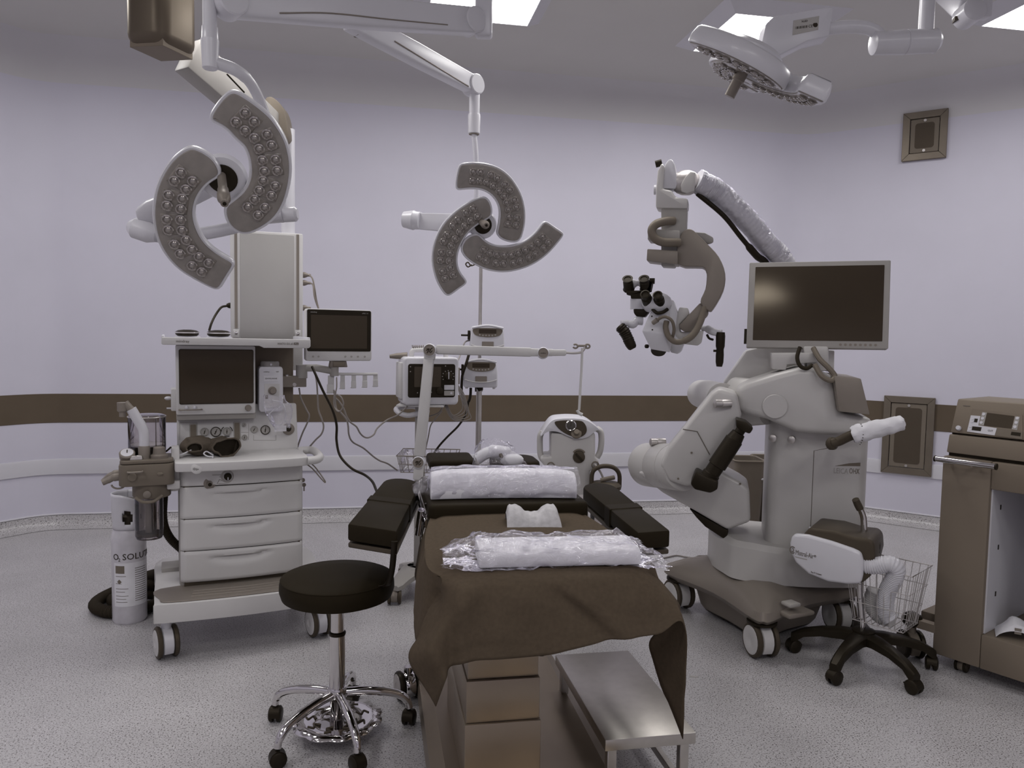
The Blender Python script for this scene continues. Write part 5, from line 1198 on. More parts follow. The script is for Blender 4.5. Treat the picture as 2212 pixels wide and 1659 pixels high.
# ================================================================ ceiling supply pendant
zb_ = at(352, 92, 3.25).z; q4 = [onz(352, 92, zb_), onz(470, 152, zb_), onz(353, 141, zb_), onz(262, 97, zb_)]
PN = Fr(((q4[0]+q4[2])/2).xy.to_3d(), 0.0); PN.o.z = ZC
pn = thing('supply_pendant', 'ceiling supply pendant with dull grey arm housing and tall pale socket column', 'supply pendant', PN)
near, right_, left_ = q4[0], onz(433, 131, zb_), q4[3]; far = left_ + (right_-near)
hgt = 0.40
mb = MB(); mb.prism([near, right_, far, left_], V((0, 0, hgt))); mb.build('arm_housing', MT['pend'] if 'pend' in MT else MT['frame'], pn, bev=0.055, seg=5)
mb = MB(); cen = (near+right_+far+left_)/4; mb.prism([cen+(p-cen)*0.80-V((0, 0, 0.003)) for p in (near, right_, far, left_)], V((0, 0, 0.05))); mb.build('housing_floor', MT['cab'], pn, bev=0.002, seg=1)
MB().cyl(cen+V((0, 0, hgt-0.02)), V((cen.x, cen.y, ZC)), 0.11, n=28).build('ceiling_post', MT['white'], pn)
mb = MB(); A0 = at(405, 118, 3.65); B0 = at(596, 285, 4.10); beam(mb, A0, B0, 0.055, 0.085, 0.05, 0.07); mb.build('sloping_arm', MT['plastic2'], pn, bev=0.008)
MB().tube([at(490, 160, 3.72), at(528, 200, 3.80)], 0.004, 6).build('arm_slot', MT['black'], pn)
bf = Fr(at(600, 268, 4.10), x=RT, y=FW)
mb = MB(); plate(mb, bf, bez2([(-0.055, -0.10), (-0.055, 0.09), (-0.035, 0.125), (0.0, 0.115), (0.04, 0.07), (0.06, 0.0), (0.06, -0.10)], 4), -0.05, 0.06); mb.build('elbow', MT['grey'], pn, bev=0.012, seg=2)
cl0 = at(622, 300, 4.15); zt = A.p(0, 0, 1.925).z
MB().cyl(V((cl0.x, cl0.y, zt-0.02)), V((cl0.x, cl0.y, cl0.z+0.05)), 0.036, n=24).build('drop_tube', MT['white'], pn)
TY = 0.72; x0, z1 = A.q(497, 495, TY); x1, _ = A.q(654, 497, TY); z0 = 1.20
CF = A.sub((x0+x1)/2, TY, 0, R(-4)); w_ = (x1-x0)/2
MB().box(CF, -w_, w_, 0, 0.20, z0, z1).build('column', MT['plastic'], pn, bev=0.008, seg=2)
MB().box(CF, -w_*0.74, w_*0.74, -0.006, 0.004, z0+0.02, z1-0.012).build('front_panel', MT['towerp'], pn, bev=0.004)
for s in (-1, 1):
    MB().box(CF, s*w_*0.85-0.007, s*w_*0.85+0.007, -0.003, 0.002, 1.42, z1-0.006).build('rail', MT['champ'], pn, flat=True)
    MB().box(CF, s*w_*0.85-0.016, s*w_*0.85+0.016, -0.004, 0.002, 1.372, 1.415).build('rail_stop', MT['plastic'], pn, bev=0.004)
    MB().lathe(CF.p(s*w_*0.85, -0.004, 1.397), -CF.y, [(0.009, 0), (0.009, 0.003), (0.004, 0.005)], n=14).build('screw', MT['chrome'], pn)
for px, py, m_ in ((655, 594, 'champ'), (655, 611, 'champ'), (655, 665, 'champ')):
    x, z = A.q(px, py, TY+0.05); MB().lathe(A.p(x-0.004, TY+0.05, z), A.x, [(0.016, 0), (0.016, 0.012), (0.008, 0.03), (0.007, 0.044)], n=14).build('plug', MT[m_], pn)
x, z = A.q(497, 660, TY+0.05); MB().lathe(A.p(x+0.004, TY+0.05, z), -A.x, [(0.016, 0), (0.014, 0.012), (0.008, 0.022)], n=14).build('plug', MT['black'], pn)
# ================================================================ surgical microscope
ko = at(1600, 900, 3.8); KB = Fr((ko.x, ko.y, 0), -YAW); K = Fr((ko.x, ko.y, 0), -YAW-R(15))
ms = thing('surgical_microscope', 'large floor-standing surgical microscope with curved arm, screen and wheeled base', 'microscope', K)
def kq(px, py, y=0.0): a, c = K.q(px, py, y); return K.p(a, y, c)
def kplate(name, L, y0, y1, m_, parent=ms, bev=0.008, seg=2, smooth=0, lim=30):
    o = [K.q(px, py, y0) for px, py in L]
    if smooth: o = bez2(o, smooth)
    mb = MB(); plate(mb, K, o, y0, y1); return mb.build(name, MT[m_], parent, bev=bev, seg=seg, lim=lim)
G7 = lambda L: [(1320+x/2.962, 540+y/2.962) for x, y in L]
G6 = lambda L: [(1300+x/3.318, 320+y/3.318) for x, y in L]
GZ = lambda L: [(1300+x/6.38, 560+y/6.38) for x, y in L]
# base
cpos = [(0.0, -0.43), (0.49, -0.10), (0.27, 0.48), (-0.24, 0.16)]
cc = (0.13, 0.03)
def ringb(k, z, conc=0.06, r=0.0):
    o = []
    for i in range(4):
        a, b = cpos[i], cpos[(i+1) % 4]
        ca = (cc[0]+(a[0]-cc[0])*k, cc[1]+(a[1]-cc[1])*k); cb = (cc[0]+(b[0]-cc[0])*k, cc[1]+(b[1]-cc[1])*k)
        mx, my = (ca[0]+cb[0])/2, (ca[1]+cb[1])/2; mx -= (mx-cc[0])*conc*2; my -= (my-cc[1])*conc*2
        dx, dy = cb[0]-ca[0], cb[1]-ca[1]; l = math.hypot(dx, dy); dx /= l; dy /= l
        pr = cpos[i-1]; ex, ey = ca[0]-(cc[0]+(pr[0]-cc[0])*k), ca[1]-(cc[1]+(pr[1]-cc[1])*k); l2 = math.hypot(ex, ey); ex /= l2; ey /= l2
        o += [(ca[0]-ex*0.07, ca[1]-ey*0.07), (ca[0]+(-ex+dx)*0.02, ca[1]+(-ey+dy)*0.02), (ca[0]+dx*0.07, ca[1]+dy*0.07), (mx, my)]
    s = bez2(o, 4); zf = z
    return [KB.p(a, b, zf(a, b) if callable(zf) else zf) for a, b in s]
wav = lambda base, amp: (lambda a, b: base - amp*max(0, (math.hypot(a-cc[0], b-cc[1])-0.25))*1.2)
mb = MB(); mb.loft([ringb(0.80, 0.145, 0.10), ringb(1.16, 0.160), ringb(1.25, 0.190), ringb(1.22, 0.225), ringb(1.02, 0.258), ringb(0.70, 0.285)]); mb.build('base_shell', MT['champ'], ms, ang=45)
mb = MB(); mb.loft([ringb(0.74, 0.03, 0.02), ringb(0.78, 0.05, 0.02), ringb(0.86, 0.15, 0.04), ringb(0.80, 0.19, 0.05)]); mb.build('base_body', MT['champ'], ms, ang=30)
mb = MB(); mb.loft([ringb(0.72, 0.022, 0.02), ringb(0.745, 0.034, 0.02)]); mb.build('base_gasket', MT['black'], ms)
for i, (x, y) in enumerate(cpos):
    h = caster(KB, x, y, 0.078, ms, heading=R((12, 8, 30, 22)[i]), w=0.092, m_house=MT['plastic'], m_tyre=MT['dgrey'], m_disc=MT['plastic'], top=0.17)
    mb = MB(); mb.lathe(KB.p(x, y, 0.150), KB.z, [(0.060, 0), (0.066, 0.004), (0.066, 0.014), (0.05, 0.016)], n=24); mb.build('caster_cap', MT['black'], ms)
mb = MB(); p0 = kq(1695, 1325, -0.42); pf_ = Fr(p0, -YAW+R(25)); mb.box(pf_, -0.02, 0.13, -0.05, 0.05, -0.010, 0.010); mb.build('brake_pedal', MT['champ'], ms, bev=0.008)
mb = MB(); p0 = kq(1700, 1306, -0.42); pf_ = Fr(p0, -YAW+R(25)); mb.box(pf_, -0.01, 0.055, -0.03, 0.03, -0.008, 0.010); mb.build('release_pedal', MT['plastic2'], ms, bev=0.008)
# pedestal foot and column
ft = bez2([(-0.09, -0.10), (-0.05, -0.20), (0.10, -0.26), (0.35, -0.25), (0.56, -0.18), (0.62, 0.05), (0.55, 0.28), (0.2, 0.32), (-0.06, 0.22), (-0.11, 0.05)], 5)
mb = MB(); mb.loft([[KB.p(a, b, 0.275-0.05*max(0, a)) for a, b in ft], [KB.p(a*1.0, b, 0.29) for a, b in ft], [KB.p(a*0.995, b, 0.43-0.10*max(0, a)) for a, b in ft], [KB.p(0.25+(a-0.25)*0.93, b*0.92, 0.455-0.10*max(0, a)) for a, b in ft]]); mb.build('pedestal', MT['pearl'], ms, ang=40)
x0, z1 = K.q(1661, 955, -0.12); x1, _ = K.q(1880, 955, -0.12); z0 = 0.36
mb = MB(); slab(mb, K, rrect(x0, x1, -0.12, 0.26, 0.06, 6), z0, z1+0.10); mb.build('column', MT['pearl'], ms, ang=50)
a = K.q(1756, 970, -0.121); b = K.q(1747, 1160, -0.121); xs = (a[0]+b[0])/2
MB().tube([K.p(xs+0.006, -0.120, 0.40), K.p(xs+0.006, -0.120, z1-0.03), K.p(xs+0.075, -0.120, z1-0.012)], 0.0016, 5).build('door_seam', MT['ink2'], ms)
lx, lz = K.q(1800, 1022, -0.121)
text('LEICA', K, lx, lz, -0.1206, 0.026, MT['plastic2'], ms, wmax=0.062); text('OHX', K, lx+0.068, lz+0.003, -0.1206, 0.026, MT['grey'], ms, wmax=0.044)
mb = MB(); mb.prism([K.p(lx+0.005, -0.1206, lz+0.034), K.p(lx+0.115, -0.1206, lz+0.040), K.p(lx+0.115, -0.1206, lz+0.056), K.p(lx+0.065, -0.1206, lz+0.050)], -K.y*0.0008); mb.build('logo_sweep', MT['grey'], ms, flat=True)
# main head housing
kplate('head_housing', G7([(800, 880), (860, 850), (1050, 790), (1200, 752), (1290, 755), (1420, 800), (1460, 1040), (1640, 1072), (1690, 1090), (1650, 1180), (1400, 1188), (1180, 1165), (1000, 1085), (860, 1050), (805, 1020)]), -0.24, 0.26, 'pearl', bev=0.045, seg=4, lim=50)
sn0 = kq(1660, 872, -0.10); sn1 = kq(1585, 866, 0.0)
MB().lathe(sn1, sn0-sn1, [(0.112, 0), (0.118, 0.006), (0.118, 0.05), (0.115, 0.10), (0.10, (sn0-sn1).length)], n=36).build('shoulder', MT['pearl'], ms)
p = kq(1674, 878, -0.243); MB().lathe(p, -K.y, [(0.056, 0), (0.056, 0.003), (0.053, 0.006), (0.04, 0.006)], n=32).build('pivot_cap', MT['pearl'], ms)
bx0 = kplate('side_box', [(1802, 812), (1860, 818), (1879, 896), (1812, 889)], -0.30, 0.08, 'champ', bev=0.004)
for px, py in ((1673, 945), (1713, 948)):
    p = kq(px, py, -0.14); MB().lathe(p, K.x*-0.3-K.y, [(0.014, 0), (0.014, 0.02), (0.018, 0.022), (0.018, 0.04), (0.012, 0.044)], n=16).build('cable_peg', MT['satin'], ms)
# grab handle and its wrapped towel
h0 = kq(1797, 957, -0.36); h1 = kq(1852, 936, -0.40)
MB().tube(bez([kq(1800, 962, -0.20), h0, kq(1812, 953, -0.37), h1, kq(1940, 915, -0.42)], 6), 0.021, 14).build('grab_handle', MT['dgrey'], ms)
MB().ball(kq(1797, 958, -0.365), 0.028, 0.022, 0.030, 14).build('handle_knob', MT['dgrey'], ms)
tw = thing('wrapped_towel', 'white printed cloth sleeve pulled over the grab handle of the microscope', 'cloth sleeve', Fr(kq(1900, 925, -0.42), -YAW))
T0 = kq(1842, 940, -0.41); T1 = kq(1955, 912, -0.44); rows = []; dT = (T1-T0); u_, w_ = ortho(dT)
for i in range(25):
    t = i/24; row = []; r = 0.046*(1-0.25*t)*(1 if 0 < i < 24 else 0.82) - (0.01 if i == 24 else 0)
    for j in range(33):
        a = 2*math.pi*j/32; q = T0 + dT*t + (u_*math.cos(a)+w_*math.sin(a))*r*(1+0.12*math.cos(2*a)); row.append(q + wrinkle(q, 30, 0.007) + wrinkle(q, 80, 0.0025))
    rows.append(row)
mb = MB(); mb.grid(rows); mb.add([p for p in rows[-1][:-1]], [tuple(range(32))]); mb.build('cloth', MT['paper'], tw, ang=60)
tf = Fr(T0.lerp(T1, 0.12)-FW*0.047, x=RT, z=UP)
for k in range(9):
    c = T0 + dT*(0.10) + (V((0, 0, 1))*math.cos(R(30+15*k)) - FW*math.sin(R(30+15*k)))*0.050; mb = MB(); mb.ball(c, 0.0028, n=6); mb.build('print_mark', MT['ink'], tw)
# jointed arm: shoulder drum, lower arm, elbow drum, counterweight shell
d0 = kq(1560, 862, -0.10); d1 = kq(1512, 850, 0.22)
MB().lathe(d1, d0-d1, [(0.060, 0), (0.072, 0.01), (0.078, 0.12), (0.078, (d0-d1).length)], n=30).build('shoulder_drum', MT['pearl'], ms)
kplate('upper_arm', [(1560, 832), (1612, 757), (1660, 745), (1745, 745), (1722, 800), (1640, 826), (1600, 852)], 0.02, 0.22, 'pearl', bev=0.015)
kplate('lower_arm', [(1552, 838), (1592, 850), (1602, 895), (1592, 935), (1560, 1000), (1512, 1046), (1482, 1052), (1445, 1040), (1425, 1005), (1440, 970), (1482, 918), (1535, 850)], -0.30, -0.06, 'pearl', bev=0.02, seg=3)
MB().tube([kq(1475, 927, -0.302), kq(1506, 932, -0.302), kq(1533, 982, -0.302)], 0.0022, 5).build('arm_seam', MT['ink2'], ms)
e0 = kq(1478, 1010, -0.24); e1 = kq(1392, 1003, 0.12); dl = (e1-e0); Ld = dl.length
MB().lathe(e0, dl, [(0.108, 0), (0.112, 0.01), (0.112, Ld*0.20), (0.108, Ld*0.205), (0.113, Ld*0.21), (0.113, Ld*0.52), (0.110, Ld*0.53), (0.113, Ld*0.54), (0.113, Ld*0.9), (0.095, Ld)], n=40).build('elbow_drum', MT['pearl'], ms)
kplate('counterweight_shell', [(1376, 1022), (1410, 1010), (1500, 1000), (1556, 1018), (1600, 1042), (1619, 1056), (1622, 1128), (1572, 1146), (1500, 1104), (1432, 1066)], -0.12, 0.16, 'pearl', bev=0.02, seg=3)
kplate('lower_bumper', [(1489, 1099), (1574, 1146), (1569, 1168), (1523, 1138), (1504, 1118)], -0.10, 0.10, 'black', bev=0.006)
for px, py, y in ((1456, 1056, -0.125), (1599, 1045, -0.125), (1494, 978, -0.303), (1504, 1020, -0.303), (1465, 1034, -0.303)):
    p = kq(px, py, y); MB().cyl(p, p-K.y*0.002, 0.005, n=10).build('screw', MT['grey'], ms)
# black gas spring
g0 = kq(1606, 920, -0.36); g1 = kq(1527, 1038, -0.36); gd = g1-g0; GL = gd.length
gs = MB().lathe(g0, gd, [(0.022, 0), (0.022, GL*0.12), (0.030, GL*0.13), (0.036, GL*0.24), (0.040, GL*0.25), (0.042, GL*0.72), (0.036, GL*0.73), (0.036, GL*0.86), (0.040, GL*0.87), (0.040, GL)], n=26).build('gas_spring', MT['black'], ms)
kplate('spring_clevis', [(1590, 905), (1612, 912), (1628, 925), (1620, 938), (1600, 930), (1590, 922)], -0.42, -0.30, 'black', bev=0.008)
kplate('spring_foot', [(1502, 1018), (1525, 1030), (1552, 1040), (1550, 1058), (1535, 1066), (1500, 1058), (1491, 1046)], -0.42, -0.28, 'black', bev=0.010)
for px, py, y in ((1560, 872, -0.32), (1420, 955, -0.05)):
    p = kq(px, py, y); MB().lathe(p, -K.x*0.9-K.y*0.4, [(0.020, -0.04), (0.020, 0), (0.017, 0.004), (0.019, 0.006), (0.019, 0.035), (0.014, 0.038)], n=18).build('cable_peg', MT['satin'], ms)
# boom with plastic sleeve, cable beneath
bp = [(1505, 391, 0.0), (1532, 405, 0.03), (1558, 422, 0.06), (1613, 475, 0.12), (1656, 525, 0.18), (1690, 561, 0.22), (1725, 640, 0.28), (1735, 740, 0.16), (1700, 800, 0.10)]
B_ = bez([kq(*p) for p in bp], 32); n = len(B_)
mb = MB(); mb.tube(B_, [0.058-0.006*min(1, i/130)+0.0014*(1 if i % 4 < 2 else -1)*(1 if i > 30 else 0.3) for i in range(n)], 22); mb.build('boom', MT['white'], ms)
rows = []
Bs = bez([kq(*p) for p in bp[:6]], 22)
for i, p in enumerate(Bs):
    t = (Bs[min(i+1, len(Bs)-1)]-Bs[max(0, i-1)]).normalized(); u_, w_ = ortho(t); row = []
    for j in range(29):
        a = 2*math.pi*j/28; q = p + (u_*math.cos(a)+w_*math.sin(a))*(0.060-0.005*i/len(Bs)); row.append(q + wrinkle(q, 40, 0.006 if i < 45 else 0.004) + wrinkle(q, 90, 0.002))
    rows.append(row)
MB().grid(rows).build('plastic_sleeve', MT['film'], ms, ang=20)
MB().tube(bez([kq(*p) for p in ((1506, 418, 0.0), (1562, 465, 0.04), (1601, 513, 0.09), (1634, 552, 0.14), (1660, 580, 0.2), (1700, 700, 0.22))], 8), [0.012]*20+[0.018]*21, 10).build('boom_cable', MT['black'], ms)
# optics carrier: knuckle, fork, collar, stem
MB().ball(kq(1482, 395, 0.0), 0.075, 0.055, 0.062, 20, fr=Fr(kq(1482, 395, 0), -YAW)).build('knuckle', MT['satin'], ms)
kplate('knuckle_cover', [(1492, 370), (1503, 372), (1500, 412), (1484, 418), (1472, 414), (1470, 400), (1480, 382)], -0.066, -0.05, 'pearl', bev=0.006)
kplate('fork', G6([(430, 290), (432, 200), (450, 120), (480, 76), (505, 80), (525, 120), (535, 180), (545, 250), (530, 290)]), -0.05, 0.05, 'white', bev=0.010)
kplate('fork_front', G6([(385, 430), (387, 300), (400, 160), (430, 100), (450, 130), (435, 290), (500, 300), (530, 350), (620, 360), (615, 435)]), -0.075, 0.06, 'pearl', bev=0.012)
p0, p1 = kq(1430, 351, 0.0), kq(1416, 355, 0.0); MB().cyl(p0, p1, 0.017, n=18).build('black_cap', MT['black'], ms)
p0, p1 = kq(1420, 410, 0.0), kq(1413, 410, 0.0); MB().cyl(p0, p1, 0.024, n=18).build('side_cap', MT['white'], ms)
kplate('stem', G6([(425, 432), (612, 430), (605, 580), (520, 850), (425, 845)]), -0.06, 0.06, 'plastic2', bev=0.006)
kplate('upper_plate', G6([(330, 575), (560, 590), (560, 660), (328, 658)]), -0.10, 0.06, 'plastic2', bev=0.006)
kplate('lower_plate', G6([(325, 722), (545, 735), (545, 832), (320, 806)]), -0.11, 0.06, 'champ', bev=0.005)
kplate('back_paddle', G6([(665, 600), (740, 605), (800, 640), (800, 675), (760, 688), (690, 650)]), 0.02, 0.05, 'plastic2', bev=0.008)
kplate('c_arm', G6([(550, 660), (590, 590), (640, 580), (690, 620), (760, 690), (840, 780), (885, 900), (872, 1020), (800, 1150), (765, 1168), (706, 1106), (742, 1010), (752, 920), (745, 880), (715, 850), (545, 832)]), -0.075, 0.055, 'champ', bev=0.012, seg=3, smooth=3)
MB().tube(bez([kq(*p) for p in ((1455, 477, -0.066), (1438, 478, -0.10), (1418, 484, -0.13), (1408, 497, -0.14), (1413, 513, -0.14), (1432, 523, -0.13), (1468, 524, -0.09))], 7), 0.021, 14).build('loop_hose', MT['grey'], ms)
kplate('drop_arm', G6([(706, 1106), (766, 1168), (760, 1200), (640, 1315), (585, 1315), (555, 1290), (556, 1265)]), -0.05, 0.03, 'champ', bev=0.008)
MB().tube(bez([kq(*p) for p in ((1522, 664, -0.06), (1513, 695, -0.09), (1498, 722, -0.12), (1478, 736, -0.14), (1458, 738, -0.15), (1444, 726, -0.15), (1438, 708, -0.14), (1440, 694, -0.13))], 7), [0.017]*22+[0.014]*28, 12).build('light_guide', MT['grey'], ms)
MB().tube(bez([kq(*p) for p in ((1452, 732, -0.13), (1456, 712, -0.15), (1452, 694, -0.16), (1440, 685, -0.16), (1428, 686, -0.16), (1417, 694, -0.15))], 6), 0.008, 10).build('thin_guide', MT['grey'], ms)
MB().tube([kq(1420, 691, -0.155), kq(1410, 698, -0.145)], [0.013, 0.011], 12).build('guide_plug', MT['champ'], ms)
# optics body
kplate('rear_body', GZ([(905, 545), (985, 565), (1045, 740), (1010, 1050), (1125, 1170), (1085, 1270), (1045, 1308), (950, 1285), (860, 900)]), -0.04, 0.10, 'white', bev=0.006)
kplate('side_block', GZ([(1070, 660), (1185, 672), (1205, 760), (1070, 900), (1085, 1000), (1400, 985), (1370, 1150), (1320, 1192), (1120, 1168), (990, 1080), (1020, 800)]), -0.02, 0.10, 'pearl', bev=0.006)
def P_(x, y, d): q = GZ([(x, y)])[0]; return kq(q[0], q[1], d)
top = [P_(545, 990, -0.12), P_(865, 1030, -0.13), P_(925, 690, -0.07), P_(700, 640, -0.06)]
bot = [P_(670, 1245, -0.11), P_(945, 1292, -0.12), P_(985, 1000, 0.02), P_(720, 1000, 0.02)]
mb = MB(); mb.hexa([P_(545, 990, -0.12), P_(865, 1030, -0.13), P_(925, 690, -0.07), P_(700, 640, -0.06), P_(670, 1245, -0.10), P_(945, 1292, -0.11), P_(1000, 1000, 0.05), P_(740, 1000, 0.06)]); ob = mb.build('optics_body', MT['white'], ms, bev=0.006, seg=2)
p0 = P_(785, 1215, -0.06); p1 = P_(778, 1300, -0.085); MB().lathe(p0, p1-p0, [(0.036, -0.02), (0.038, 0), (0.038, 0.022), (0.034, 0.03)], n=28).build('objective', MT['black'], ms)
p0 = P_(620, 1200, -0.06); MB().ball(p0, 0.012, n=10).build('focus_knob', MT['black'], ms)
for x, y in ((690, 787), (697, 972)):
    p = P_(x, y, -0.135 if y > 900 else -0.105); MB().cyl(p, p-K.y*0.004, 0.004, n=8).build('screw', MT['black'], ms)
# main eyepieces
MB().ball(P_(770, 600, -0.07), 0.072, 0.05, 0.052, 18, fr=Fr(P_(770, 600, -0.07), -YAW)).build('binocular_tube', MT['white'], ms)
MB().tube(bez([P_(700, 690, -0.10), P_(760, 740, -0.115), P_(840, 730, -0.11), P_(905, 690, -0.09)], 6), 0.009, 8).build('tube_ring', MT['black'], ms)
for (xa, ya, xb, yb) in ((595, 480, 640, 600), (768, 490, 805, 625)):
    p0, p1 = P_(xb, yb, -0.08), P_(xa, ya, -0.15); L_ = (p1-p0).length
    e_ = MB().lathe(p0, p1-p0, [(0.024, -0.03), (0.028, 0), (0.026, L_*0.6), (0.022, L_*0.65), (0.022, L_*0.85), (0.024, L_), (0.018, L_*1.02), (0.014, L_*0.95)], n=22).build('eyepiece', MT['black'], ms)
    MB().lathe(p0, p1-p0, [(0.030, -0.04), (0.032, -0.01), (0.030, 0.008)], n=22).build('eyepiece_mount', MT['white'], ms)
# assistant eyepieces behind
for (xa, ya, xb, yb) in ((355, 268, 372, 410), (580, 264, 602, 405)):
    p0, p1 = P_(xb, yb, 0.0), P_(xa, ya, -0.05); L_ = (p1-p0).length
    MB().lathe(p0, p1-p0, [(0.028, -0.004), (0.030, 0), (0.026, 0.01), (0.025, L_*0.7), (0.023, L_*0.72), (0.023, L_*0.9), (0.027, L_), (0.018, L_*1.01), (0.015, L_*0.95)], n=22).build('assistant_eyepiece', MT['black'], ms)
kplate('assistant_bridge', GZ([(345, 290), (400, 270), (480, 290), (520, 285), (640, 290), (650, 330), (560, 420), (490, 350), (430, 400), (380, 400)]), -0.01, 0.05, 'white', bev=0.01)
kplate('assistant_base', GZ([(338, 430), (660, 430), (680, 330), (660, 320), (640, 440), (560, 445), (550, 545), (400, 543), (395, 495), (340, 490)]), -0.03, 0.05, 'black', bev=0.006)
p0 = P_(690, 300, 0.02); MB().cyl(p0-K.x*0.012, p0+K.x*0.014, 0.015, n=14).build('width_knob', MT['black'], ms)
p0, p1 = P_(515, 545, 0.02), P_(510, 690, 0.02); MB().cyl(p0, p1, 0.045, n=22).build('assistant_tube', MT['white'], ms)
kplate('assistant_mount', GZ([(432, 685), (560, 690), (670, 660), (640, 740), (590, 800), (470, 785), (440, 740)]), -0.02, 0.05, 'black', bev=0.006)
# handles
MB().tube(bez([P_(560, 850, 0.0), P_(480, 850, -0.01), P_(430, 900, -0.02), P_(350, 880, -0.03), P_(265, 885, -0.04)], 5), [0.022]*6+[0.020]*8+[0.016]*7, 12).build('handle_link', MT['white'], ms)
MB().tube(bez([P_(240, 920, -0.05), P_(300, 985, -0.05), P_(345, 1060, -0.05), P_(385, 1150, -0.05), P_(430, 1235, -0.05)], 6), [0.020, 0.026, 0.029, 0.026, 0.029, 0.025, 0.028, 0.031, 0.027, 0.030, 0.026, 0.029, 0.026, 0.028, 0.026, 0.029, 0.027, 0.028, 0.026, 0.027, 0.026, 0.025, 0.024, 0.022, 0.016], 14).build('grip', MT['black'], ms)
MB().tube(bez([P_(1390, 955, 0.05), P_(1450, 955, 0.03), P_(1500, 985, 0.0), P_(1570, 1010, -0.03), P_(1650, 1020, -0.04)], 5), [0.014]*6+[0.019]*8+[0.017]*7, 12).build('handle_link', MT['white'], ms)
MB().tube(bez([P_(1450, 1040, -0.01), P_(1480, 1090, -0.02), P_(1535, 1110, -0.03)], 5), 0.006, 8).build('brake_lever', MT['black'], ms)
MB().tube([P_(1640, 1005, -0.045), P_(1637, 1060, -0.045), P_(1632, 1200, -0.045), P_(1630, 1240, -0.045), P_(1626, 1320, -0.045), P_(1622, 1420, -0.045), P_(1618, 1480, -0.045)], [0.020, 0.023, 0.022, 0.018, 0.020, 0.019, 0.014], 14).build('grip', MT['black'], ms)
p0 = P_(1560, 1262, -0.045); MB().cyl(p0-K.x*0.008, p0+K.x*0.03, 0.006, n=8).build('grip_button', MT['black'], ms)
# screen on the column
TL, TRc, BRc, BLc = at(1618, 569, 3.66), at(1926, 560, 3.48), at(1919, 754, 3.46), at(1612, 750, 3.64)
MF = Fr((BLc+BRc)/2, x=(BRc-BLc), z=((TL+TRc)/2-(BLc+BRc)/2)); wd = (BRc-BLc).length/2; hg = ((TL+TRc)/2-(BLc+BRc)/2).length
sh = MB(); plate(sh, MF, rrect(-wd, wd, 0, hg, 0.006), 0, 0.055); sho = sh.build('display', MT['champ2'] if 'champ2' in MT else MT['plastic2'], ms, bev=0.004)
sh = MB(); plate(sh, MF, rrect(-wd+0.028, wd-0.026, 0.034, hg-0.022, 0.002, 1), -0.0015, 0.001); sh.build('display_screen', MT['screen'], sho, flat=True)
for k in range(8):
    x = wd-0.20+0.021*k; MB().lathe(MF.p(x, 0, 0.017), -MF.y, [(0.006, 0), (0.006, 0.001), (0.0048, 0.001), (0.0048, 0.0005)], n=14).build('display_key', MT['champ'], sho)
MB().box(MF, -wd-0.012, -wd+0.004, 0.02, 0.045, 0.02, 0.09).build('display_tab', MT['black'], sho)
mb = MB(); mb.box(MF, -0.10, 0.10, 0.055, 0.10, 0.10, 0.28); mb.build('display_mount', MT['champ'], ms, bev=0.006)
kplate('display_bracket', [(1667, 763), (1762, 762), (1770, 782), (1700, 788), (1698, 800), (1668, 798)], -0.20, -0.05, 'pearl', bev=0.006)
kplate('display_neck', [(1735, 748), (1790, 748), (1792, 800), (1745, 806)], -0.16, -0.04, 'pearl', bev=0.010)
kplate('neck_block', [(1770, 755), (1803, 757), (1802, 805), (1775, 800)], -0.06, 0.06, 'plastic', bev=0.006)
MB().tube(bez([kq(*p) for p in ((1728, 750, -0.22), (1722, 772, -0.24), (1728, 790, -0.25), (1742, 796, -0.25), (1755, 788, -0.24))], 6), 0.009, 9).build('display_cable', MT['rubber'], ms)
MB().tube(bez([kq(*p) for p in ((1757, 752, -0.20), (1770, 775, -0.24), (1790, 795, -0.27), (1803, 812, -0.28), (1795, 822, -0.29), (1775, 812, -0.28), (1760, 788, -0.25))], 6), 0.012, 9).build('display_cable', MT['grey'], ms)
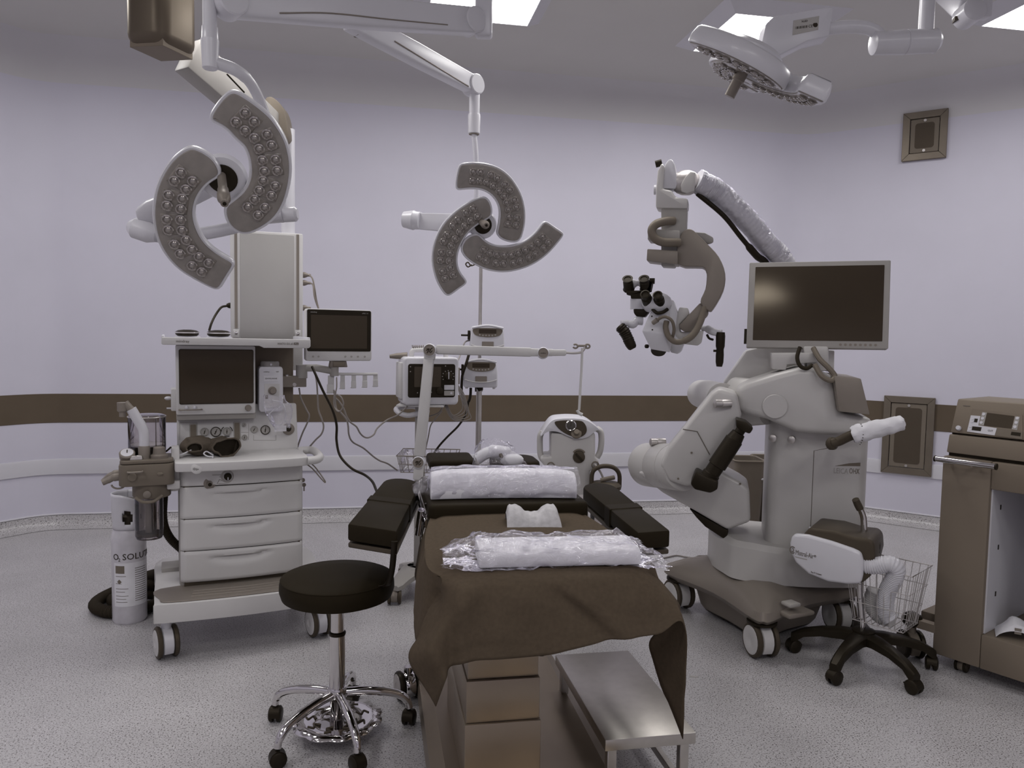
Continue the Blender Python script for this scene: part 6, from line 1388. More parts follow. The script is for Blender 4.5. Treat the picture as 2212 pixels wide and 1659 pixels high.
# ================================================================ defibrillator on a rolling stand
dp = onz(905, 1232, 0.12); D = Fr((dp.x, dp.y, 0), -YAW)
def dq(px, py, y=0.0): a, c = D.q(px, py, y); return D.p(a, y, c)
ds = thing('rolling_stand', 'pale rolling equipment stand with slotted pole, ring handle and wire basket', 'equipment stand', D)
e = onz(852, 1304)
zt = dq(905, 874).z
MB().box(D, -0.027, 0.027, -0.025, 0.025, 0.12, zt).build('pole', MT['plastic2'], ds, bev=0.006)
MB().box(D, 0.006, 0.011, -0.0262, -0.024, 0.14, zt-0.2).build('pole_slot', MT['ink'], ds, flat=True)
for k in range(4):
    fx, fy = ((e-D.o).dot(D.x), (e-D.o).dot(D.y)); 
    ex, ey = ((fx, fy), (-fx+0.02, fy), (-fx+0.02, -fy), (fx, -fy))[k]
    L_ = math.hypot(ex, ey); dx, dy = ex/L_, ey/L_; rings = []
    for t, z1_, w_, h_ in ((0.0, 0.150, 0.075, 0.035), (0.25, 0.150, 0.07, 0.034), (0.5, 0.140, 0.058, 0.032), (0.75, 0.122, 0.046, 0.030), (0.92, 0.106, 0.040, 0.030), (1.05, 0.100, 0.030, 0.026)):
        c = (ex*t, ey*t); rings.append([D.p(c[0]-dy*w_, c[1]+dx*w_, z1_-h_), D.p(c[0]+dy*w_, c[1]-dx*w_, z1_-h_), D.p(c[0]+dy*w_, c[1]-dx*w_, z1_-0.006), D.p(c[0]+dy*w_*0.8, c[1]-dx*w_*0.8, z1_), D.p(c[0]-dy*w_*0.8, c[1]+dx*w_*0.8, z1_), D.p(c[0]-dy*w_, c[1]+dx*w_, z1_-0.006)])
    mb = MB(); mb.loft(rings); mb.build('leg', MT['plastic2'], ds, ang=40)
    caster(D, ex, ey, 0.038, ds, heading=R(5), m_house=MT['champ'], m_tyre=MT['dgrey'], m_disc=MT['grey'], w=0.06, top=0.085)
rg = [dq(px, py, y) for px, py, y in ((906, 893, -0.03), (880, 897, -0.06), (860, 890, -0.02), (858, 882, 0.05), (890, 878, 0.08), (920, 884, 0.02), (922, 893, -0.03))]
MB().tube(bez(rg, 6), 0.014, 10).build('ring_handle', MT['white'], ds)
p0 = dq(896, 872, 0.02); MB().box(D, -0.12, 0.13, -0.08, 0.09, zt-0.006, zt+0.004).build('shelf', MT['plastic'], ds, bev=0.002)
# wire basket
bz1 = dq(865, 985, -0.12).z; bz0 = dq(880, 1022, -0.12).z; bx0, bx1 = D.q(856, 985, -0.12)[0], D.q(990, 975, 0.0)[0]
def basket(fr, x0, x1, y0, y1, z0, z1, tap, nx, ny, r, parent, m_, nz=2):
    rim = MB(); c = lambda k: [fr.p(x0+tap*(1-k), y0+tap*(1-k), z0+(z1-z0)*k), fr.p(x1-tap*(1-k), y0+tap*(1-k), z0+(z1-z0)*k), fr.p(x1-tap*(1-k), y1-tap*(1-k), z0+(z1-z0)*k), fr.p(x0+tap*(1-k), y1-tap*(1-k), z0+(z1-z0)*k)]
    rim.tube(c(1.0), r*1.6, 7, closed=True); b = rim.build('basket_rim', m_, parent)
    w = MB()
    for k in range(1, nz+1): w.tube(c(1.0-k/nz), r*(1.3 if k == nz else 1.0), 6, closed=True)
    T, Bq = c(1.0), c(0.0)
    for s, n in ((0, nx), (1, ny), (2, nx), (3, ny)):
        for i in range(n):
            t = (i+0.5)/n; w.tube([T[s].lerp(T[(s+1) % 4], t), Bq[s].lerp(Bq[(s+1) % 4], t)], r, 5)
    for i in range(nx): w.tube([Bq[0].lerp(Bq[1], (i+0.5)/nx), Bq[3].lerp(Bq[2], (i+0.5)/nx)], r, 5)
    o = w.build('basket_wires', m_, b); o['kind'] = 'stuff'
    return b
basket(D, bx0, bx1, -0.12, 0.14, bz0, bz1, 0.02, 9, 7, 0.0018, ds, MT['champ'], 2)
bagc = D.p(0.0, 0.0, bz0+0.05); rows = []
for j in range(13):
    row = []
    for i in range(25):
        a = 2*math.pi*i/24; q = D.p(0.01+0.13*math.cos(a)*(1-0.3*j/12), 0.10*math.sin(a)*(1-0.3*j/12), bz0+0.005+0.10*j/12); row.append(q+wrinkle(q, 20, 0.022)+wrinkle(q, 55, 0.007))
    rows.append(row)
bb_ = MB().grid(rows).build('clear_pouch', MT['film'], ang=25); tag(bb_, 'crumpled clear pouch lying in the wire basket of the rolling stand', 'plastic bag')
# the defibrillator
x0, z1 = D.q(868, 770, -0.04); x1, _ = D.q(986, 768, -0.04); z0 = zt+0.006
DF = D.sub((x0+x1)/2, -0.02, 0, R(17)); w_ = (x1-x0)/2*1.02
DF.o.z = z0; h_ = z1-z0
df = thing('defibrillator', 'white defibrillator with black control panel and carrying handle on the rolling stand', 'defibrillator', DF)
mb = MB(); plate(mb, DF, rrect(-w_, w_, 0, h_, 0.022), -0.06, 0.14); mb.build('housing', MT['white'], df, bev=0.012, seg=3)
mb = MB(); plate(mb, DF, rrect(-w_*0.84, w_*0.86, h_*0.16, h_*0.86, 0.012), -0.0635, -0.058); pn_ = mb.build('control_panel', MT['black'], df, bev=0.001, seg=1)
mb = MB(); plate(mb, DF, rrect(-w_*0.62, w_*0.34, h_*0.38, h_*0.80, 0.003), -0.0655, -0.063); mb.build('screen', MT['vent'], pn_, flat=True)
MB().lathe(DF.p(w_*0.60, -0.063, h_*0.60), -DF.y, [(0.026, 0), (0.026, 0.003), (0.020, 0.004), (0.019, 0.014), (0.016, 0.016)], n=24).build('mode_dial', MT['rubber'], pn_)
MB().box(DF, w_*0.60-0.002, w_*0.60+0.002, -0.081, -0.078, h_*0.55, h_*0.70).build('dial_mark', MT['white'], pn_, flat=True)
for k in range(9):
    a = R(-30+k*30); c = DF.p(w_*0.60+0.031*math.cos(a), -0.0642, h_*0.60+0.031*math.sin(a)); MB().cyl(c, c-DF.y*0.0008, 0.0028, n=8).build('dial_legend', MT['plastic2'], pn_)
MB().lathe(DF.p(w_*0.30, -0.063, h_*0.30), -DF.y, [(0.020, 0), (0.018, 0.008), (0.014, 0.010)], n=20).build('jog_wheel', MT['rubber'], pn_)
for z_, m_ in ((h_*0.32, 'white'), (h_*0.20, 'plastic2')):
    mb = MB(); plate(mb, DF, rrect(w_*0.46, w_*0.82, z_, z_+h_*0.10, 0.002), -0.067, -0.063); b_ = mb.build('shock_key', MT[m_], pn_, flat=True)
    MB().cyl(DF.p(w_*0.72, -0.067, z_+h_*0.05), DF.p(w_*0.72, -0.0685, z_+h_*0.05), 0.006, n=14).build('key_dot', MT['white'], pn_)
for x, z in ((-0.76, 0.80), (-0.76, 0.70), (-0.5, 0.26), (0.0, 0.27), (0.5, 0.82)):
    MB().cyl(DF.p(w_*x, -0.0635, h_*z), DF.p(w_*x, -0.0645, h_*z), 0.003, n=10).build('indicator', MT['plastic2'], pn_)
MB().box(DF, -w_-0.012, -w_+0.01, -0.03, 0.13, h_*0.12, h_*0.88).build('side_pack', MT['plastic'], df, bev=0.006)
hz = h_
MB().tube(bez([DF.p(-w_*0.62, 0.03, hz-0.01), DF.p(-w_*0.60, 0.03, hz+0.026), DF.p(-w_*0.4, 0.03, hz+0.036), DF.p(w_*0.45, 0.03, hz+0.036), DF.p(w_*0.62, 0.03, hz+0.026), DF.p(w_*0.64, 0.03, hz-0.01)], 5), 0.013, 12).build('carry_handle', MT['plastic'], df)
pa, pb = dq(842, 770, 0.0), dq(880, 768, 0.0)
MB().tube([pa, pa.lerp(pb, 0.4), pb], [0.010, 0.016, 0.018], 12).build('paddle', MT['champ'], df)
cp = []
for i in range(120):
    t = i/119; c = DF.p(-w_*0.60+w_*0.9*t, 0.03, hz+0.052); a = t*26*math.pi; cp.append(c + V((0, 0, 1))*0.008*math.cos(a) + DF.y*0.008*math.sin(a))
MB().tube(cp, 0.0022, 5).build('coiled_cord', MT['grey'], df)
MB().box(DF, w_-0.004, w_+0.016, -0.02, 0.03, h_*0.42, h_*0.78).build('connector', MT['champ'], df, bev=0.005)
for k in range(5):
    o_ = 0.006*k; pts = [DF.p(w_+0.006, 0.0, h_*0.42), DF.p(w_+0.016+o_, -0.01, h_*0.22), DF.p(w_+0.030+o_*1.5, -0.02, h_*0.02-0.01*k), DF.p(w_+0.026+o_*2, -0.02, -0.035-0.012*k), DF.p(w_-0.02, -0.02, -0.06-0.006*k), DF.p(w_-0.05-0.004*k, 0.0, -0.004)]
    MB().tube(bez(pts, 6), 0.0026, 6).build('ecg_lead', MT['cablew'], df)

# ================================================================ jointed holder arm
EA = Fr(at(905, 998, 3.98), -YAW)
ha = thing('holder_arm', 'pale jointed holder arm reaching over the head of the table with round emblem caps', 'holder arm', EA)
def eq(px, py, d=3.98): return at(px, py, d)
def ebeam(name, a, b, w0, h0, w1, h1, m_='plastic'):
    mb = MB(); beam(mb, a, b, w0, h0, w1, h1, up=FW); return mb.build(name, MT[m_], ha, bev=0.008, seg=2)
ebeam('lower_arm', eq(906, 985), eq(927, 772), 0.028, 0.024, 0.026, 0.022)
ebeam('upper_arm', eq(942, 755), eq(1148, 761), 0.024, 0.022, 0.023, 0.020)
ebeam('tip_arm', eq(1186, 762), eq(1223, 762), 0.017, 0.016, 0.016, 0.015)
ebeam('joint_sleeve', eq(1140, 761), eq(1196, 762), 0.021, 0.019, 0.018, 0.018)
ebeam('neck', eq(928, 778), eq(929, 757), 0.027, 0.024, 0.030, 0.024)
def emblem(px, py, r, marks=True):
    c = eq(px, py); MB().lathe(c + FW*0.03, -FW, [(r, 0), (r, 0.062), (r*0.88, 0.066), (r*0.86, 0.062)], n=28).build('joint', MT['white'], ha)
    MB().cyl(c - FW*0.030, c - FW*0.0335, r*0.85, n=26).build('joint_cap', MT['champ'], ha)
    if marks:
        mk = MB()
        for a, b, c2, d2 in ((-0.6, -0.1, -0.15, 0.35), (-0.45, -0.55, 0.0, 0.3), (-0.1, -0.4, 0.25, 0.1), (0.1, 0.1, 0.6, 0.45), (0.15, -0.5, 0.55, -0.1), (-0.5, 0.3, -0.1, 0.0)):
            mk.tube([c - FW*0.034 + RT*(a*r*0.8) + UP*(b*r*0.8), c - FW*0.034 + RT*(c2*r*0.8) + UP*(d2*r*0.8)], r*0.07, 5)
        o = mk.build('emblem', MT['ink'], ha, flat=True); o['kind'] = 'stuff'
emblem(929, 757, 0.034); emblem(905, 998, 0.032); emblem(1173, 763, 0.030, False)
ff = Fr(eq(1173, 763)-FW*0.0342, x=RT, z=UP, y=FW); text('mindray', ff, -0.014, -0.003, 0, 0.006, MT['ink'], ha, wmax=0.028)
mb = MB(); beam(mb, eq(905, 1000), eq(903, 1036), 0.024, 0.022, 0.024, 0.022, up=FW); mb.build('mount_post', MT['plastic'], ha, bev=0.006)
pm_ = eq(904, 1030); mb = MB(); beam(mb, pm_, D.p(0, -0.02, pm_.z), 0.02, 0.02, 0.02, 0.02); mb.build('mount_clamp', MT['plastic'], ha, bev=0.004)
MB().tube(bez([eq(1222, 762), eq(1240, 763), eq(1255, 761), eq(1262, 754), eq(1263, 748)], 5), 0.006, 8).build('rod', MT['satin'], ha)
for s in (-1, 1):
    c = eq(1256+s*13, 748); mb = MB(); mb.tube([c + RT*(0.012*math.cos(R(t))) + UP*(0.010*math.sin(R(t))) for t in range(200, 520, 20)], 0.005, 7); mb.build('hose_clip', MT['champ'], ha)
MB().tube([eq(1246, 747), eq(1268, 747)], 0.006, 8).build('clip_bar', MT['champ'], ha)
MB().tube([eq(1258, 752), eq(1256, 800), eq(1253, 850), eq(1251, 886)], 0.0065, 10).build('hanging_tube', MT['cleart'] if 'cleart' in MT else MT['plastic'], ha)
MB().tube([eq(1247, 886), eq(1251, 893), eq(1258, 896)], 0.009, 8).build('tube_end', MT['plastic'], ha)

# ================================================================ drip stand with two infusion pumps
ib = at(1034, 900, 4.42); IV = Fr((ib.x, ib.y, 0), -YAW)
iv = thing('drip_stand', 'steel drip stand behind the operating table carrying two infusion pumps', 'drip stand', IV)
ztop = at(1036, 575, 4.42).z; zlow = at(1031, 900, 4.42).z
MB().cyl(IV.p(0, 0, 0.10), IV.p(0, 0, zlow+0.2), 0.0165, n=16).build('pole', MT['steel'], iv)
MB().cyl(IV.p(0, 0, zlow+0.2), IV.p(0, 0, ztop), 0.010, n=14).build('upper_pole', MT['steel'], iv)
MB().tube(bez([IV.p(0.0, 0, ztop), IV.p(-0.025, -0.01, ztop+0.006), IV.p(-0.055, -0.015, ztop-0.004), IV.p(-0.072, -0.018, ztop+0.014), IV.p(-0.085, -0.018, ztop+0.004), IV.p(-0.072, -0.018, ztop-0.012), IV.p(-0.052, -0.016, ztop+0.002)], 6), 0.004, 7).build('hook', MT['dgrey'], iv)
MB().tube(bez([IV.p(0.0, 0, ztop), IV.p(0.03, 0.01, ztop+0.006), IV.p(0.06, 0.015, ztop-0.004), IV.p(0.08, 0.018, ztop+0.012)], 6), 0.004, 7).build('hook', MT['dgrey'], iv)
for k in range(5):
    a = 2*math.pi*k/5+0.3; MB().tube([IV.p(0, 0, 0.11), IV.p(0.15*math.cos(a), 0.15*math.sin(a), 0.10), IV.p(0.27*math.cos(a), 0.27*math.sin(a), 0.075)], [0.018, 0.016, 0.012], 10).build('leg', MT['steel'], iv)
    caster(IV, 0.27*math.cos(a), 0.27*math.sin(a), 0.030, iv, heading=a, w=0.045, m_house=MT['grey'], m_tyre=MT['black'], m_disc=MT['dgrey'], top=0.08)
p = at(1037, 838, 4.36); MB().lathe(p, -FW, [(0.018, 0), (0.022, 0.006), (0.020, 0.02), (0.008, 0.022)], n=5).build('star_knob', MT['black'], iv)
MB().cyl(at(1034, 846, 4.42), at(1034, 836, 4.42), 0.022, n=16).build('pole_collar', MT['black'], iv)
def pump(px0, px1, py0, py1, label, ang):
    a0, c1 = IV.q(px0, py0, -0.10); a1, c0 = IV.q(px1, py1, -0.10); f_ = IV.sub((a0+a1)/2, -0.10, c0, ang); w, h = (a1-a0)/2, c1-c0
    t = thing('infusion_pump', label, 'infusion pump', f_, 'infusion pumps on the drip stand')
    mb = MB(); o_ = [(-w*0.97, 0.0), (w*0.97, 0.0), (w, h*0.10), (w*0.98, h*0.55), (w*0.93, h*0.86), (w*0.80, h*0.97), (0, h), (-w*0.80, h*0.97), (-w*0.93, h*0.86), (-w*0.98, h*0.55), (-w, h*0.10)]
    plate(mb, f_, o_, 0.0, 0.11); mb.build('housing', MT['white'], t, bev=0.008, seg=3)
    o_ = bez2([(-w*0.80, h*0.86), (0, h*0.90), (w*0.80, h*0.86), (w*0.78, h*0.68), (w*0.5, h*0.59), (0, h*0.56), (-w*0.5, h*0.59), (-w*0.78, h*0.68)], 4)
    mb = MB(); plate(mb, f_, o_, -0.004, 0.002); d_ = mb.build('keypad', MT['grey'], t, flat=True)
    mb = MB(); plate(mb, f_, rrect(-w*0.5, w*0.5, h*0.70, h*0.85, 0.003), -0.006, -0.004); mb.build('display', MT['screen'], d_, flat=True)
    for k in range(6):
        MB().cyl(f_.p(-w*0.45+w*0.18*k, -0.004, h*(0.625 if k not in (0, 5) else 0.65)), f_.p(-w*0.45+w*0.18*k, -0.0055, h*(0.625 if k not in (0, 5) else 0.65)), 0.0045, n=10).build('key', MT['plastic2'], d_)
    mb = MB(); plate(mb, f_, rrect(-w*0.32, w*0.36, h*0.17, h*0.40, 0.003), -0.003, 0.002); mb.build('label_window', MT['champ'], t, flat=True)
    MB().tube(bez([f_.p(-w*0.95, -0.004, h*0.28), f_.p(-w*0.4, -0.006, h*0.20), f_.p(w*0.4, -0.006, h*0.20), f_.p(w*0.95, -0.004, h*0.28)], 6), 0.003, 6).build('door_edge', MT['plastic'], t)
    MB().tube(bez([f_.p(-w*0.9, -0.004, h*0.90), f_.p(0, -0.014, h*0.99), f_.p(w*0.9, -0.004, h*0.90)], 6), 0.007, 8).build('visor', MT['white'], t)
    for s in (-1, 1): MB().cyl(f_.p(s*w*0.8, 0.02, 0.002), f_.p(s*w*0.8, 0.02, -0.008), 0.008, n=10).build('foot', MT['plastic'], t)
    mb = MB(); mb.box(f_, -w-0.012, -w+0.002, 0.02, 0.06, h*0.45, h*0.80); mb.cyl(f_.p(-w-0.010, 0.03, h*0.62), f_.p(-w-0.050, 0.03, h*0.62), 0.006, n=8); mb.build('pole_clamp', MT['black'], t, bev=0.002, seg=1)
    return t
pump(1016, 1090, 702, 762, 'white infusion pump at the top of the drip stand', R(6))
pump(1002, 1075, 775, 838, 'white infusion pump fixed lower on the drip stand, under the holder arm', R(6))
def cable(pts, r, m_, label, name='cable', cat='cable'):
    return tag(MB().tube(bez([at(*p) for p in pts], 8), r, 7).build(name, MT[m_]), label, cat)
cable([(1014, 762, 4.30), (1008, 782, 4.28), (1000, 806, 4.28), (998, 818, 4.30), (997, 835, 4.32), (998, 855, 4.34), (1003, 872, 4.36), (1012, 868, 4.36), (1016, 855, 4.36), (1017, 838, 4.35)], 0.008, 'black', 'thick black hose hooked beside the lower infusion pump', 'hose', 'hose')
cable([(1012, 868, 4.35), (1006, 895, 4.33), (990, 920, 4.3), (965, 945, 4.27), (945, 968, 4.24), (925, 1000, 4.2)], 0.006, 'black', 'black mains cable running from the pumps down to the wire basket')
cable([(1016, 735, 4.33), (1004, 740, 4.30), (995, 765, 4.25), (985, 790, 4.18)], 0.004, 'cablew', 'thin grey cable between the upper pump and the defibrillator')

# ================================================================ suction unit
sb_ = at(1232, 960, 4.30); SU = Fr((sb_.x, sb_.y, 0), -YAW)
su = thing('suction_unit', 'pale mobile suction unit with two side handles and a dark control lens', 'suction unit', SU)
S6 = lambda L: [SU.q(1140+x/8.296, 880+y/8.296) for x, y in L]
zbase = 0.16
body = S6([(400, 420), (600, 430), (760, 500), (900, 510), (1060, 470), (1130, 400), (1180, 440), (1180, 840), (1240, 900), (1235, 1000), (1090, 1090)])
xr, xl = S6([(1090, 0)])[0][0], S6([(340, 0)])[0][0]
body += [(xr, zbase), (xl, zbase)] + S6([(335, 1060), (230, 930), (215, 870), (270, 840), (400, 840)])
mb = MB(); plate(mb, SU, body, -0.09, 0.12); mb.build('body', MT['pearl'], su, bev=0.012, seg=2)
cap = bez2(S6([(225, 470), (330, 300), (430, 195), (560, 168), (760, 160), (960, 178), (1090, 230), (1240, 345), (1265, 375), (1200, 372), (1120, 430), (1060, 480), (950, 515), (820, 515), (690, 470), (560, 410), (430, 385), (330, 400), (250, 455)]), 3)
mb = MB(); plate(mb, SU, cap, -0.105, 0.13); mb.build('top_cover', MT['white'], su, bev=0.014, seg=3)
for pts in ([(260, 430), (222, 520), (218, 700), (225, 830), (260, 920), (330, 980)], [(1230, 375), (1300, 430), (1320, 520), (1318, 650), (1295, 790), (1240, 900)]):
    P2 = S6(pts); mb = MB(); mb.tube(bez([SU.p(a, 0.0, c) for a, c in P2], 6), 0.017, 12); mb.build('side_handle', MT['pearl'], su)
lens_o = bez2(S6([(465, 225), (560, 198), (760, 192), (930, 205), (1000, 270), (1025, 360), (1000, 430), (930, 480), (850, 492), (720, 455), (590, 385), (500, 300)]), 4)
mb = MB(); plate(mb, SU, lens_o, -0.110, -0.104); ln_ = mb.build('control_lens', MT['dgrey'], su, bev=0.001, seg=1)
(a, c), = S6([(745, 282)]); MB().lathe(SU.p(a, -0.110, c), -SU.y, [(0.028, 0), (0.030, 0.006), (0.026, 0.010), (0.024, 0.008)], n=26).build('gauge_rim', MT['chrome'], ln_)
MB().cyl(SU.p(a, -0.112, c), SU.p(a, -0.117, c), 0.024, n=24).build('gauge_face', MT['white'], ln_)
MB().box(SU.sub(a, -0.1175, c), -0.0015, 0.0015, -0.0006, 0, -0.004, 0.016).build('needle', MT['ink'], ln_, flat=True)
(a, c), = S6([(842, 410)]); MB().lathe(SU.p(a, -0.110, c-0.004), V(-SU.y)+V((0, 0, 0.5)), [(0.030, 0), (0.028, 0.006), (0.016, 0.010), (0.015, 0.028), (0.012, 0.031)], n=18).build('vacuum_knob', MT['grey'], ln_)
(a, c), = S6([(892, 842)]); MB().lathe(SU.p(a, -0.090, c), -SU.y, [(0.033, 0), (0.033, 0.008), (0.029, 0.010)], n=28).build('selector', MT['dgrey'], su)
mb = MB(); d_ = (SU.x*0.7-SU.z*0.7); n_ = (SU.x*0.7+SU.z*0.7); c0 = SU.p(a, -0.101, c); mb.prism([c0-d_*0.028-n_*0.006, c0+d_*0.028-n_*0.006, c0+d_*0.028+n_*0.006, c0-d_*0.028+n_*0.006], -SU.y*0.008); mb.build('selector_bar', MT['rubber'], su, bev=0.001, seg=1)
MB().tube([SU.p(a+0.036*math.cos(R(t)), -0.093, c+0.036*math.sin(R(t))+0.004) for t in range(35, 146, 10)], 0.006, 7).build('selector_scale', MT['grey'], su)
for x, y in ((400, 1000), (1180, 985)):
    (a, c), = S6([(x, y)]); MB().lathe(SU.p(a, -0.085, c), -SU.y, [(0.022, 0), (0.022, 0.010), (0.017, 0.011), (0.017, 0.003)], n=20).build('port', MT['grey'], su)
    MB().cyl(SU.p(a, -0.09, c), SU.p(a+0.012, -0.13, c-0.012), 0.006, n=10).build('port_nipple', MT['white'], su)
for x, y in ((-0.12, -0.12), (0.14, -0.12), (-0.12, 0.16), (0.14, 0.16)):
    caster(SU, x, y, 0.035, su, w=0.05, m_house=MT['grey'], m_tyre=MT['black'], m_disc=MT['dgrey'], top=0.13)
mb = MB(); mb.box(SU, -0.16, 0.18, -0.16, 0.20, 0.10, 0.165); mb.build('trolley_base', MT['plastic2'], su, bev=0.02)
# collection jar beside it
jf = Fr(at(1308, 1045, 4.18), -YAW); jf.o.z = 0
sj = thing('suction_jar', 'suction jar with dark arched lid handle beside the suction unit', 'suction jar', jf)
zl = at(1308, 1044, 4.18).z; rj = 0.083
MB().lathe(jf.p(0, 0, zl-0.028), jf.z, [(rj*1.02, 0), (rj*1.03, 0.018), (rj*0.95, 0.026), (rj*0.85, 0.034), (rj*0.4, 0.040)], n=30).build('lid', MT['dgrey'], sj)
MB().tube(bez([jf.p(-rj*0.92, 0, zl-0.02), jf.p(-rj*0.88, 0, zl+0.055), jf.p(-rj*0.55, 0, zl+0.085), jf.p(0, 0, zl+0.095), jf.p(rj*0.55, 0, zl+0.085), jf.p(rj*0.88, 0, zl+0.05), jf.p(rj*0.92, 0, zl-0.02)], 5), 0.012, 10).build('lid_handle', MT['dgrey'], sj)
MB().tube(bez([jf.p(-0.03, -0.02, zl+0.02), jf.p(0.01, -0.02, zl+0.03), jf.p(0.045, -0.01, zl+0.035)], 5), 0.012, 10).build('lid_spout', MT['grey'], sj)
MB().lathe(jf.p(0, 0, zl-0.03), -jf.z, [(rj*0.95, 0), (rj*0.95, 0.20), (rj*0.85, 0.215), (0.01, 0.216)], n=28, cap=False).build('jar', MT['clear'], sj)
MB().cyl(jf.p(0, 0, 0.09), jf.p(0, 0, zl-0.25), 0.02, n=14).build('jar_post', MT['steel'], sj)
mb = MB(); mb.cyl(jf.p(0, 0, zl-0.262), jf.p(0, 0, zl-0.247), rj*0.9, n=24); mb.build('jar_tray', MT['grey'], sj)
mb = MB(); mb.cyl(jf.p(0, 0, 0.0), jf.p(0, 0, 0.09), 0.10, 0.06, n=24); mb.build('jar_foot', MT['grey'], sj)
a_, b_ = SU.p(0.10, -0.13, zl+0.10), jf.p(0.01, -0.02, zl+0.035)
cable([(1284, 1003, 4.2), (1296, 1018, 4.17), (1304, 1035, 4.16)], 0.006, 'cablew', 'short clear tube from the suction unit to the jar lid', 'tube', 'tube')

# ================================================================ warm-air blower on its cart
wh = onz(1862, 1435); W = Fr((wh.x, wh.y, 0), -YAW-R(34))
wb_ = thing('warming_blower', 'white and grey warm-air blower on a chrome pole with black five-star wheeled base', 'warm-air blower', W)
def wqp(px, py, y=0.0): a, c = W.q(px, py, y); return W.p(a, y, c)
for k, (px, py) in enumerate(((1795, 1482), (1985, 1505), (1725, 1410), (2000, 1445), (1848, 1372))):
    e = onz(px, py); d = V((e.x-wh.x, e.y-wh.y, 0)); d.normalize(); L_ = 0.285; s = V((-d.y, d.x, 0)); rings = []
    for t, z1_, w_, h_ in ((0.05, 0.150, 0.040, 0.05), (0.3, 0.150, 0.033, 0.042), (0.6, 0.138, 0.026, 0.036), (0.85, 0.118, 0.022, 0.034), (0.97, 0.100, 0.022, 0.042), (1.04, 0.088, 0.018, 0.034)):
        c = wh + d*(L_*t); rings.append([c - s*w_ + V((0, 0, z1_-h_)), c + s*w_ + V((0, 0, z1_-h_)), c + s*w_ + V((0, 0, z1_-0.010)), c + s*w_*0.6 + V((0, 0, z1_)), c - s*w_*0.6 + V((0, 0, z1_)), c - s*w_ + V((0, 0, z1_-0.010))])
    mb = MB(); mb.loft(rings); mb.build('leg', MT['black'], wb_, ang=40)
    cf = Fr(wh+d*L_, math.atan2(d.y, d.x)+R(70+31*k)); c = cf.p(0, 0, 0.029); cs = MB()
    for s_ in (-1, 1): cs.lathe(c + cf.x*(s_*0.004), cf.x*s_, [(0.022, 0), (0.029, 0.003), (0.029, 0.016), (0.022, 0.021)], n=20)
    cs.loft([[c + cf.x*q_ + cf.y*(0.031*math.cos(R(t))) + cf.z*(0.032*math.sin(R(t))) for t in range(0, 181, 20)] for q_ in (-0.02, 0.02)])
    cs.cyl(cf.p(0, 0, 0.05), cf.p(0, 0, 0.075), 0.007, n=8); cs.cyl(c + cf.y*0.02, c + cf.y*0.045, 0.004, n=6)
    cs.build('caster', MT['black'], wb_)
MB().lathe(wh, (0, 0, 1), [(0.045, 0.105), (0.050, 0.12), (0.048, 0.155), (0.028, 0.162)], n=24).build('hub', MT['black'], wb_)
pl = [wqp(1862, 1385), wqp(1862, 1345), wqp(1858, 1300), wqp(1857, 1270), wqp(1858, 1240), wqp(1864, 1200, 0.02), wqp(1866, 1165, 0.02), wqp(1866, 1125, 0.02), wqp(1861, 1105, 0.01), wqp(1852, 1089, -0.01)]
MB().tube(bez(pl, 6), 0.0135, 14).build('pole', MT['chrome'], wb_)
MB().tube([wqp(1858, 1100, 0.0), wqp(1854, 1092, -0.005), wqp(1848, 1079, -0.02)], [0.016, 0.0165, 0.015], 12).build('grip', MT['dgrey'], wb_)
F4 = lambda L: [(1660+x/3.529, 1050+y/3.529) for x, y in L]
def wplate(name, L, y0, y1, m_, bev, sm=0, seg=3):
    o = [W.q(px, py, y0) for px, py in F4(L)]; o = bez2(o, sm) if sm else o
    mb = MB(); plate(mb, W, o, y0, y1); return mb.build(name, MT[m_], wb_, bev=bev, seg=seg)
wplate('housing', [(262, 372), (312, 318), (500, 342), (655, 390), (770, 402), (806, 440), (812, 540), (775, 690), (716, 742), (600, 742), (450, 720), (315, 660), (230, 575), (200, 500), (215, 410)], -0.12, 0.12, 'dgrey', 0.02)
wplate('front_shell', [(160, 440), (172, 395), (195, 365), (300, 375), (480, 425), (640, 480), (702, 508), (722, 580), (718, 680), (702, 748), (600, 752), (450, 732), (300, 672), (205, 585), (168, 510)], -0.150, -0.115, 'white', 0.014)
o = bez2([(310, 322), (390, 325), (500, 355), (566, 392), (480, 396), (390, 378), (340, 350)], 4)
cpz = [onplane(*p, W.p(0, 0, W.q(*F4([(440, 352)])[0], -0.05)[1]), (W.z*0.85-W.y*0.5).normalized()) for p in F4(o)]
mb = MB(); mb.prism([p + (W.z*0.85-W.y*0.5).normalized()*0.004 for p in cpz], (W.z*0.85-W.y*0.5).normalized()*0.004); cpo = mb.build('control_panel', MT['white'], wb_, flat=True)
mb = MB(); cc_ = sum(cpz, V((0, 0, 0)))/len(cpz); nn_ = (W.z*0.85-W.y*0.5).normalized(); mb.tube([cc_+nn_*0.0085-W.x*0.028, cc_+nn_*0.0085+W.x*0.028-W.z*0.004], 0.006, 6); mb.build('display', MT['dgrey'], cpo)
for k in range(5):
    c = cc_+nn_*0.0085+W.x*(-0.05+0.025*k)+V((0, 0, 0.004))+W.y*0.012; MB().cyl(c, c+nn_*0.001, 0.0035, n=8).build('key', MT['grey'], cpo)
tf = Fr(wqp(*F4([(205, 520)])[0], -0.150), x=(wqp(*F4([(340, 553)])[0], -0.150)-wqp(*F4([(205, 520)])[0], -0.150)), y=W.y)
text('Mistral-Air', tf, 0, 0, -0.0006, 0.022, MT['ink2'], wb_, wmax=0.075); text('®', tf, 0.077, 0.008, -0.0006, 0.010, MT['ink2'], wb_)
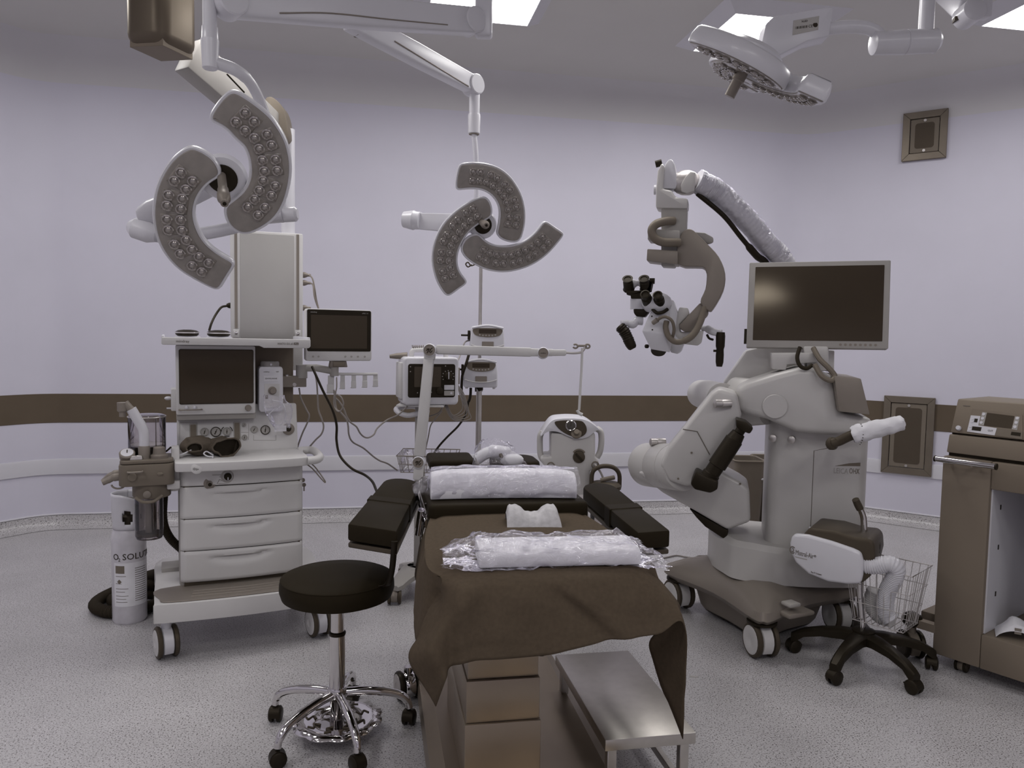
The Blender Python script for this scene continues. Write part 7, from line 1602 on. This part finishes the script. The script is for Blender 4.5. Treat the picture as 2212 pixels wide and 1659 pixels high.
MB().box(tf, 0.0, 0.05, -0.0010, -0.0004, -0.013, -0.009).build('small_print', MT['plastic2'], wb_, flat=True)
c = wqp(*F4([(183, 487)])[0], -0.1508); MB().tube([c + W.x*(0.011*math.cos(R(t))) + W.z*(0.015*math.sin(R(t))) for t in range(40, 330, 20)], 0.0022, 5).build('swirl_logo', MT['ink2'], wb_)
MB().tube([c + W.x*(0.005*math.cos(R(t)))+W.z*(0.008*math.sin(R(t))) for t in range(220, 480, 20)], 0.0018, 5).build('swirl_logo', MT['ink2'], wb_)
tf2 = Fr(wqp(*F4([(322, 660)])[0], -0.1505), x=tf.x, y=W.y); text('The 37 Company', tf2, 0, 0, -0.0004, 0.007, MT['ink2'], wb_, wmax=0.045)
p = wqp(1893, 1182, 0.02); MB().lathe(p, W.x, [(0.022, 0), (0.026, 0.004), (0.024, 0.016), (0.015, 0.018)], n=8).build('clamp_knob', MT['black'], wb_)
hp = [wqp(1868, 1222, -0.10), wqp(1895, 1222, -0.10), wqp(1920, 1218, -0.10), wqp(1936, 1228, -0.09), wqp(1932, 1248, -0.07), wqp(1918, 1275, -0.04), wqp(1912, 1300, -0.02), wqp(1914, 1325, 0.0), wqp(1925, 1340, 0.0)]
hose(hp, 0.036, 18, 46, 0.07).build('air_hose', MT['white'], wb_)
hose([wqp(1925, 1338, 0.03), wqp(1900, 1330, 0.06), wqp(1882, 1305, 0.06), wqp(1890, 1275, 0.05)], 0.034, 16, 22, 0.07).build('air_hose_end', MT['hosew'] if 'hosew' in MT else MT['plastic'], wb_)
bz1 = wqp(1930, 1225).z; bx0, bx1 = W.q(1842, 1270)[0], W.q(1985, 1240)[0]; bz0 = wqp(1920, 1350).z
BF = W.sub((bx0+bx1)/2, 0.03, 0, R(-12))
basket(BF, -0.14, 0.14, -0.11, 0.13, bz0, bz1, 0.035, 9, 8, 0.0016, wb_, MT['satin'], 3)

# ================================================================ electrosurgery cart at the right edge
P1 = onz(2012, 1425, 0.03); X = Fr((P1.x, P1.y, 0), R(-63))
ec = thing('equipment_cart', 'tall taupe electrosurgery cart with open shelf and chrome rail at the right edge', 'equipment cart', X)
zT = 0.93; Wd = 0.56; Dp = 0.50
MB().box(X, 0.0, 0.19, 0.0, Dp, 0.06, zT).build('side_pillar', MT['cab'], ec, bev=0.008)
MB().box(X, Wd-0.05, Wd, 0.0, Dp, 0.06, zT).build('side_pillar', MT['cab'], ec, bev=0.008)
MB().box(X, 0.19, Wd-0.05, 0.004, Dp, 0.815, zT).build('top_box', MT['cab'], ec, bev=0.006)
MB().box(X, 0.19, Wd-0.05, Dp-0.02, Dp, 0.06, 0.815).build('back_panel', MT['white'], ec, flat=True)
MB().box(X, Wd-0.056, Wd-0.05, 0.02, Dp-0.02, 0.206, 0.814).build('inner_side', MT['white'], ec, flat=True)
MB().box(X, 0.19, Wd-0.05, 0.0, Dp-0.02, 0.06, 0.205).build('shelf_box', MT['cab'], ec, bev=0.006)
MB().box(X, 0.19, 0.196, 0.02, Dp-0.02, 0.206, 0.814).build('inner_side', MT['white'], ec, flat=True)
for z in (0.35, 0.55, 0.72): MB().box(X, 0.196, 0.198, 0.10, 0.108, z, z+0.02).build('shelf_slot', MT['black'], ec, flat=True)
def tilted(name, x0, x1, z0, z1, y0, y1, dep, m_):
    mb = MB(); mb.hexa([X.p(x0, y0, z0), X.p(x1, y0, z0), X.p(x1, y0+dep, z0), X.p(x0, y0+dep, z0), X.p(x0, y1, z1), X.p(x1, y1, z1), X.p(x1, y1+dep-0.05, z1), X.p(x0, y1+dep-0.05, z1)]); return mb.build(name, MT[m_], ec, bev=0.006, seg=2)
MB().box(X, 0.012, Wd-0.01, 0.03, Dp-0.03, 0.93, 0.945).build('gap', MT['black'], ec, flat=True)
tilted('lower_unit', 0.008, Wd-0.005, 0.944, 1.022, 0.012, 0.030, 0.40, 'cab')
MB().box(X, 0.014, Wd-0.012, 0.045, 0.38, 1.022, 1.030).build('gap', MT['black'], ec, flat=True)
tilted('generator', 0.012, Wd-0.008, 1.029, 1.172, 0.030, 0.085, 0.36, 'cab')
gn = V((0, 0, 0)); GF = Fr(X.p(0, 0.030, 1.029), x=X.x, z=(X.z*0.143+X.y*0.055)); GF.o = GF.o - GF.y*0.0008
def gx(px, py): return GF.q(px, py)
def gplate(name, L, t0, t1, m_, parent=ec, flat=True):
    mb = MB(); plate(mb, GF, [gx(*p) for p in L], -t1, -t0); return mb.build(name, MT[m_], parent, flat=flat)
E3 = lambda L: [(1980+x/8.293, 860+y/8.293) for x, y in L]
pnl = gplate('front_overlay', E3([(900, 605), (1000, 190), (1900, 300), (1900, 740), (1400, 675)]), 0.0, 0.0012, 'cab')
gplate('overlay_cut', E3([(905, 600), (975, 310), (1148, 325), (1108, 490), (1440, 540), (1400, 670)]), 0.0012, 0.002, 'white', pnl)
gplate('overlay_coag', E3([(1445, 540), (1900, 600), (1900, 740), (1410, 672)]), 0.0012, 0.002, 'grey', pnl)
gplate('main_display', E3([(1270, 265), (1752, 325), (1700, 545), (1212, 490)]), 0.0014, 0.003, 'screen2', pnl)
gplate('display', E3([(1045, 368), (1102, 375), (1085, 440), (1030, 432)]), 0.002, 0.003, 'black', pnl)
gplate('display', E3([(1005, 508), (1170, 525), (1150, 595), (990, 575)]), 0.002, 0.003, 'black', pnl)
gplate('display', E3([(1705, 605), (1870, 625), (1860, 685), (1690, 662)]), 0.002, 0.003, 'black', pnl)
gplate('key_strip', E3([(1180, 250), (1262, 262), (1205, 492), (1120, 482)]), 0.0012, 0.002, 'plastic2', pnl)
gplate('key_strip', E3([(1770, 328), (1855, 338), (1800, 575), (1705, 560)]), 0.0012, 0.002, 'plastic2', pnl)
for x, y in ((1205, 290), (1185, 365), (1160, 440), (1808, 362), (1788, 440), (1765, 517), (1003, 368), (990, 420), (965, 507), (950, 562)):
    a, c = gx(*E3([(x, y)])[0]); MB().cyl(GF.p(a, -0.002, c), GF.p(a, -0.0035, c), 0.0062, n=14).build('key', MT['white'], pnl)
a, c = gx(*E3([(755, 540)])[0]); MB().lathe(GF.p(a, 0, c), -GF.y, [(0.011, 0), (0.010, 0.008), (0.008, 0.010)], n=18).build('power_button', MT['white'], ec)
a, c = gx(*E3([(1275, 595)])[0]); text('CUT', GF, a, c, -0.0022, 0.007, MT['ink'], ec)
a, c = gx(*E3([(830, 140)])[0]); MB().box(GF.sub(a, -0.0004, c), 0, 0.028, -0.0003, 0, 0, 0.0035).build('small_print', MT['ink2'], ec, flat=True)
# chrome rail on brackets
ra, rb2 = X.q(2022, 990, -0.06), X.q(2150, 1009, -0.06); za = (ra[1]+rb2[1])/2
MB().cyl(X.p(ra[0], -0.06, za), X.p(rb2[0], -0.06, za), 0.0125, n=20).build('push_rail', MT['chrome'], ec)
MB().cyl(X.p(rb2[0], -0.06, za), X.p(rb2[0]+0.006, -0.06, za), 0.0132, n=20).build('rail_cap', MT['black'], ec)
MB().cyl(X.p(ra[0]-0.006, -0.06, za), X.p(ra[0], -0.06, za), 0.0132, n=20).build('rail_cap', MT['black'], ec)
for x in (0.03, 0.14): MB().cyl(X.p(x, 0.0, za-0.012), X.p(x, -0.06, za-0.008), 0.007, n=10).build('rail_bracket', MT['steel'], ec)
# chassis and casters
MB().box(X, -0.10, Wd, 0.10, 0.46, 0.12, 0.20).build('chassis', MT['cab'], ec, bev=0.006)
cw = onz(1966, 1420); caster(X, (cw-X.o).dot(X.x), (cw-X.o).dot(X.y), 0.062, ec, heading=R(50), m_house=MT['grey'], m_tyre=MT['black'], m_disc=MT['dgrey'], top=0.16)
lc = ((cw-X.o).dot(X.x), (cw-X.o).dot(X.y)); MB().ball(X.p(lc[0], lc[1], 0.175), 0.045, 0.045, 0.035, 14).build('caster_buffer', MT['black'], ec)
MB().box(X, lc[0]-0.02, 0.05, lc[1]-0.02, lc[1]+0.02, 0.15, 0.185).build('caster_arm', MT['cab'], ec)
for x, y in ((0.1, 0.06), (Wd-0.06, 0.06), (Wd-0.06, Dp-0.06)): caster(X, x, y, 0.028, ec, w=0.04, m_house=MT['grey'], m_tyre=MT['black'], m_disc=MT['dgrey'], top=0.062)
# folded paper pack on the lower shelf
pk = X.p(0.285, 0.10, 0.206); PK = Fr(pk, R(-40)); pp_ = thing('paper_pack', 'creased white paper pack lying on the low shelf of the equipment cart', 'paper pack', PK)
mb = MB(); rows = []
for j in range(9):
    row = []
    for i in range(13):
        u, v = i/12, j/8; q = PK.p(-0.075+0.15*u, -0.06+0.12*v, 0.002+0.075*math.sin(math.pi*u)**0.7*math.sin(math.pi*(0.08+0.84*v))**0.5); row.append(q+wrinkle(q, 20, 0.010)*(1 if 0 < i < 12 and 0 < j < 8 else 0))
    rows.append(row)
mb.grid(rows); mb.build('wrap', MT['paper'], pp_, ang=25)
MB().box(PK.sub(0.0, -0.055, 0.04), -0.012, 0.012, -0.004, 0.0, -0.012, 0.012).build('print_stamp', MT['champ'], pp_, flat=True)

# ================================================================ waste bins behind the microscope
for k, (px0, px1, py0, py1, d, lab) in enumerate(((1578, 1642, 990, 1066, 4.75, 'grey waste bin partly hidden behind the microscope, nearer its arm'), (1644, 1680, 988, 1066, 4.85, 'grey waste bin mostly hidden behind the microscope column'))):
    a_, b_ = at(px0, py0, d), at(px1, py0, d); z0 = at(px0, py1, d).z; zt_ = a_.z; f_ = Fr(V(((a_.x+b_.x)/2, (a_.y+b_.y)/2, 0)), -YAW); w = (b_-a_).length/2 if k == 0 else 0.09
    zlow = max(0.02, z0-0.16); f_.o.z = zlow
    t = thing('waste_bin', lab, 'bin', f_, 'grey bins behind the microscope')
    h = zt_-zlow; mb = MB(); ro_ = rrect(-w, w, -0.11, 0.11, 0.03, 4); rb_2 = [(a*0.86, b*0.86) for a, b in ro_]; ri_ = [(a*0.95, b*0.95) for a, b in ro_]
    mb.loft([[f_.p(a, b, 0) for a, b in rb_2], [f_.p(a, b, h) for a, b in ro_], [f_.p(a, b, h) for a, b in ri_], [f_.p(a*0.9, b*0.9, 0.02) for a, b in rb_2]]); mb.build('bin_body', MT['grey'], t, ang=40)
    MB().tube([f_.p(a, b, h) for a, b in ro_], 0.006, 6, closed=True).build('bin_rim', MT['grey'], t)
wf = Fr(V((at(1635, 1030, 4.80).x, at(1635, 1030, 4.80).y, 0)), -YAW)
bt = thing('bin_trolley', 'low wheeled frame carrying the grey bins behind the microscope', 'trolley', wf)
zz = at(1630, 1035, 4.66).z; MB().tube([wf.p(-0.20, -0.14, zz), wf.p(0.22, -0.14, zz)], 0.006, 8).build('cross_bar', MT['white'], bt)
zlow_ = zlow
MB().box(wf, -0.24, 0.26, -0.15, 0.18, zlow_-0.03, zlow_-0.002).build('deck', MT['dgrey'], bt, bev=0.005)
for x in (-0.22, 0.24):
    for y in (-0.13, 0.16):
        MB().cyl(wf.p(x, y, 0.05), wf.p(x, y, zz+0.02), 0.008, n=8).build('post', MT['white'], bt); MB().cyl(wf.p(x-0.01, y, 0.03), wf.p(x+0.01, y, 0.03), 0.03, n=16).build('wheel', MT['black'], bt)
# ================================================================ loose cables
cable([(668, 594, 3.98), (675, 602, 3.96), (680, 625, 3.95), (684, 650, 3.95), (692, 676, 3.94), (705, 690, 3.92), (715, 700, 3.90)], 0.004, 'champ', 'grey mains lead plugged highest on the pendant column side')
cable([(668, 611, 3.98), (676, 616, 3.95), (679, 640, 3.93), (686, 662, 3.94), (697, 684, 3.93), (712, 700, 3.92), (722, 708, 3.90)], 0.004, 'champ', 'grey mains lead plugged second on the pendant column side')
cable([(489, 661, 4.0), (478, 664, 3.97), (466, 680, 3.94), (457, 698, 3.90), (452, 714, 3.88)], 0.006, 'black', 'black lead curving from the pendant column down to the shelf')
cable([(674, 792, 3.72), (683, 812, 3.70), (698, 845, 3.70), (718, 885, 3.70), (727, 918, 3.70), (727, 952, 3.70), (735, 985, 3.68), (760, 1012, 3.64), (788, 1026, 3.6), (804, 1040, 3.5), (813, 1060, 3.4), (824, 1085, 3.25)], 0.0062, 'black', 'long black cable falling from the monitor arm to behind the arm board')
cable([(646, 838, 3.86), (650, 860, 3.86), (662, 885, 3.86), (668, 898, 3.86), (663, 915, 3.86), (655, 932, 3.86), (648, 950, 3.86), (642, 968, 3.86)], 0.0042, 'cablew', 'grey cable hanging closest to the side of the workstation')
cable([(679, 797, 3.74), (684, 825, 3.74), (686, 855, 3.74), (688, 885, 3.74), (695, 905, 3.74), (699, 922, 3.74), (694, 938, 3.74), (682, 950, 3.76), (668, 966, 3.8)], 0.0042, 'cablew', 'grey cable bowing outwards between the workstation and the black cable')
cable([(721, 842, 3.66), (724, 858, 3.66), (733, 868, 3.66), (742, 882, 3.66), (749, 900, 3.67), (757, 912, 3.68), (770, 922, 3.70), (778, 936, 3.72), (787, 944, 3.75), (797, 945, 3.8), (808, 938, 3.85), (815, 925, 3.9), (835, 908, 3.96), (860, 896, 4.02), (880, 878, 4.06)], 0.0042, 'cablew', 'pale cable sagging from the monitor hooks up to the defibrillator stand')
cable([(725, 845, 3.64), (724, 865, 3.64), (727, 884, 3.64), (735, 890, 3.64), (748, 905, 3.65), (752, 920, 3.66), (754, 940, 3.68), (762, 955, 3.72), (785, 968, 3.8), (805, 985, 3.88), (820, 995, 3.92), (838, 1002, 3.98), (858, 1016, 4.05)], 0.0042, 'cablew', 'pale cable running from the monitor hooks down to the wire basket')
cable([(727, 815, 3.66), (727, 838, 3.65), (722, 856, 3.64), (722, 876, 3.64), (729, 888, 3.63), (737, 886, 3.63), (742, 872, 3.63), (737, 858, 3.63), (728, 852, 3.64)], 0.0036, 'cablew', 'coiled loop of pale cable under the monitor hooks')
cable([(925, 900, 4.17), (945, 893, 4.14), (953, 885, 4.12), (958, 875, 4.1)], 0.0036, 'cablew', 'thin lead looping below the defibrillator')
cable([(916, 985, 4.12), (925, 945, 4.13), (930, 920, 4.13), (940, 905, 4.12), (955, 888, 4.1)], 0.0036, 'cablew', 'thin lead running down beside the holder arm')
c_ = [onz(px, py, 0.006) for px, py in ((1405, 1216), (1425, 1208), (1445, 1203), (1462, 1200), (1480, 1203), (1498, 1205), (1510, 1201), (1530, 1200), (1560, 1190))]
tag(MB().tube(bez(c_, 7), 0.005, 7).build('floor_cable', MT['cablew']), 'pale cable lying on the floor beyond the microscope base', 'cable')
lf = onz(1498, 1462, 0.0); FL_ = Fr(lf, R(-20)); mb = MB()
slab(mb, FL_, bez2([(-0.018, 0.0), (-0.008, 0.007), (0.010, 0.006), (0.018, 0.0), (0.006, -0.006), (-0.010, -0.006)], 3), 0.0002, 0.0014)
tag(mb.build('floor_scrap', MT['label'], flat=True), 'small pale scrap lying on the floor by the foot step', 'scrap')
ww = [A.p(0.62, 0.22, 0.79), A.p(0.66, 0.20, 0.76), A.p(0.70, 0.17, 0.70), A.p(0.705, 0.165, 0.685), A.p(0.69, 0.17, 0.70), A.p(0.65, 0.2, 0.75), A.p(0.612, 0.22, 0.78)]
tag(MB().tube(bez(ww, 5), 0.0032, 6).build('hanging_strap', MT['champ']), 'thin strap loop hanging under the side handle of the workstation', 'strap')
